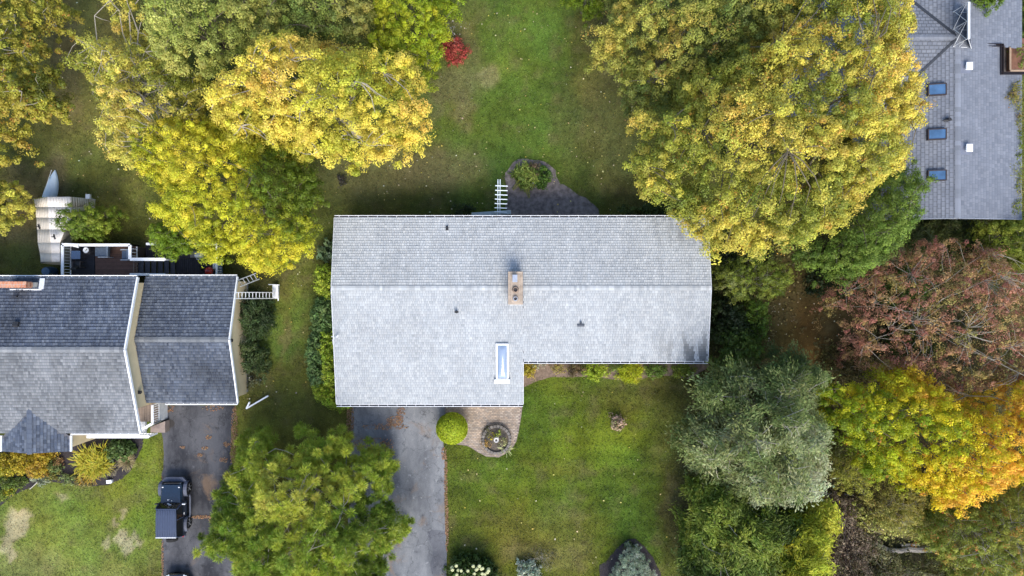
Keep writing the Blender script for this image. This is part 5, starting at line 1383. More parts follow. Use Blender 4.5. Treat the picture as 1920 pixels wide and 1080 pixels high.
# ================================================================ plants
def crown_points(poly, zt, ze, sp, lobe, ls, seed, edge_layers, under, ragged, gaps, power=0.75, gapfn=None):
    """clump centres of a crown: dome over a plan outline, with billows, hanging sides and an inner layer"""
    poly = np.array(poly)
    lo = poly.min(0) - 1; hi = poly.max(0) + 1
    xs = np.arange(lo[0], hi[0], sp); ys = np.arange(lo[1], hi[1], sp * .87)
    X, Y = np.meshgrid(xs, ys); X = X + (np.arange(len(ys)) % 2)[:, None] * sp / 2
    P = np.c_[X.ravel(), Y.ravel()] + rng.normal(0, sp * .21, (X.size, 2))
    wob = np.c_[vnoise(P[:, 0] / 1.6, P[:, 1] / 1.6, seed) - .5, vnoise(P[:, 0] / 1.6, P[:, 1] / 1.6, seed + 3) - .5] * 2 * ragged
    P = P[inside(poly, P + wob)]
    if len(P) == 0: return np.zeros((0, 3)), np.zeros(0)
    d = edist(poly, P); dm = max(d.max(), .01); t = np.clip(d / dm, 0, 1)
    # billows: ridged noise makes rounded lobes with creases between
    nb = vnoise(P[:, 0] / ls, P[:, 1] / ls, seed + 11); nb2 = vnoise(P[:, 0] / (ls * .45), P[:, 1] / (ls * .45), seed + 17)
    bil = 1 - np.abs(2 * nb - 1) ** 0.8
    bil2 = 1 - np.abs(2 * nb2 - 1)
    z = ze + (zt - ze) * np.sin(t * math.pi / 2) ** power + lobe * 1.25 * (bil * 1.3 - .7) + lobe * .8 * (bil2 - .5) + rng.normal(0, sp * .50, len(P))
    keep = np.ones(len(P), bool)
    if gaps: keep = (fbm(P[:, 0] / (ls * .6), P[:, 1] / (ls * .6), seed + 29, 3) > gaps + (gapfn(P[:, 0], P[:, 1]) if gapfn else 0))
    out = [np.c_[P, z][keep]]; lay = [np.zeros(keep.sum())]
    # sides hanging down along the rim
    for k in range(edge_layers):
        s = (d < .9 + .3 * k) & keep & (rng.random(len(P)) < .8)
        q = P[s] + rng.normal(0, sp * .4, (s.sum(), 2)); out.append(np.c_[q, z[s] - (k + 1) * sp * 1.1 - rng.random(s.sum()) * .5]); lay.append(np.full(s.sum(), .35 + .2 * k))
    if under:
        s = (rng.random(len(P)) < under) & (keep if gapfn else True); q = P[s] + rng.normal(0, sp * .5, (s.sum(), 2))
        out.append(np.c_[q, z[s] - (.9 + 1.0 * rng.random(s.sum())) * max(sp * 1.6, .5)]); lay.append(np.full(s.sum(), .6))
        if zt > 3:
            s = (rng.random(len(P)) < .55) & (keep if gapfn else True); q = P[s] + rng.normal(0, sp * .5, (s.sum(), 2))
            out.append(np.c_[q, z[s] - 1.9 - 1.2 * rng.random(s.sum())]); lay.append(np.full(s.sum(), .9))
    A = np.concatenate(out); A[:, 2] = np.maximum(A[:, 2], .12 + .1 * rng.random(len(A)))
    return A, np.concatenate(lay)

LEAVES = [0]
def crown_leaves(Cn, rc, m, style, size, width, pal, reg=.55, rs=3.0, seed=0, grad=None, jit=.16, hue=.05, accents=None, flat=.8, up=.55):
    n = len(Cn)
    rad = rc * (.62 + .75 * rng.random(n))
    u = np.clip(reg * rank(fbm(Cn[:, 0] / rs, Cn[:, 1] / rs, seed + 40, 3)) + (1 - reg) * rng.random(n), 0, 1)
    if grad is not None: u = np.clip(u + grad(Cn[:, 0], Cn[:, 1]), 0, 1)
    ccol = pick(pal, u)
    ccol = jitcol(ccol, .10, .03)
    mm = np.maximum(3, (m * (.75 + .5 * rng.random(n)))).astype(int); idx = np.repeat(np.arange(n), mm); N = len(idx)
    D = rng.normal(0, 1, (N, 3)); D[:, 2] = np.abs(D[:, 2]) * 1.05 - .38; D = unit(D)
    # every clump is a handful of smaller sprays set off from its middle
    K = 5 if style == 'broad' else 1
    off = rng.normal(0, 1, (n, K, 3)) * np.array([.33, .33, .26]); off[:, 0] *= .3
    sub = rng.integers(0, K, N); srad = (.42 + .34 * rng.random((n, K)))[idx, sub][:, None] if K > 1 else 1.0
    O_ = off[idx, sub] if K > 1 else 0.0
    rr = (.45 + .60 * rng.random(N) ** .6)[:, None]
    P = Cn[idx] + (O_ + D * rr * srad * np.array([1, 1, flat])) * rad[idx][:, None] * (1.12 if K > 1 else 1)
    if K > 1: D = unit(D + O_ * .6)
    Nr = unit(D + np.array([0, 0, up * .7]) + rng.normal(0, .26, (N, 3)))
    if style == 'broad':
        A = unit(np.cross(Nr, rng.normal(0, 1, (N, 3))))
    elif style == 'needle':
        A = unit(D + rng.normal(0, .25, (N, 3))); Nr = unit(np.cross(A, rng.normal(0, 1, (N, 3)))); Nr *= np.sign(Nr[:, 2:3] + 1e-6)
        P = Cn[idx] + A * (size * .5 + rad[idx][:, None] * .35 * rng.random((N, 1)))
    elif style == 'plume':     # feathery sprays that follow an outward, slightly drooping direction
        az = rng.random(n) * 6.28; base = np.c_[np.cos(az), np.sin(az), np.full(n, .05)]
        A = unit(base[idx] + rng.normal(0, .45, (N, 3))); Nr = unit(np.c_[rng.normal(0, .45, (N, 2)), np.ones(N)])
        P = Cn[idx] + base[idx] * ((rng.random((N, 1)) - .5) * rad[idx][:, None] * 2.4) + rng.normal(0, .35, (N, 3)) * rad[idx][:, None] * np.array([1, 1, .6])
    col = ccol[idx]
    if K > 1: col = col * (1 + .13 * rng.normal(0, 1, (n, K, 1)))[idx, sub]
    if accents:
        for frac, c in accents:
            if K > 1: sel = (rng.random((n, K)) < frac * 1.3)[idx, sub] & (rng.random(N) < .75)
            else: sel = rng.random(N) < frac
            col[sel] = np.array(c) * .7 + col[sel] * .3
    col = jitcol(col, jit, hue)
    s = size * (.7 + .6 * rng.random(N)); wv = width * (.8 + .4 * rng.random(N))
    LEAVES[0] += N
    return P, A, Nr, s, wv, col

def limb(mb, a, b, r0, r1, sag=.12, n=5, k=4):
    a = np.array(a); b = np.array(b); L = np.linalg.norm(b - a); off = rng.normal(0, 1, 3) * L * .12; off[2] = abs(off[2]) + L * sag
    pts = []; rs = []
    for i in range(k + 1):
        t = i / k; p = a * (1 - t) + b * t + off * math.sin(math.pi * t) * (1 if t else 1) + (rng.normal(0, .02 * L, 3) if 0 < t < 1 else 0); pts.append(p); rs.append(r0 * (1 - t) + r1 * t)
    mb.tube(pts, rs, n, False)
    return pts

def tree(name, label, cat, outline, zt, ze, pal, sp=.62, m=46, size=.20, width=.8, style='broad', lobe=.8, ls=2.6, seed=None, layers=3, under=.9, ragged=.35, gaps=0, limbs=14, twigs=30,
         bark=None, group=None, rad=None, reg=.55, rs=3.0, grad=None, accents=None, poly_z=None, jit=.16, hue=.05, trans=None, power=.75, trunk=None, tr=None, flat=.8, up=.55, world=None, bare=0, part='crown', gapfn=None):
    seed = seed if seed is not None else (hash(label) % 997 if False else sum(map(ord, label)) % 997)
    if world is not None: poly = world
    elif poly_z is not None: poly = WP(outline, poly_z)
    elif zt < 3: poly = WP(outline, ze + .3 * (zt - ze))
    else:
        # the rim one sees is the low fringe on the side towards the drone and the upper rim on the far side
        oc = np.array(outline, float) - np.array((960., 540.)); cc_ = oc.mean(0); ru = cc_ / max(np.linalg.norm(cc_), 1)
        pr = (oc - cc_) @ ru; rad_ = max(np.abs(pr).max(), 1); zi = max(ze - .7, .4 * ze); zo = ze + .3 * (zt - ze)
        poly = [tuple(WP([q], zi + (zo - zi) * (0.5 + 0.5 * max(-1, min(1, 1.6 * p_ / rad_))))[0]) for q, p_ in zip(outline, pr)]
    poly = np.array(poly)
    cx, cy = poly[:, 0].mean(), poly[:, 1].mean()
    if trunk is not None: cx, cy = trunk
    t = thing(name, label, cat, (float(cx), float(cy), 0), group)
    big_ = style == 'broad' and zt > 3
    if big_: pal = [(a * .97, b * .97, c * .70) for a, b, c in pal]; sp = sp * .88; jit = .09; hue = .035
    Cn, lay = crown_points(poly, zt, ze, sp, lobe, ls, seed, layers, under, ragged, gaps, power, gapfn)
    if style == 'broad' and zt > 3: m = int(m * 3.0); size = size * .54; flat = 1.1
    P, A, N, s, wv, col = crown_leaves(Cn, rad or sp * (.60 if big_ else .74), m, style, size, width, pal, reg, rs, seed, grad, jit, hue, accents, flat, up)
    leaf_mesh(part, P, A, N, s, wv, col, M_LEAF, t, kind='stuff')
    tops = Cn[lay == 0]
    big = zt > 3
    r = tr or max(.03, .028 * zt)
    mb = MB(); fork = np.array((cx, cy, ze * .55))
    mb.tube([(cx, cy, -.05), (cx + .03 * zt * .3, cy, ze * .3), tuple(fork)], [r * 1.35, r, r * .8], 8)
    mb.build('trunk' if big else 'stem', bark or M_BARK, t)
    if limbs and len(tops) > 4:
        mb = MB(); sel = tops[rng.choice(len(tops), min(limbs, len(tops)), replace=False)]
        ends = []
        for e in sel:
            h = fork.copy(); h[2] = ze * (.35 + .5 * rng.random()); ee = e.copy(); ee[2] -= sp * .8
            pts = limb(mb, h, ee, r * .26, r * .05, .08); ends += pts[2:]
        ends = np.array(ends)
        if twigs:
            for e in tops[rng.choice(len(tops), min(twigs, len(tops)), replace=False)]:
                k = np.argmin(((ends - e) ** 2).sum(1) + rng.random(len(ends)) * 2); ee = e.copy(); ee[2] += sp * (.1 + bare)
                limb(mb, ends[k], ee, r * .11, r * .04, .02, 4, 3)
        tag(mb.build('branches', bark or M_BARK, t), kind='stuff')
    return t

def ell(px, py, rx, ry, n=18, wob=.12, rot=0):
    out = []
    for k in range(n):
        a = 2 * math.pi * k / n; f = 1 + wob * random.gauss(0, 1); x, y = rx * f * math.cos(a), ry * f * math.sin(a)
        out.append((px + x * math.cos(rot) - y * math.sin(rot), py + x * math.sin(rot) + y * math.cos(rot)))
    return out

def blades(name, label, cat, px, py, r, h, n, pal, size=.5, width=.06, group=None, droop=.5, tufts=None, spread=1.0):
    """arching strap leaves from one crown: each leaf a chain of three tapering strips"""
    c = W(px, py, h * .5); t = thing(name, label, cat, (c.x, c.y, 0), group)
    mb = MB()
    cens = [(c.x, c.y)] if not tufts else [(c.x + random.uniform(-1, 1) * tufts[0], c.y + random.uniform(-1, 1) * tufts[1]) for _ in range(tufts[2])]
    for k in range(n):
        x0, y0 = cens[k % len(cens)]
        a = random.random() * 6.283; L = r * (.55 + .55 * random.random()); hh = h * (.6 + .6 * random.random()); wd = width * (.7 + .6 * random.random())
        col = tuple(jitcol(pick(pal, np.array([random.random()])), .15, .05)[0].clip(.01, .9)); d = Vector((math.cos(a), math.sin(a), 0)); s = Vector((-d.y, d.x, 0))
        prev = None; st = random.random() * .15
        for q in range(5):
            u = q / 4; p = Vector((x0, y0, .05)) + d * (st + L * u * spread) + Vector((0, 0, hh * (1.6 * u - droop * 1.9 * u * u))); p.z = max(p.z, .05)
            w_ = wd * (1 - u * .9) * .5 + .004
            if prev: mb.face([prev[0], prev[1], p + s * w_, p - s * w_], col)
            prev = (p - s * w_, p + s * w_)
    tag(mb.build('foliage', M_LEAF, t, tint=True), kind='stuff')
    mb = MB(); mb.lathe((c.x, c.y, 0), [(.10, 0), (.07, .12), (.02, .16)], 8); mb.build('stem', M_BARK, t)
    return t

def shrub(name, label, px, py, rx, ry, h, pal, sp=.26, m=30, size=.10, width=.75, style='broad', group=None, lobe=.12, cat='shrub', **k):
    outline = k.pop('outline', None) or ell(px, py, rx, ry)
    return tree(name, label, cat, outline, h, h * .45, pal, sp=sp, m=m, size=size, width=width, style=style, lobe=lobe, ls=k.pop('ls', .9), layers=k.pop('layers', 2), under=k.pop('under', .5), ragged=k.pop('ragged', .12), limbs=k.pop('limbs', 8), twigs=k.pop('twigs', 12), group=group, part='foliage', rs=k.pop('rs', 1.2), **k)

# ---- big trees -------------------------------------------------------------------------
tree('maple_tree', 'olive-green tree with ruddy tints at the far left edge, beyond the canoe', 'tree',
     [(-90, -60), (40, -60), (96, 0), (104, 60), (90, 110), (112, 150), (112, 190), (95, 228), (60, 222), (45, 240), (15, 265), (5, 300), (-90, 305)], 8.5, 5.0,
     [(.09, .12, .018), (.20, .21, .03), (.38, .35, .06), (.36, .30, .06), (.42, .25, .06)], size=.19, lobe=.7, gaps=.36, accents=[(.05, (.45, .20, .05))], twigs=120, bark=M_PALEBARK, bare=.2, trunk=(-35.0, 14.5))
tree('young_maple_tree', 'small yellow tree at the left edge, left of the tan shelter', 'tree', [(-50, 330), (10, 345), (32, 355), (40, 382), (30, 402), (5, 424), (-50, 432)], 5.5, 3.4, [(.28, .30, .05), (.48, .45, .09), (.60, .52, .12)], sp=.5, size=.17, seed=4)
tree('birch_tree', 'loose yellow tree with pale bare twigs at the top left', 'tree',
     [(190, -60), (198, 20), (225, 70), (205, 60), (138, 85), (132, 115), (145, 135), (180, 160), (182, 195), (205, 215), (172, 235), (190, 270), (215, 300), (225, 327), (250, 320), (300, 330), (400, 300), (420, 180), (340, 140), (300, 60), (300, -60)], 8.0, 5.2,
     [(.16, .19, .035), (.32, .33, .06), (.52, .48, .11), (.62, .53, .13), (.58, .42, .14)], sp=.60, m=34, size=.18, gaps=.41, bark=M_PALEBARK, limbs=40, twigs=200, under=.4, bare=.3, lobe=.7, ragged=.5, seed=14)
tree('linden_tree', 'pale grey-green rounded tree at the top, right of the loose yellow tree', 'tree',
     [(288, -70), (286, 40), (284, 92), (320, 130), (370, 144), (420, 132), (452, 102), (482, 90), (492, 40), (484, -70)], 10.2, 6.8, [(.16, .21, .05), (.28, .32, .09), (.42, .43, .14), (.50, .47, .16)], sp=.66, m=50, size=.17, lobe=.9, ls=2.0, seed=21)
tree('linden_tree', 'dusty green tree at the top edge directly behind the golden maple', 'tree',
     [(492, -70), (482, 50), (495, 105), (560, 100), (620, 105), (690, 90), (716, 40), (695, 0), (690, -70)], 9.0, 6.0, [(.12, .17, .045), (.20, .25, .07), (.34, .35, .11), (.50, .43, .13)], sp=.64, m=48, size=.17, lobe=.9, ls=2.0, seed=27)
tree('ash_tree', 'bright lime-yellow tree at the top edge beside the small red shrub', 'tree',
     [(690, -60), (700, 60), (692, 110), (720, 150), (750, 168), (800, 150), (815, 132), (834, 112), (838, 60), (832, 22), (864, 5), (885, -60)], 7.5, 4.6, [(.11, .18, .015), (.22, .30, .018), (.40, .44, .03), (.52, .50, .045)], sp=.56, m=46, size=.15, lobe=.7, ls=1.9, seed=33, gaps=.27)
tree('golden_maple_tree', 'large golden-orange maple above the gap between the two left houses', 'tree',
     [(380, 165), (400, 135), (440, 125), (460, 95), (500, 68), (560, 62), (620, 78), (690, 93), (740, 108), (790, 130), (794, 160), (780, 185), (812, 212), (806, 238), (800, 268), (770, 282), (745, 302), (700, 300), (650, 292), (600, 300), (560, 287), (520, 270), (470, 262), (430, 255), (385, 200)], 11.0, 7.2,
     [(.26, .30, .035), (.50, .48, .07), (.68, .58, .11), (.72, .56, .13), (.70, .44, .13)], sp=.70, m=56, size=.18, lobe=1.0, ls=2.2, seed=38, bark=M_PALEBARK, twigs=90)
tree('yellow_maple_tree', 'bright yellow tree overhanging the lower deck of the dark-roofed house', 'tree',
     [(240, 262), (252, 312), (288, 345), (278, 392), (300, 420), (340, 430), (382, 458), (396, 492), (430, 482), (480, 497), (520, 508), (556, 474), (584, 452), (600, 402), (614, 378), (606, 330), (566, 300), (500, 262), (430, 235), (340, 215), (275, 228)], 8.8, 5.4,
     [(.11, .16, .014), (.28, .31, .02), (.54, .52, .04), (.68, .60, .06), (.66, .54, .08)], sp=.56, m=46, size=.15, lobe=.8, ls=2.2, seed=45, grad=lambda x, y: -.55 * np.exp(-((x - W(520, 330, 7).x) ** 2 + (y - W(520, 330, 7).y) ** 2) / 7.0))
tree('young_tree', 'small bright green tree leaning over the lower deck rail', 'tree', [(281, 424), (300, 416), (345, 420), (368, 448), (352, 467), (316, 474), (285, 457)], 4.6, 2.8, [(.10, .17, .015), (.17, .26, .02), (.24, .31, .03)], sp=.42, m=40, size=.13, seed=51, lobe=.4, ls=1.2)
tree('viburnum_tree', 'round bushy green tree between the tan shelter and the deck rail', 'tree', [(103, 416), (118, 396), (148, 384), (175, 391), (200, 386), (222, 404), (223, 428), (203, 447), (172, 452), (142, 444), (118, 431)], 4.0, 2.0, [(.06, .11, .015), (.11, .18, .02), (.19, .25, .03), (.25, .29, .04)], sp=.45, m=46, size=.13, seed=57, lobe=.45, ls=1.3)
tree('dark_maple_tree', 'muted grey-green maple at the top, left of the huge golden one', 'tree',
     [(1140, -60), (1152, 30), (1108, 92), (1130, 112), (1182, 130), (1162, 152), (1180, 190), (1192, 208), (1232, 214), (1300, 180), (1420, 150), (1500, 80), (1520, -60)], 9.2, 5.6, [(.08, .115, .035), (.14, .18, .05), (.26, .28, .07), (.42, .38, .09), (.50, .38, .10)], sp=.66, m=50, size=.18, lobe=.9, ls=2.2, seed=63, accents=[(.03, (.45, .25, .06))])
tree('huge_maple_tree', 'huge golden-green maple leaning over the right end of the pale roof', 'tree',
     [(1262, 165), (1290, 150), (1330, 140), (1380, 90), (1440, 60), (1480, -60), (1700, -60), (1712, 40), (1705, 100), (1738, 115), (1742, 150), (1736, 170), (1752, 205), (1733, 245), (1722, 270), (1716, 300), (1690, 330), (1640, 340), (1590, 400), (1540, 440), (1480, 478), (1440, 467), (1400, 482), (1345, 482), (1333, 450), (1308, 442), (1308, 415), (1258, 387), (1243, 372), (1203, 352), (1208, 330), (1188, 312), (1213, 280), (1222, 270), (1188, 232), (1213, 222), (1250, 225)], 12.5, 7.6,
     [(.12, .16, .03), (.27, .29, .05), (.50, .46, .09), (.62, .51, .11), (.62, .44, .12)], sp=.72, m=58, size=.185, lobe=1.25, ls=2.4, seed=69, accents=[(.03, (.55, .26, .05)), (.05, (.13, .16, .04))], twigs=120, reg=.65, rs=2.4)
tree('oak_tree', 'mid-green leafy tree between the huge golden maple and the blue-grey roof', 'tree',
     [(1490, 480), (1540, 440), (1590, 400), (1640, 340), (1680, 322), (1712, 300), (1732, 330), (1722, 372), (1722, 420), (1700, 442), (1680, 472), (1640, 484), (1600, 522), (1540, 525)], 7.6, 4.2, [(.05, .095, .016), (.11, .18, .03), (.18, .26, .05), (.26, .33, .08)], sp=.6, m=48, size=.15, seed=75, lobe=.8, ls=1.9)
tree('plum_tree', 'sparse rosy-brown tree with bare pale limbs right of the leafy hollow', 'tree',
     [(1535, 580), (1562, 545), (1612, 500), (1665, 482), (1740, 458), (1800, 462), (1860, 468), (1920, 500), (2000, 560), (2000, 745), (1900, 725), (1830, 748), (1760, 732), (1700, 695), (1622, 690), (1565, 665), (1572, 618)], 7.0, 4.0,
     [(.20, .20, .06), (.38, .29, .12), (.38, .19, .14), (.31, .12, .12), (.46, .27, .22)], sp=.56, m=22, size=.15, gaps=.42, limbs=14, twigs=200, bark=M_PALEBARK, seed=81, lobe=.9, ls=1.6, under=.45, bare=.5, reg=.35, rs=1.6, ragged=.6, tr=.13)
tree('sugar_maple_tree', 'blazing yellow and orange maple at the lower right edge', 'tree',
     [(1508, 722), (1552, 708), (1620, 735), (1680, 703), (1740, 715), (1800, 760), (1850, 762), (1890, 730), (2000, 718), (2020, 905), (1905, 908), (1852, 928), (1832, 958), (1780, 948), (1722, 922), (1690, 892), (1650, 882), (1608, 862), (1570, 815), (1532, 790)], 8.2, 5.2,
     [(.16, .23, .01), (.34, .39, .014), (.60, .53, .02), (.74, .55, .025), (.80, .44, .07)], sp=.58, m=46, size=.16, lobe=.8, ls=2.0, seed=87, gaps=.30, ragged=.6, accents=[(.03, (.55, .16, .03))], grad=lambda x, y: np.clip((x - 24.8) * .09, -.42, .42), reg=.45)
tree('willow_tree', 'silvery grey-green willow with pale twigs right of the front lawn', 'tree',
     [(1260, 842), (1280, 812), (1302, 765), (1296, 722), (1322, 705), (1350, 690), (1390, 680), (1440, 675), (1490, 668), (1525, 690), (1542, 722), (1532, 760), (1552, 800), (1557, 862), (1542, 902), (1492, 948), (1440, 938), (1400, 928), (1360, 893), (1325, 880), (1288, 868)], 8.2, 4.0,
     [(.065, .105, .02), (.12, .165, .04), (.18, .22, .065), (.25, .29, .11), (.40, .44, .25)], sp=.54, m=110, size=.22, width=.27, style='plume', lobe=1.5, ls=1.6, seed=93, ragged=.7, limbs=26, twigs=220, bark=M_PALEBARK, bare=.7, rad=.5, reg=.6, rs=1.3, gaps=.42, grad=lambda x, y: np.clip((x - 17) * .03 - (y + 6) * .05, -.3, .3))
tree('larch_tree', 'dark green feathery larch at the bottom edge below the willow', 'tree', [(1292, 932), (1318, 890), (1400, 928), (1470, 945), (1520, 930), (1500, 980), (1470, 1040), (1465, 1130), (1285, 1130)], 6.4, 3.0, [(.045, .075, .012), (.09, .14, .018), (.17, .23, .025), (.24, .28, .03)], sp=.52, m=120, size=.24, width=.24, style='plume', seed=99, lobe=.8, ls=1.5, rad=.45, twigs=60, limbs=14, bark=M_PALEBARK)
tree('larch_tree', 'lime-yellow feathery larch at the bottom edge left of the brown thicket', 'tree', [(1448, 1000), (1480, 960), (1540, 915), (1560, 950), (1538, 1000), (1545, 1130), (1450, 1130)], 7.0, 4.2, [(.22, .27, .015), (.34, .37, .02), (.46, .44, .03)], sp=.52, m=120, size=.24, width=.24, style='plume', seed=104, lobe=.6, ls=1.5, rad=.45)
tree('dead_thicket', 'brown withered thicket between the lime larch and the fallen log', 'shrub', [(1545, 955), (1600, 935), (1640, 990), (1650, 1120), (1540, 1120)], 2.6, 1.2, [(.05, .05, .025), (.11, .085, .05), (.20, .15, .10), (.30, .24, .16)], sp=.42, m=20, size=.12, gaps=.40, limbs=40, twigs=120, seed=110, lobe=.5, ls=.9, bark=plain('dead_bark', (.13, .10, .085), .9), bare=.3, tr=.06)
tree('sapling', 'thin yellow-green sapling between the willow and the blazing maple', 'tree', [(1552, 872), (1600, 850), (1632, 880), (1622, 932), (1568, 932)], 4.0, 2.4, [(.20, .22, .04), (.32, .32, .06), (.42, .38, .08)], sp=.46, m=20, size=.13, gaps=.40, seed=116, bark=M_PALEBARK, twigs=60, tr=.06)
tree('sapling', 'speckled pale yellow sapling above the fallen log', 'tree', [(1636, 905), (1700, 885), (1735, 930), (1705, 985), (1650, 1000), (1620, 960)], 3.6, 1.8, [(.20, .21, .05), (.32, .29, .08), (.42, .36, .10)], sp=.46, m=16, size=.11, gaps=.42, seed=122, bark=M_PALEBARK, twigs=70, tr=.06)
tree('dogwood_tree', 'green tree dotted with red leaves at the bottom right corner', 'tree', [(1730, 960), (1800, 940), (1870, 920), (2000, 900), (2000, 1130), (1800, 1130), (1765, 1045), (1718, 1005)], 5.2, 2.8, [(.12, .17, .03), (.23, .27, .05), (.35, .37, .08), (.42, .40, .11)], sp=.52, m=36, size=.14, gaps=.34, seed=128, accents=[(.05, (.55, .13, .04)), (.03, (.55, .26, .06))], bark=M_PALEBARK, twigs=140, lobe=.7, ls=1.5, bare=.25)
tree('alder_thicket', 'loose yellow-green tangle with thin pale stems round the weathered log', 'shrub', [(1600, 960), (1640, 930), (1700, 980), (1760, 930), (1800, 960), (1790, 1010), (1740, 1012), (1690, 1010), (1640, 1008)], 2.6, 1.2, [(.18, .20, .04), (.34, .35, .08), (.48, .45, .13), (.52, .38, .13)], sp=.44, m=20, size=.12, gaps=.40, limbs=30, twigs=130, seed=131, bark=M_PALEBARK, bare=.3, tr=.05, lobe=.5)
tree('alder_thicket', 'loose olive tangle along the bottom edge below the weathered log', 'shrub', [(1640, 1050), (1700, 1045), (1790, 1050), (1800, 1120), (1640, 1120)], 2.0, 1.0, [(.06, .07, .025), (.14, .15, .05), (.26, .25, .09), (.34, .31, .16)], sp=.44, m=18, size=.12, gaps=.42, limbs=30, twigs=130, seed=132, bark=M_PALEBARK, bare=.3, tr=.05, lobe=.5)
tree('pine_tree', 'bushy yellow-green pine with pale bare limbs between the two driveways', 'tree',
     [(372, 1030), (398, 1000), (388, 930), (408, 910), (440, 920), (428, 880), (440, 830), (470, 830), (500, 772), (530, 800), (560, 782), (585, 815), (612, 795), (640, 800), (662, 850), (700, 845), (740, 850), (733, 892), (720, 920), (752, 960), (764, 985), (742, 1012), (715, 1042), (728, 1130), (440, 1130), (428, 1062), (398, 1042)], 7.4, 3.0,
     [(.11, .17, .018), (.20, .28, .03), (.33, .40, .045), (.46, .50, .06), (.52, .52, .09)], sp=.50, m=150, size=.28, width=.12, style='needle', lobe=.9, ls=1.6, seed=134, limbs=36, twigs=170, bark=plain('pine_bark', (.30, .26, .23), .9, var=.2), rad=.42, gaps=.24, gapfn=lambda x, y: np.clip((y + 12.0) * .13, 0, .30), bare=-.1, ragged=.45, under=.8, reg=.6, rs=1.8, grad=lambda x, y: np.clip(.25 - ((x + 14.2) ** 2 + (y + 11.5) ** 2) * .02, -.2, .25), accents=[(.01, (.36, .24, .06))])
tree('rowan_tree', 'fresh yellow-green tree below the corner of the blue-grey roof', 'tree', [(1822, 425), (1880, 410), (1960, 396), (1990, 505), (1880, 508), (1832, 485)], 5.0, 2.8, [(.13, .18, .025), (.22, .26, .035), (.31, .32, .05)], sp=.5, m=42, size=.14, seed=140, lobe=.6, ls=1.4)
tree('overhanging_tree', 'green tree tip hanging over the top of the blue-grey roof', 'tree', [(1800, -60), (1822, 2), (1850, 10), (1866, 14), (1882, 4), (1895, -60)], 6.5, 5.2, [(.07, .13, .015), (.13, .20, .02), (.2, .25, .03)], sp=.45, m=40, size=.14, seed=146, limbs=4, lobe=.3)
tree('overhanging_tree', 'bright green leafy tip at the top edge above the back lawn', 'tree', [(1056, -60), (1058, 4), (1085, 20), (1120, 24), (1140, 12), (1142, -60)], 4.5, 3.0, [(.12, .19, .015), (.2, .27, .02), (.27, .31, .03)], sp=.45, m=40, size=.14, seed=150, limbs=4, lobe=.3)

# ---- shrubs beside and behind the houses -----------------------------------------------
G1 = [(.05, .09, .015), (.09, .15, .02), (.15, .21, .03)]; GD = [(.018, .03, .01), (.035, .055, .015), (.06, .09, .02)]; GL = [(.20, .30, .025), (.32, .40, .035), (.42, .48, .05)]; GB = [(.07, .13, .04), (.12, .20, .06), (.18, .27, .09)]
shrub('hosta', 'blue-green broad-leaved plant at the top of the left-wall planting', 612, 474, 15, 15, 1.0, [(.07, .12, .06), (.11, .17, .08), (.15, .2, .10)], sp=.3, m=12, size=.36, width=.55, cat='plant')
shrub('boxwood', 'uppermost lime-green clipped shrub against the left wall of the pale-roofed house', 604, 520, 17, 35, 2.0, GL, outline=[(592, 505), (605, 492), (622, 500), (626, 556), (600, 560), (588, 540)])
shrub('rhododendron', 'dark blue-green shrub just below the uppermost lime one on the left wall', 603, 588, 22, 32, 1.7, GB, size=.17, width=.4, outline=[(596, 560), (626, 556), (628, 628), (582, 624), (584, 590)])
shrub('spirea', 'yellow-green strip of shrub hugging the wall below the grey mast', 614, 672, 14, 52, 2.0, [(.16, .25, .018), (.27, .36, .03), (.37, .44, .05)], outline=[(606, 620), (628, 620), (632, 720), (610, 725), (604, 670)])
shrub('rhododendron', 'large dark teal shrub on the lawn side of the left-wall planting', 592, 680, 18, 50, 1.6, GB, size=.18, width=.4, outline=[(578, 628), (604, 622), (610, 670), (612, 722), (584, 722), (575, 680)])
shrub('privet', 'lime-edged rounded shrub at the garage end of the left-wall planting', 615, 745, 35, 30, 1.7, [(.16, .25, .018), (.27, .36, .025), (.38, .43, .045)], outline=[(582, 718), (612, 722), (640, 722), (662, 762), (640, 770), (612, 764), (594, 750)])
c_ = W(847.5, 803.5, 1.0); br = 1.08
bs = thing('ball_shrub', 'perfectly clipped bright lime ball shrub at the corner of the driveway', 'shrub', (c_.x, c_.y, 0))
n_ = 15000; D_ = rng.normal(0, 1, (n_, 3)); D_ = unit(D_); D_ = D_[D_[:, 2] > -.85]; n_ = len(D_)
bump_ = 1 + .05 * (fbm(D_[:, 0] * 4 + 9, D_[:, 1] * 4 + D_[:, 2] * 3, 333, 3) - .5) - .07 * rng.random(n_)
N_ = unit(D_ + rng.normal(0, .42, (n_, 3))); A_l = unit(np.cross(N_, rng.normal(0, 1, (n_, 3))))
col_ = jitcol(pick([(.24, .34, .012), (.36, .44, .018), (.48, .52, .03)], rng.random(n_)), .12, .03)
leaf_mesh('foliage', np.array([c_.x, c_.y, .98]) + D_ * bump_[:, None] * np.array([br, br, .98]), A_l, N_, .07 + .05 * rng.random(n_), .6, col_, M_LEAF, bs, kind='stuff')
mb = MB(); mb.lathe((c_.x, c_.y, .0), [(.12, 0), (.09, .3), (.6, .5), (.88, .95), (.62, 1.5), (.1, 1.75)], 14); mb.build('stem', M_BARK, bs)
tree('arborvitae', 'tall dark evergreen shrub at the house-side of the cream garage gable', 'shrub', [(458, 562), (490, 560), (494, 615), (488, 640), (465, 640), (455, 600)], 2.2, 1.0, [(.02, .04, .012), (.04, .07, .02), (.075, .11, .03)], sp=.34, m=40, size=.22, width=.2, style='plume', lobe=.25, ls=.9, seed=160, limbs=6, part='foliage')
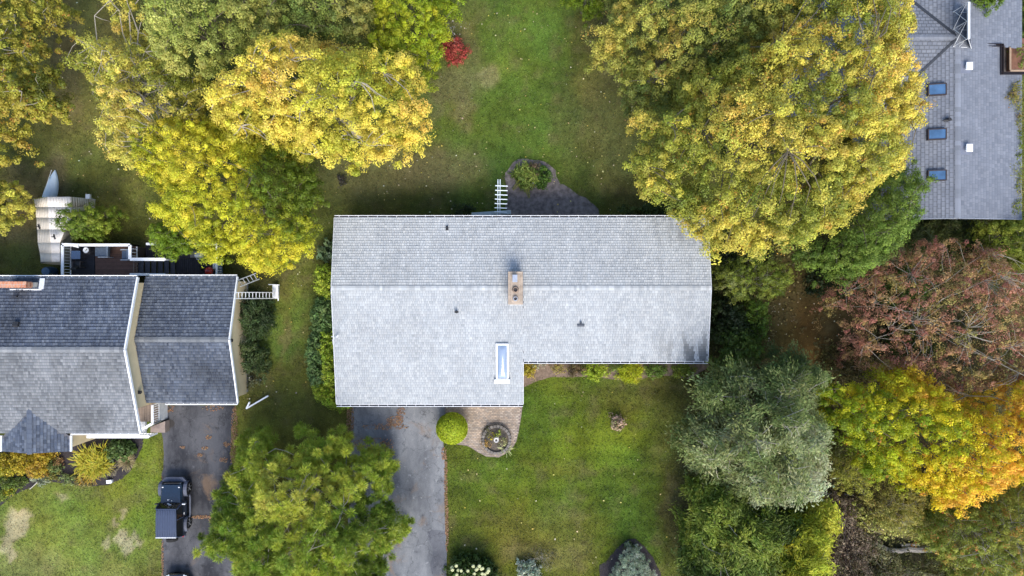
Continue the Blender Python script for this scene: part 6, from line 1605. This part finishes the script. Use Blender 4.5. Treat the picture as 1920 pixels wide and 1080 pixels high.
tree('arborvitae', 'second dark evergreen shrub nearer the driveway by the garage gable', 'shrub', [(465, 636), (488, 636), (491, 680), (480, 702), (456, 690), (455, 660)], 2.0, .9, [(.03, .055, .015), (.06, .095, .025), (.10, .14, .04)], sp=.34, m=40, size=.18, width=.3, style='plume', lobe=.25, ls=.9, seed=164, limbs=6, part='foliage')
shrub('aster_clump', 'straggly weeds with white flecks at the front corner of the garage gable', 472, 712, 18, 18, .6, [(.07, .09, .03), (.13, .14, .06), (.22, .22, .14)], m=12, gaps=.35, accents=[(.12, (.6, .6, .58))])
shrub('red_shrub', 'small crimson shrub beside the lime-yellow tree on the back lawn', 850, 92, 20, 24, 1.4, [(.24, .03, .025), (.36, .055, .045), (.46, .12, .08)], sp=.24, m=46, size=.08, width=.6, seed=170)
tree('bare_shrub', 'grey leafless twigs just above the crimson shrub', 'shrub', ell(846, 52, 22, 18), 2.0, 1.2, [(.25, .24, .22), (.32, .3, .27)], sp=.5, m=3, size=.08, limbs=20, twigs=60, bark=M_PALEBARK, seed=172, tr=.03, part='foliage')
shrub('low_shrub', 'small dark shrub by the back wall left of the arbour', 868, 392, 18, 13, .9, GD, m=26, seed=174)
shrub('dead_stump_plant', 'tiny dark tuft under the golden maple on the back lawn', 640, 341, 9, 9, .5, [(.05, .045, .04), (.10, .09, .07)], m=16, seed=176, cat='plant')
for i_, (px, py, rx, ry, lb) in enumerate(((1180, 397, 20, 10, 'leftmost of the dim green shrubs along the back wall'), (1232, 392, 30, 16, 'middle one of the dim green shrubs along the back wall'), (1288, 396, 25, 14, 'dim green shrub at the back wall closest to the huge maple'))):
    shrub('back_wall_shrub', lb, px, py, rx, ry, 1.3, [(.035, .055, .015), (.06, .09, .02), (.10, .13, .03)], seed=180 + i_, group='dim shrubs along the back wall')

# rear bed
tree('fern', 'yellow-green fern spreading in the grey rear bed', 'plant', ell(985, 330, 26, 24), .9, .4, [(.08, .13, .02), (.15, .2, .03), (.24, .27, .05)], sp=.26, m=22, size=.28, width=.2, style='plume', limbs=0, seed=190, lobe=.15, part='foliage', gaps=.3)
for i_, (a, b, c_) in enumerate((((962, 355), (977, 338), 'arching frond pointing at the arbour from the rear bed fern'), ((992, 370), (984, 338), 'long drooping frond hanging towards the back gutter from the fern'))):
    t = thing('fern_frond', c_, 'frond', tuple(W(*a)))
    mb = MB(); A_ = W(*a, .15); B_ = W(*b, .55); d = (A_ - B_); s = Vector((-d.y, d.x, 0)).normalized()
    for k in range(14):
        u = (k + .5) / 14; p = B_ + d * u; l = .22 * (1 - u * .6)
        for sg in (-1, 1):
            mb.face([p, p + s * sg * l * .5 + d * .03 + Vector((0, 0, .03)), p + s * sg * l + d * .07, p + s * sg * l * .5 + d * .09 + Vector((0, 0, .0))], (.20 + .05 * random.random(), .24, .04))
    mb.build('frond_leaflets', M_LEAF, t, tint=True)
    mb = MB(); mb.tube([B_, (A_ + B_) / 2 + Vector((0, 0, .1)), A_], .014, 5); mb.build('stem', M_BARK, t)
shrub('peony', 'round dark green shrub on the right of the rear bed', 1019, 332, 14, 20, 1.0, [(.04, .09, .012), (.07, .14, .018), (.11, .19, .025)], seed=196)
shrub('coneflower', 'brown dry plant between the fern and the round green shrub', 1002, 316, 12, 14, .7, [(.10, .07, .04), (.17, .12, .07), (.13, .14, .04)], m=14, gaps=.3, seed=198, cat='plant')
shrub('silver_plant', 'small pale grey-green plant at the foot of the fern', 998, 343, 9, 9, .4, [(.16, .2, .14), (.26, .3, .22)], m=16, seed=199, cat='plant')
# front bed
for px, py, rx, ry, h, pal, lb, kw in (
    (990, 692, 13, 15, 1.0, [(.22, .20, .02), (.38, .30, .03), (.46, .34, .05)], 'yellow-orange shrub in the inner corner of the front eave', {}),
    (1009, 684, 12, 6, .5, [(.30, .32, .2), (.4, .4, .28), (.2, .22, .08)], 'cream-flecked low plant next to the corner shrub', dict(m=14)),
    (1046, 690, 12, 9, .5, [(.28, .24, .05), (.36, .28, .08), (.2, .2, .05)], 'thin straw-yellow plant in the middle of the bare front bed', dict(m=12, gaps=.35)),
    (1082, 690, 17, 14, 1.0, [(.07, .055, .03), (.13, .09, .04), (.08, .10, .02)], 'red-brown shrub in the front bed beside the lime one', {}),
    (1117, 695, 22, 19, 1.1, [(.16, .24, .015), (.26, .34, .02), (.34, .40, .04)], 'fresh lime-green shrub in the front bed', {}),
    (1182, 697, 26, 20, 1.1, [(.26, .32, .015), (.38, .42, .02), (.48, .46, .03)], 'bright lime-yellow spiky shrub in the front bed', dict(size=.2, width=.2, style='needle')),
    (1152, 686, 13, 8, .8, [(.08, .13, .02), (.14, .19, .03)], 'mid-green shrub wedged between the two lime ones', {}),
    (1228, 693, 19, 15, 1.0, [(.06, .11, .015), (.11, .18, .025), (.16, .23, .035)], 'plain green shrub right of the spiky lime-yellow one', {}),
    (1282, 692, 18, 13, 1.0, [(.08, .12, .015), (.15, .19, .02), (.24, .26, .03)], 'olive shrub at the right-hand end of the front bed', {})):
    shrub('front_bed_shrub', lb, px, py, rx, ry, h, pal, **kw)
# lawn plant, bottom row
t = shrub('hydrangea', 'lone pinkish-tan dried hydrangea in the middle of the front lawn', 1157, 792, 14, 15, .8, [(.34, .24, .16), (.42, .30, .22), (.30, .24, .12)], sp=.28, m=18, size=.13, accents=[(.15, (.2, .26, .05))], seed=210)
def flower_shrub():
    t = tree('hydrangea', 'dark hydrangea with round cream blooms at the foot of the grey driveway', 'shrub', [(840, 1062), (862, 1052), (900, 1054), (930, 1068), (942, 1110), (838, 1110)], 1.5, .8, [(.03, .06, .012), (.06, .10, .018), (.10, .15, .03)], sp=.3, m=30, size=.14, seed=214, lobe=.12, ls=.8, limbs=8, part='foliage')
    P = scatter(WP([(842, 1060), (862, 1050), (900, 1052), (930, 1066), (942, 1100), (838, 1100)], 1.5), 7.5)
    me = None
    for x, y in P:
        z = 1.5 + .15 * random.random()
        if me is None:
            b = MB(); b.lathe((x, y, z), [(.05, -.06), (.11, -.02), (.12, .03), (.085, .085), (.03, .11)], 10)
            b.v = [(vx + random.gauss(0, .012), vy + random.gauss(0, .012), vz + random.gauss(0, .012)) for vx, vy, vz in b.v]
            o = b.build('bloom', plain('cream_petals', (.44, .45, .24), .8, var=.25, scale=14, bump=.6, bscale=60), t); me = o.data; base = Vector((x, y, z))
        else:
            o = bpy.data.objects.new('bloom', me); C.objects.link(o); o.parent = t; o.location = Vector((x, y, z)) - base
flower_shrub()
shrub('lambs_ear', 'pale silver-green plant at the bottom edge left of the dark mulch tip', 988, 1072, 24, 18, .8, [(.20, .25, .16), (.32, .38, .27), (.42, .46, .36)], size=.14, seed=220, cat='plant')
tree('bare_shrub', 'wispy bare grey shrub at the bottom edge of the front lawn', 'shrub', ell(1018, 1050, 28, 22), .9, .5, [(.10, .10, .05), (.16, .15, .08)], sp=.34, m=5, size=.08, limbs=16, twigs=50, bark=M_PALEBARK, seed=224, tr=.03, part='foliage')
tree('blue_spruce', 'small pale blue spruce in the pointed mulch bed', 'tree', [(1145, 1062), (1160, 1042), (1178, 1030), (1195, 1036), (1212, 1050), (1222, 1075), (1224, 1130), (1142, 1130)], 1.9, .9, [(.18, .25, .16), (.30, .38, .26), (.44, .50, .38)], sp=.26, m=40, size=.13, width=.18, style='needle', seed=228, lobe=.25, ls=.6, power=.7)
shrub('mulch_seedling', 'low dark green plant at the tip of the pointed mulch bed', 1180, 1022, 9, 7, .3, [(.05, .09, .012), (.09, .15, .02)], m=14, seed=230, cat='plant')
# left front bed
blades('daylily', 'large mound of arching golden strap leaves in the left mulch bed', 'plant', 172, 862, .80, 1.0, 700, [(.30, .32, .02), (.44, .40, .03), (.52, .42, .05), (.20, .24, .03)], width=.08, tufts=(.85, .70, 26))
tree('barberry_hedge', 'broad low yellow-orange shrub below the small cross gable', 'shrub', [(-30, 860), (0, 852), (50, 850), (90, 852), (92, 870), (82, 888), (45, 892), (0, 893), (-30, 890)], 1.3, .8, [(.20, .22, .015), (.34, .29, .02), (.44, .33, .03), (.40, .24, .04)], sp=.28, m=30, size=.10, seed=236, lobe=.12, ls=.7, limbs=8, part='foliage')
shrub('azalea', 'glossy mid-green shrub under the veranda rail by the porch', 222, 845, 22, 16, 1.0, [(.05, .09, .02), (.10, .16, .035), (.16, .22, .06)], size=.16, seed=240)
blades('ornamental_grass', 'tan tuft of dry ornamental grass at the right end of the mulch bed', 'plant', 239, 866, .62, .7, 150, [(.36, .28, .14), (.46, .36, .2), (.30, .28, .10)], width=.035)
blades('ornamental_grass', 'grey-tan dry grass tuft between the daylily and the dry grass', 'plant', 210, 880, .45, .5, 90, [(.28, .24, .15), (.36, .31, .2)], width=.03)
blades('daylily', 'small orange-yellow drooping plant at the foot of the golden mound', 'plant', 170, 892, .6, .5, 120, [(.42, .32, .04), (.46, .28, .05), (.34, .34, .05)], width=.06, tufts=(.5, .15, 4))
for px, py, rx, ry, h, pal, lb in (
    (102, 876, 12, 12, .6, [(.08, .12, .03), (.16, .2, .06)], 'small sage plant between the low hedge and the golden mound'),
    (130, 897, 14, 9, .5, [(.12, .17, .05), (.22, .26, .09)], 'pale green plant below the left of the golden mound'),
    (155, 905, 12, 9, .4, [(.16, .17, .05), (.30, .22, .08)], 'brownish-green plant on the very edge of the mulch'),
    (98, 894, 10, 8, .4, [(.14, .14, .03), (.24, .22, .04)], 'olive seedling under the end of the low hedge'),
    (70, 897, 13, 9, .5, [(.22, .26, .16), (.34, .37, .25)], 'whitish-green plant beside the thin grey stick'),
    (20, 905, 24, 14, .8, [(.05, .08, .015), (.11, .16, .025), (.18, .24, .04)], 'dark leafy shrub below the low hedge'),
    (6, 928, 16, 12, .7, [(.10, .15, .02), (.18, .24, .03), (.26, .28, .05)], 'light green shrub at the left end of the mulch bed'),
    (20, 918, 10, 8, .5, [(.34, .34, .02), (.46, .40, .03)], 'bright yellow plant at the left end of the mulch bed'),
    (113, 861, 10, 8, .5, [(.28, .16, .07), (.36, .22, .10)], 'rusty small plant touching the golden mound')):
    shrub('bed_plant', lb, px, py, rx, ry, h, pal, sp=.24, m=20, cat='plant')
# planter contents
for px, py, rx, ry, h, pal, lb in (
    (932, 813, 7, 6, .7, [(.2, .26, .03), (.3, .34, .05)], 'lime plant behind the little pedestal'),
    (921, 819, 5, 5, .7, [(.4, .36, .03), (.5, .4, .05)], 'yellow plant left of the little pedestal'),
    (913, 832, 8, 5, .6, [(.36, .2, .06), (.44, .3, .08)], 'orange withered plant at the front of the round planter'),
    (945, 828, 8, 8, .6, [(.16, .16, .06), (.28, .26, .12)], 'olive withered plant right of the little pedestal'),
    (913, 810, 8, 8, .55, [(.10, .10, .05), (.17, .16, .08)], 'grey-brown dead stalks at the back of the round planter')):
    shrub('planter_plant', lb, px, py, rx, ry, h, pal, sp=.2, m=16, size=.09, cat='plant', limbs=5, twigs=6)
blades('trailing_plant', 'pale strappy plant spilling over the front of the round planter', 'plant', 949, 841, .5, .45, 36, [(.36, .4, .14), (.48, .48, .24)], width=.07)
# right-hand side of the middle house
tree('serviceberry', 'wispy green tree with pale forked twigs right of the pale ridge', 'tree', [(1338, 510), (1365, 488), (1410, 478), (1470, 485), (1492, 510), (1484, 545), (1450, 560), (1405, 572), (1365, 566), (1338, 545)], 3.9, 2.0, [(.08, .12, .02), (.16, .21, .03), (.24, .28, .05), (.24, .26, .12)], sp=.46, m=26, size=.14, gaps=.40, limbs=30, twigs=120, bark=M_PALEBARK, seed=250, lobe=.5, ls=1.1, bare=.3, tr=.05)
tree('yew', 'dark green shrub against the right gable wall below the wispy tree', 'shrub', [(1334, 560), (1370, 562), (1400, 580), (1412, 622), (1395, 650), (1360, 640), (1334, 620)], 2.4, 1.2, [(.012, .02, .008), (.03, .05, .012), (.06, .09, .018)], sp=.38, m=34, size=.13, seed=254, lobe=.4, ls=1.0, part='foliage')
tree('elder', 'mid-green shrub at the front right corner of the pale-roofed house', 'shrub', [(1336, 622), (1385, 612), (1425, 640), (1428, 680), (1380, 690), (1334, 690)], 3.0, 1.6, [(.05, .08, .012), (.10, .15, .02), (.16, .22, .03)], sp=.4, m=36, size=.14, seed=258, lobe=.5, ls=1.1, part='foliage')
tree('elder', 'bright green narrow shrub between the dark yew and the leafy hollow', 'shrub', [(1392, 566), (1432, 560), (1440, 620), (1430, 652), (1408, 640), (1400, 600)], 2.6, 1.4, [(.06, .11, .012), (.11, .18, .018), (.18, .25, .03)], sp=.38, m=34, size=.12, seed=262, lobe=.4, ls=1.0, part='foliage')
tree('yew', 'blackish evergreen under the drip of the huge maple by the back corner', 'shrub', [(1336, 470), (1400, 470), (1450, 480), (1420, 500), (1370, 505), (1336, 520)], 2.2, 1.0, [(.012, .02, .008), (.025, .04, .012), (.05, .075, .018)], sp=.4, m=34, size=.13, seed=266, lobe=.4, ls=1.0, part='foliage')
tree('yew', 'blackish evergreen mound at the upper right of the leafy hollow', 'shrub', [(1520, 520), (1550, 490), (1600, 470), (1650, 470), (1640, 500), (1610, 550), (1560, 560), (1525, 548)], 3.0, 1.4, [(.012, .02, .008), (.03, .05, .015), (.06, .09, .025)], sp=.42, m=38, size=.13, seed=270, lobe=.5, ls=1.1, part='foliage')
tree('cedar', 'low dark evergreen spreading below the gable of the blue-grey roof', 'shrub', [(1700, 425), (1760, 412), (1830, 415), (1840, 450), (1800, 475), (1740, 465), (1690, 470)], 1.8, .8, [(.02, .032, .01), (.05, .075, .015), (.13, .14, .03)], sp=.42, m=40, size=.26, width=.18, style='plume', seed=274, lobe=.4, ls=1.1, part='foliage')
tree('smoke_bush', 'hazy tan-grey bush under the mid-green leafy tree', 'shrub', ell(1668, 470, 36, 26), 2.4, 1.2, [(.13, .12, .06), (.20, .18, .10), (.16, .17, .06)], sp=.4, m=34, size=.09, seed=278, lobe=.3, part='foliage')
tree('hazel', 'deep green bush under the rosy-brown tree', 'shrub', ell(1690, 545, 40, 45), 2.4, 1.0, [(.03, .055, .01), (.06, .11, .015), (.10, .17, .02)], sp=.44, m=36, size=.13, seed=282, lobe=.4, part='foliage')
tree('hazel', 'deep green bush at the lower left of the rosy-brown tree', 'shrub', ell(1715, 640, 45, 35), 2.0, 1.0, [(.025, .045, .01), (.05, .08, .015), (.09, .12, .02)], sp=.44, m=32, size=.13, seed=286, lobe=.4, part='foliage')
tree('bramble', 'tangled brown-green bramble between the willow and the rosy-brown tree', 'shrub', [(1545, 655), (1610, 660), (1660, 690), (1640, 725), (1570, 712), (1540, 700)], 1.6, .8, [(.06, .06, .02), (.12, .10, .035), (.18, .16, .04)], sp=.42, m=24, size=.12, gaps=.34, twigs=60, bark=M_PALEBARK, seed=290, part='foliage', tr=.04)
tree('ivy', 'strip of ivy along the right eave of the blue-grey roof', 'plant', [(1899, 150), (1914, 148), (1918, 250), (1919, 330), (1915, 405), (1890, 405), (1902, 380), (1906, 320), (1907, 250), (1904, 200)], 4.0, 3.6, [(.09, .12, .02), (.16, .2, .03), (.24, .24, .05), (.25, .15, .08)], sp=.22, rad=.26, m=9, size=.15, seed=294, limbs=0, lobe=.25, part='foliage', layers=4, poly_z=3.9, gaps=.25)
shrub('planter_shrub', 'green shrub growing out of the brown planter box', 1915, 102, 20, 28, 3.0, [(.10, .15, .02), (.17, .23, .03), (.25, .28, .05)], sp=.34, seed=298, poly_z=2.8)
tree('laurel', 'green shrub at the top right corner above the planter box', 'shrub', [(1908, -40), (1905, 20), (1910, 70), (1960, 75), (1960, -40)], 3.4, 2.0, [(.06, .11, .015), (.11, .17, .02), (.17, .23, .03)], sp=.42, m=36, size=.14, seed=302, part='foliage')

tree('bramble', 'low tangle of brush between the silvery willow and the orange maple', 'shrub', [(1540, 800), (1600, 815), (1640, 870), (1600, 880), (1550, 860)], 2.0, 1.0, [(.10, .12, .03), (.20, .21, .05), (.32, .30, .08)], sp=.42, m=24, size=.12, gaps=.36, twigs=90, bark=M_PALEBARK, seed=306, part='foliage', tr=.04)
tree('bramble', 'pale brush with bare stems at the bottom edge right of the brown thicket', 'shrub', [(1630, 1000), (1700, 1040), (1690, 1120), (1620, 1120)], 1.6, .8, [(.10, .11, .05), (.20, .19, .08), (.32, .30, .14)], sp=.42, m=22, size=.12, gaps=.36, twigs=110, bark=M_PALEBARK, seed=310, part='foliage', tr=.04)

# woodland floor: low leafy growth nobody could count
def undergrowth():
    P = scatter(WP(WOODS), 24); n = len(P)
    dn = fbm(P[:, 0] / 1.6, P[:, 1] / 1.6, 301, 4); P = P[dn > .40]; n = len(P)
    hol = np.exp(-(((P[:, 0] - W(1500, 600).x) / 3.6) ** 2 + ((P[:, 1] - W(1500, 600).y) / 3.4) ** 2))
    z = .04 + .35 * rng.random(n) * (1 - hol)
    pal = [(.04, .05, .015), (.11, .115, .03), (.20, .19, .06), (.28, .22, .09), (.18, .24, .05)]
    col = jitcol(pick(pal, .5 * rank(fbm(P[:, 0] / 2.5, P[:, 1] / 2.5, 311, 3)) + .5 * rng.random(n)), .25)
    brown = np.array((.15, .105, .035)); h2 = (hol * .9)[:, None]; col = col * (1 - h2) + jitcol(np.tile(brown, (n, 1)), .3) * h2
    A = unit(np.c_[rng.normal(0, 1, (n, 2)), .2 * rng.normal(0, 1, n)]); N = unit(np.c_[rng.normal(0, .5, (n, 2)), np.ones(n)])
    o = leaf_mesh('undergrowth', np.c_[P, z], A, N, .16 + .14 * rng.random(n), .35 + .35 * rng.random(n), col, M_LEAF, None, (0, 0, 0), .08)
    tag(o, 'low brown and green undergrowth covering the woodland floor', 'undergrowth', kind='stuff')
undergrowth()

# fallen wood
def log(name, label, pts, r, cat='log'):
    c = pts[len(pts) // 2]; t = MB(); P = [W(a, b, r * 1.1 + .05) for a, b in pts]
    t.tube(P, [r * (1 - .35 * k / (len(P) - 1)) * (1 + .1 * random.gauss(0, 1)) for k in range(len(P))], 9)
    o = t.build(name, M_LOG); tag(o, label, cat)
    return o
log('fallen_log', 'knobbly weathered log lying across the clearing at the lower right', [(1778, 1027), (1745, 1029), (1720, 1031), (1702, 1029), (1688, 1033), (1665, 1031), (1645, 1020)], .24)
log('fallen_branch', 'broken stub of branch lying on top of the weathered log', [(1690, 1022), (1705, 1021), (1726, 1022)], .14, 'branch')
log('fallen_pole', 'straight grey pole lying between the willow and the dead thicket', [(1532, 924), (1570, 926), (1604, 929)], .07, 'pole')

litter('leaf_litter', 'brown needles and leaves drifted along the driveways, gutters and beds',
       [(657, 790, 7, 40, 420), (722, 800, 45, 6, 160), (740, 790, 16, 10, 190), (752, 775, 8, 14, 120), (700, 830, 40, 10, 170), (728, 838, 10, 10, 60), (716, 870, 18, 40, 90), (836, 900, 3, 60, 330), (838, 985, 3, 50, 260), (832, 850, 4, 12, 80), (380, 969, 22, 3, 150), (398, 975, 8, 6, 60),
        (440, 800, 6, 40, 260), (437, 850, 5, 40, 160), (392, 820, 6, 4, 40), (384, 840, 6, 3, 36), (375, 853, 6, 3, 36), (425, 833, 6, 5, 40), (400, 765, 20, 6, 60), (318, 765, 10, 8, 60), (304, 950, 2, 60, 150), (305, 1050, 2, 40, 120), (420, 862, 8, 5, 40), (343, 838, 5, 3, 20)],
       [(.20, .10, .05), (.30, .155, .075), (.26, .17, .10), (.36, .22, .12)], (.05, .12))
def fallen():
    zone = WP([(560, 20), (1300, 20), (1300, 420), (560, 420)]); P = np.concatenate([scatter(zone, .9), scatter(WP([(100, 0), (300, 0), (290, 420), (100, 420)]), 1.0), scatter(WP([(460, 500), (575, 500), (575, 760), (460, 760)]), 1.0), scatter(WP([(838, 700), (1290, 700), (1290, 1060), (838, 1060)]), .25), scatter(WP([(1420, 520), (1580, 520), (1580, 640), (1420, 640)]), 3)])
    for foot in (HOUSE_MAIN_FOOT, HOUSE_LEFT_FOOT): P = P[~inside(np.array(foot), P)]
    n = len(P); A = unit(np.c_[rng.normal(0, 1, (n, 2)), np.zeros(n)]); N = unit(np.c_[rng.normal(0, .3, (n, 2)), np.ones(n)])
    col = jitcol(pick([(.50, .44, .20), (.55, .42, .06), (.60, .56, .44), (.36, .26, .10)], rng.random(n)), .15)
    o = leaf_mesh('fallen_leaves', np.c_[P, np.full(n, .09)], A, N, .06 + .09 * rng.random(n), .8, col, M_LEAF, None, (0, 0, 0), .1)
    tag(o, 'scattered pale fallen leaves on the lawns', 'fallen leaves', kind='stuff')
fallen()
grass()
print('LEAVES', LEAVES[0])
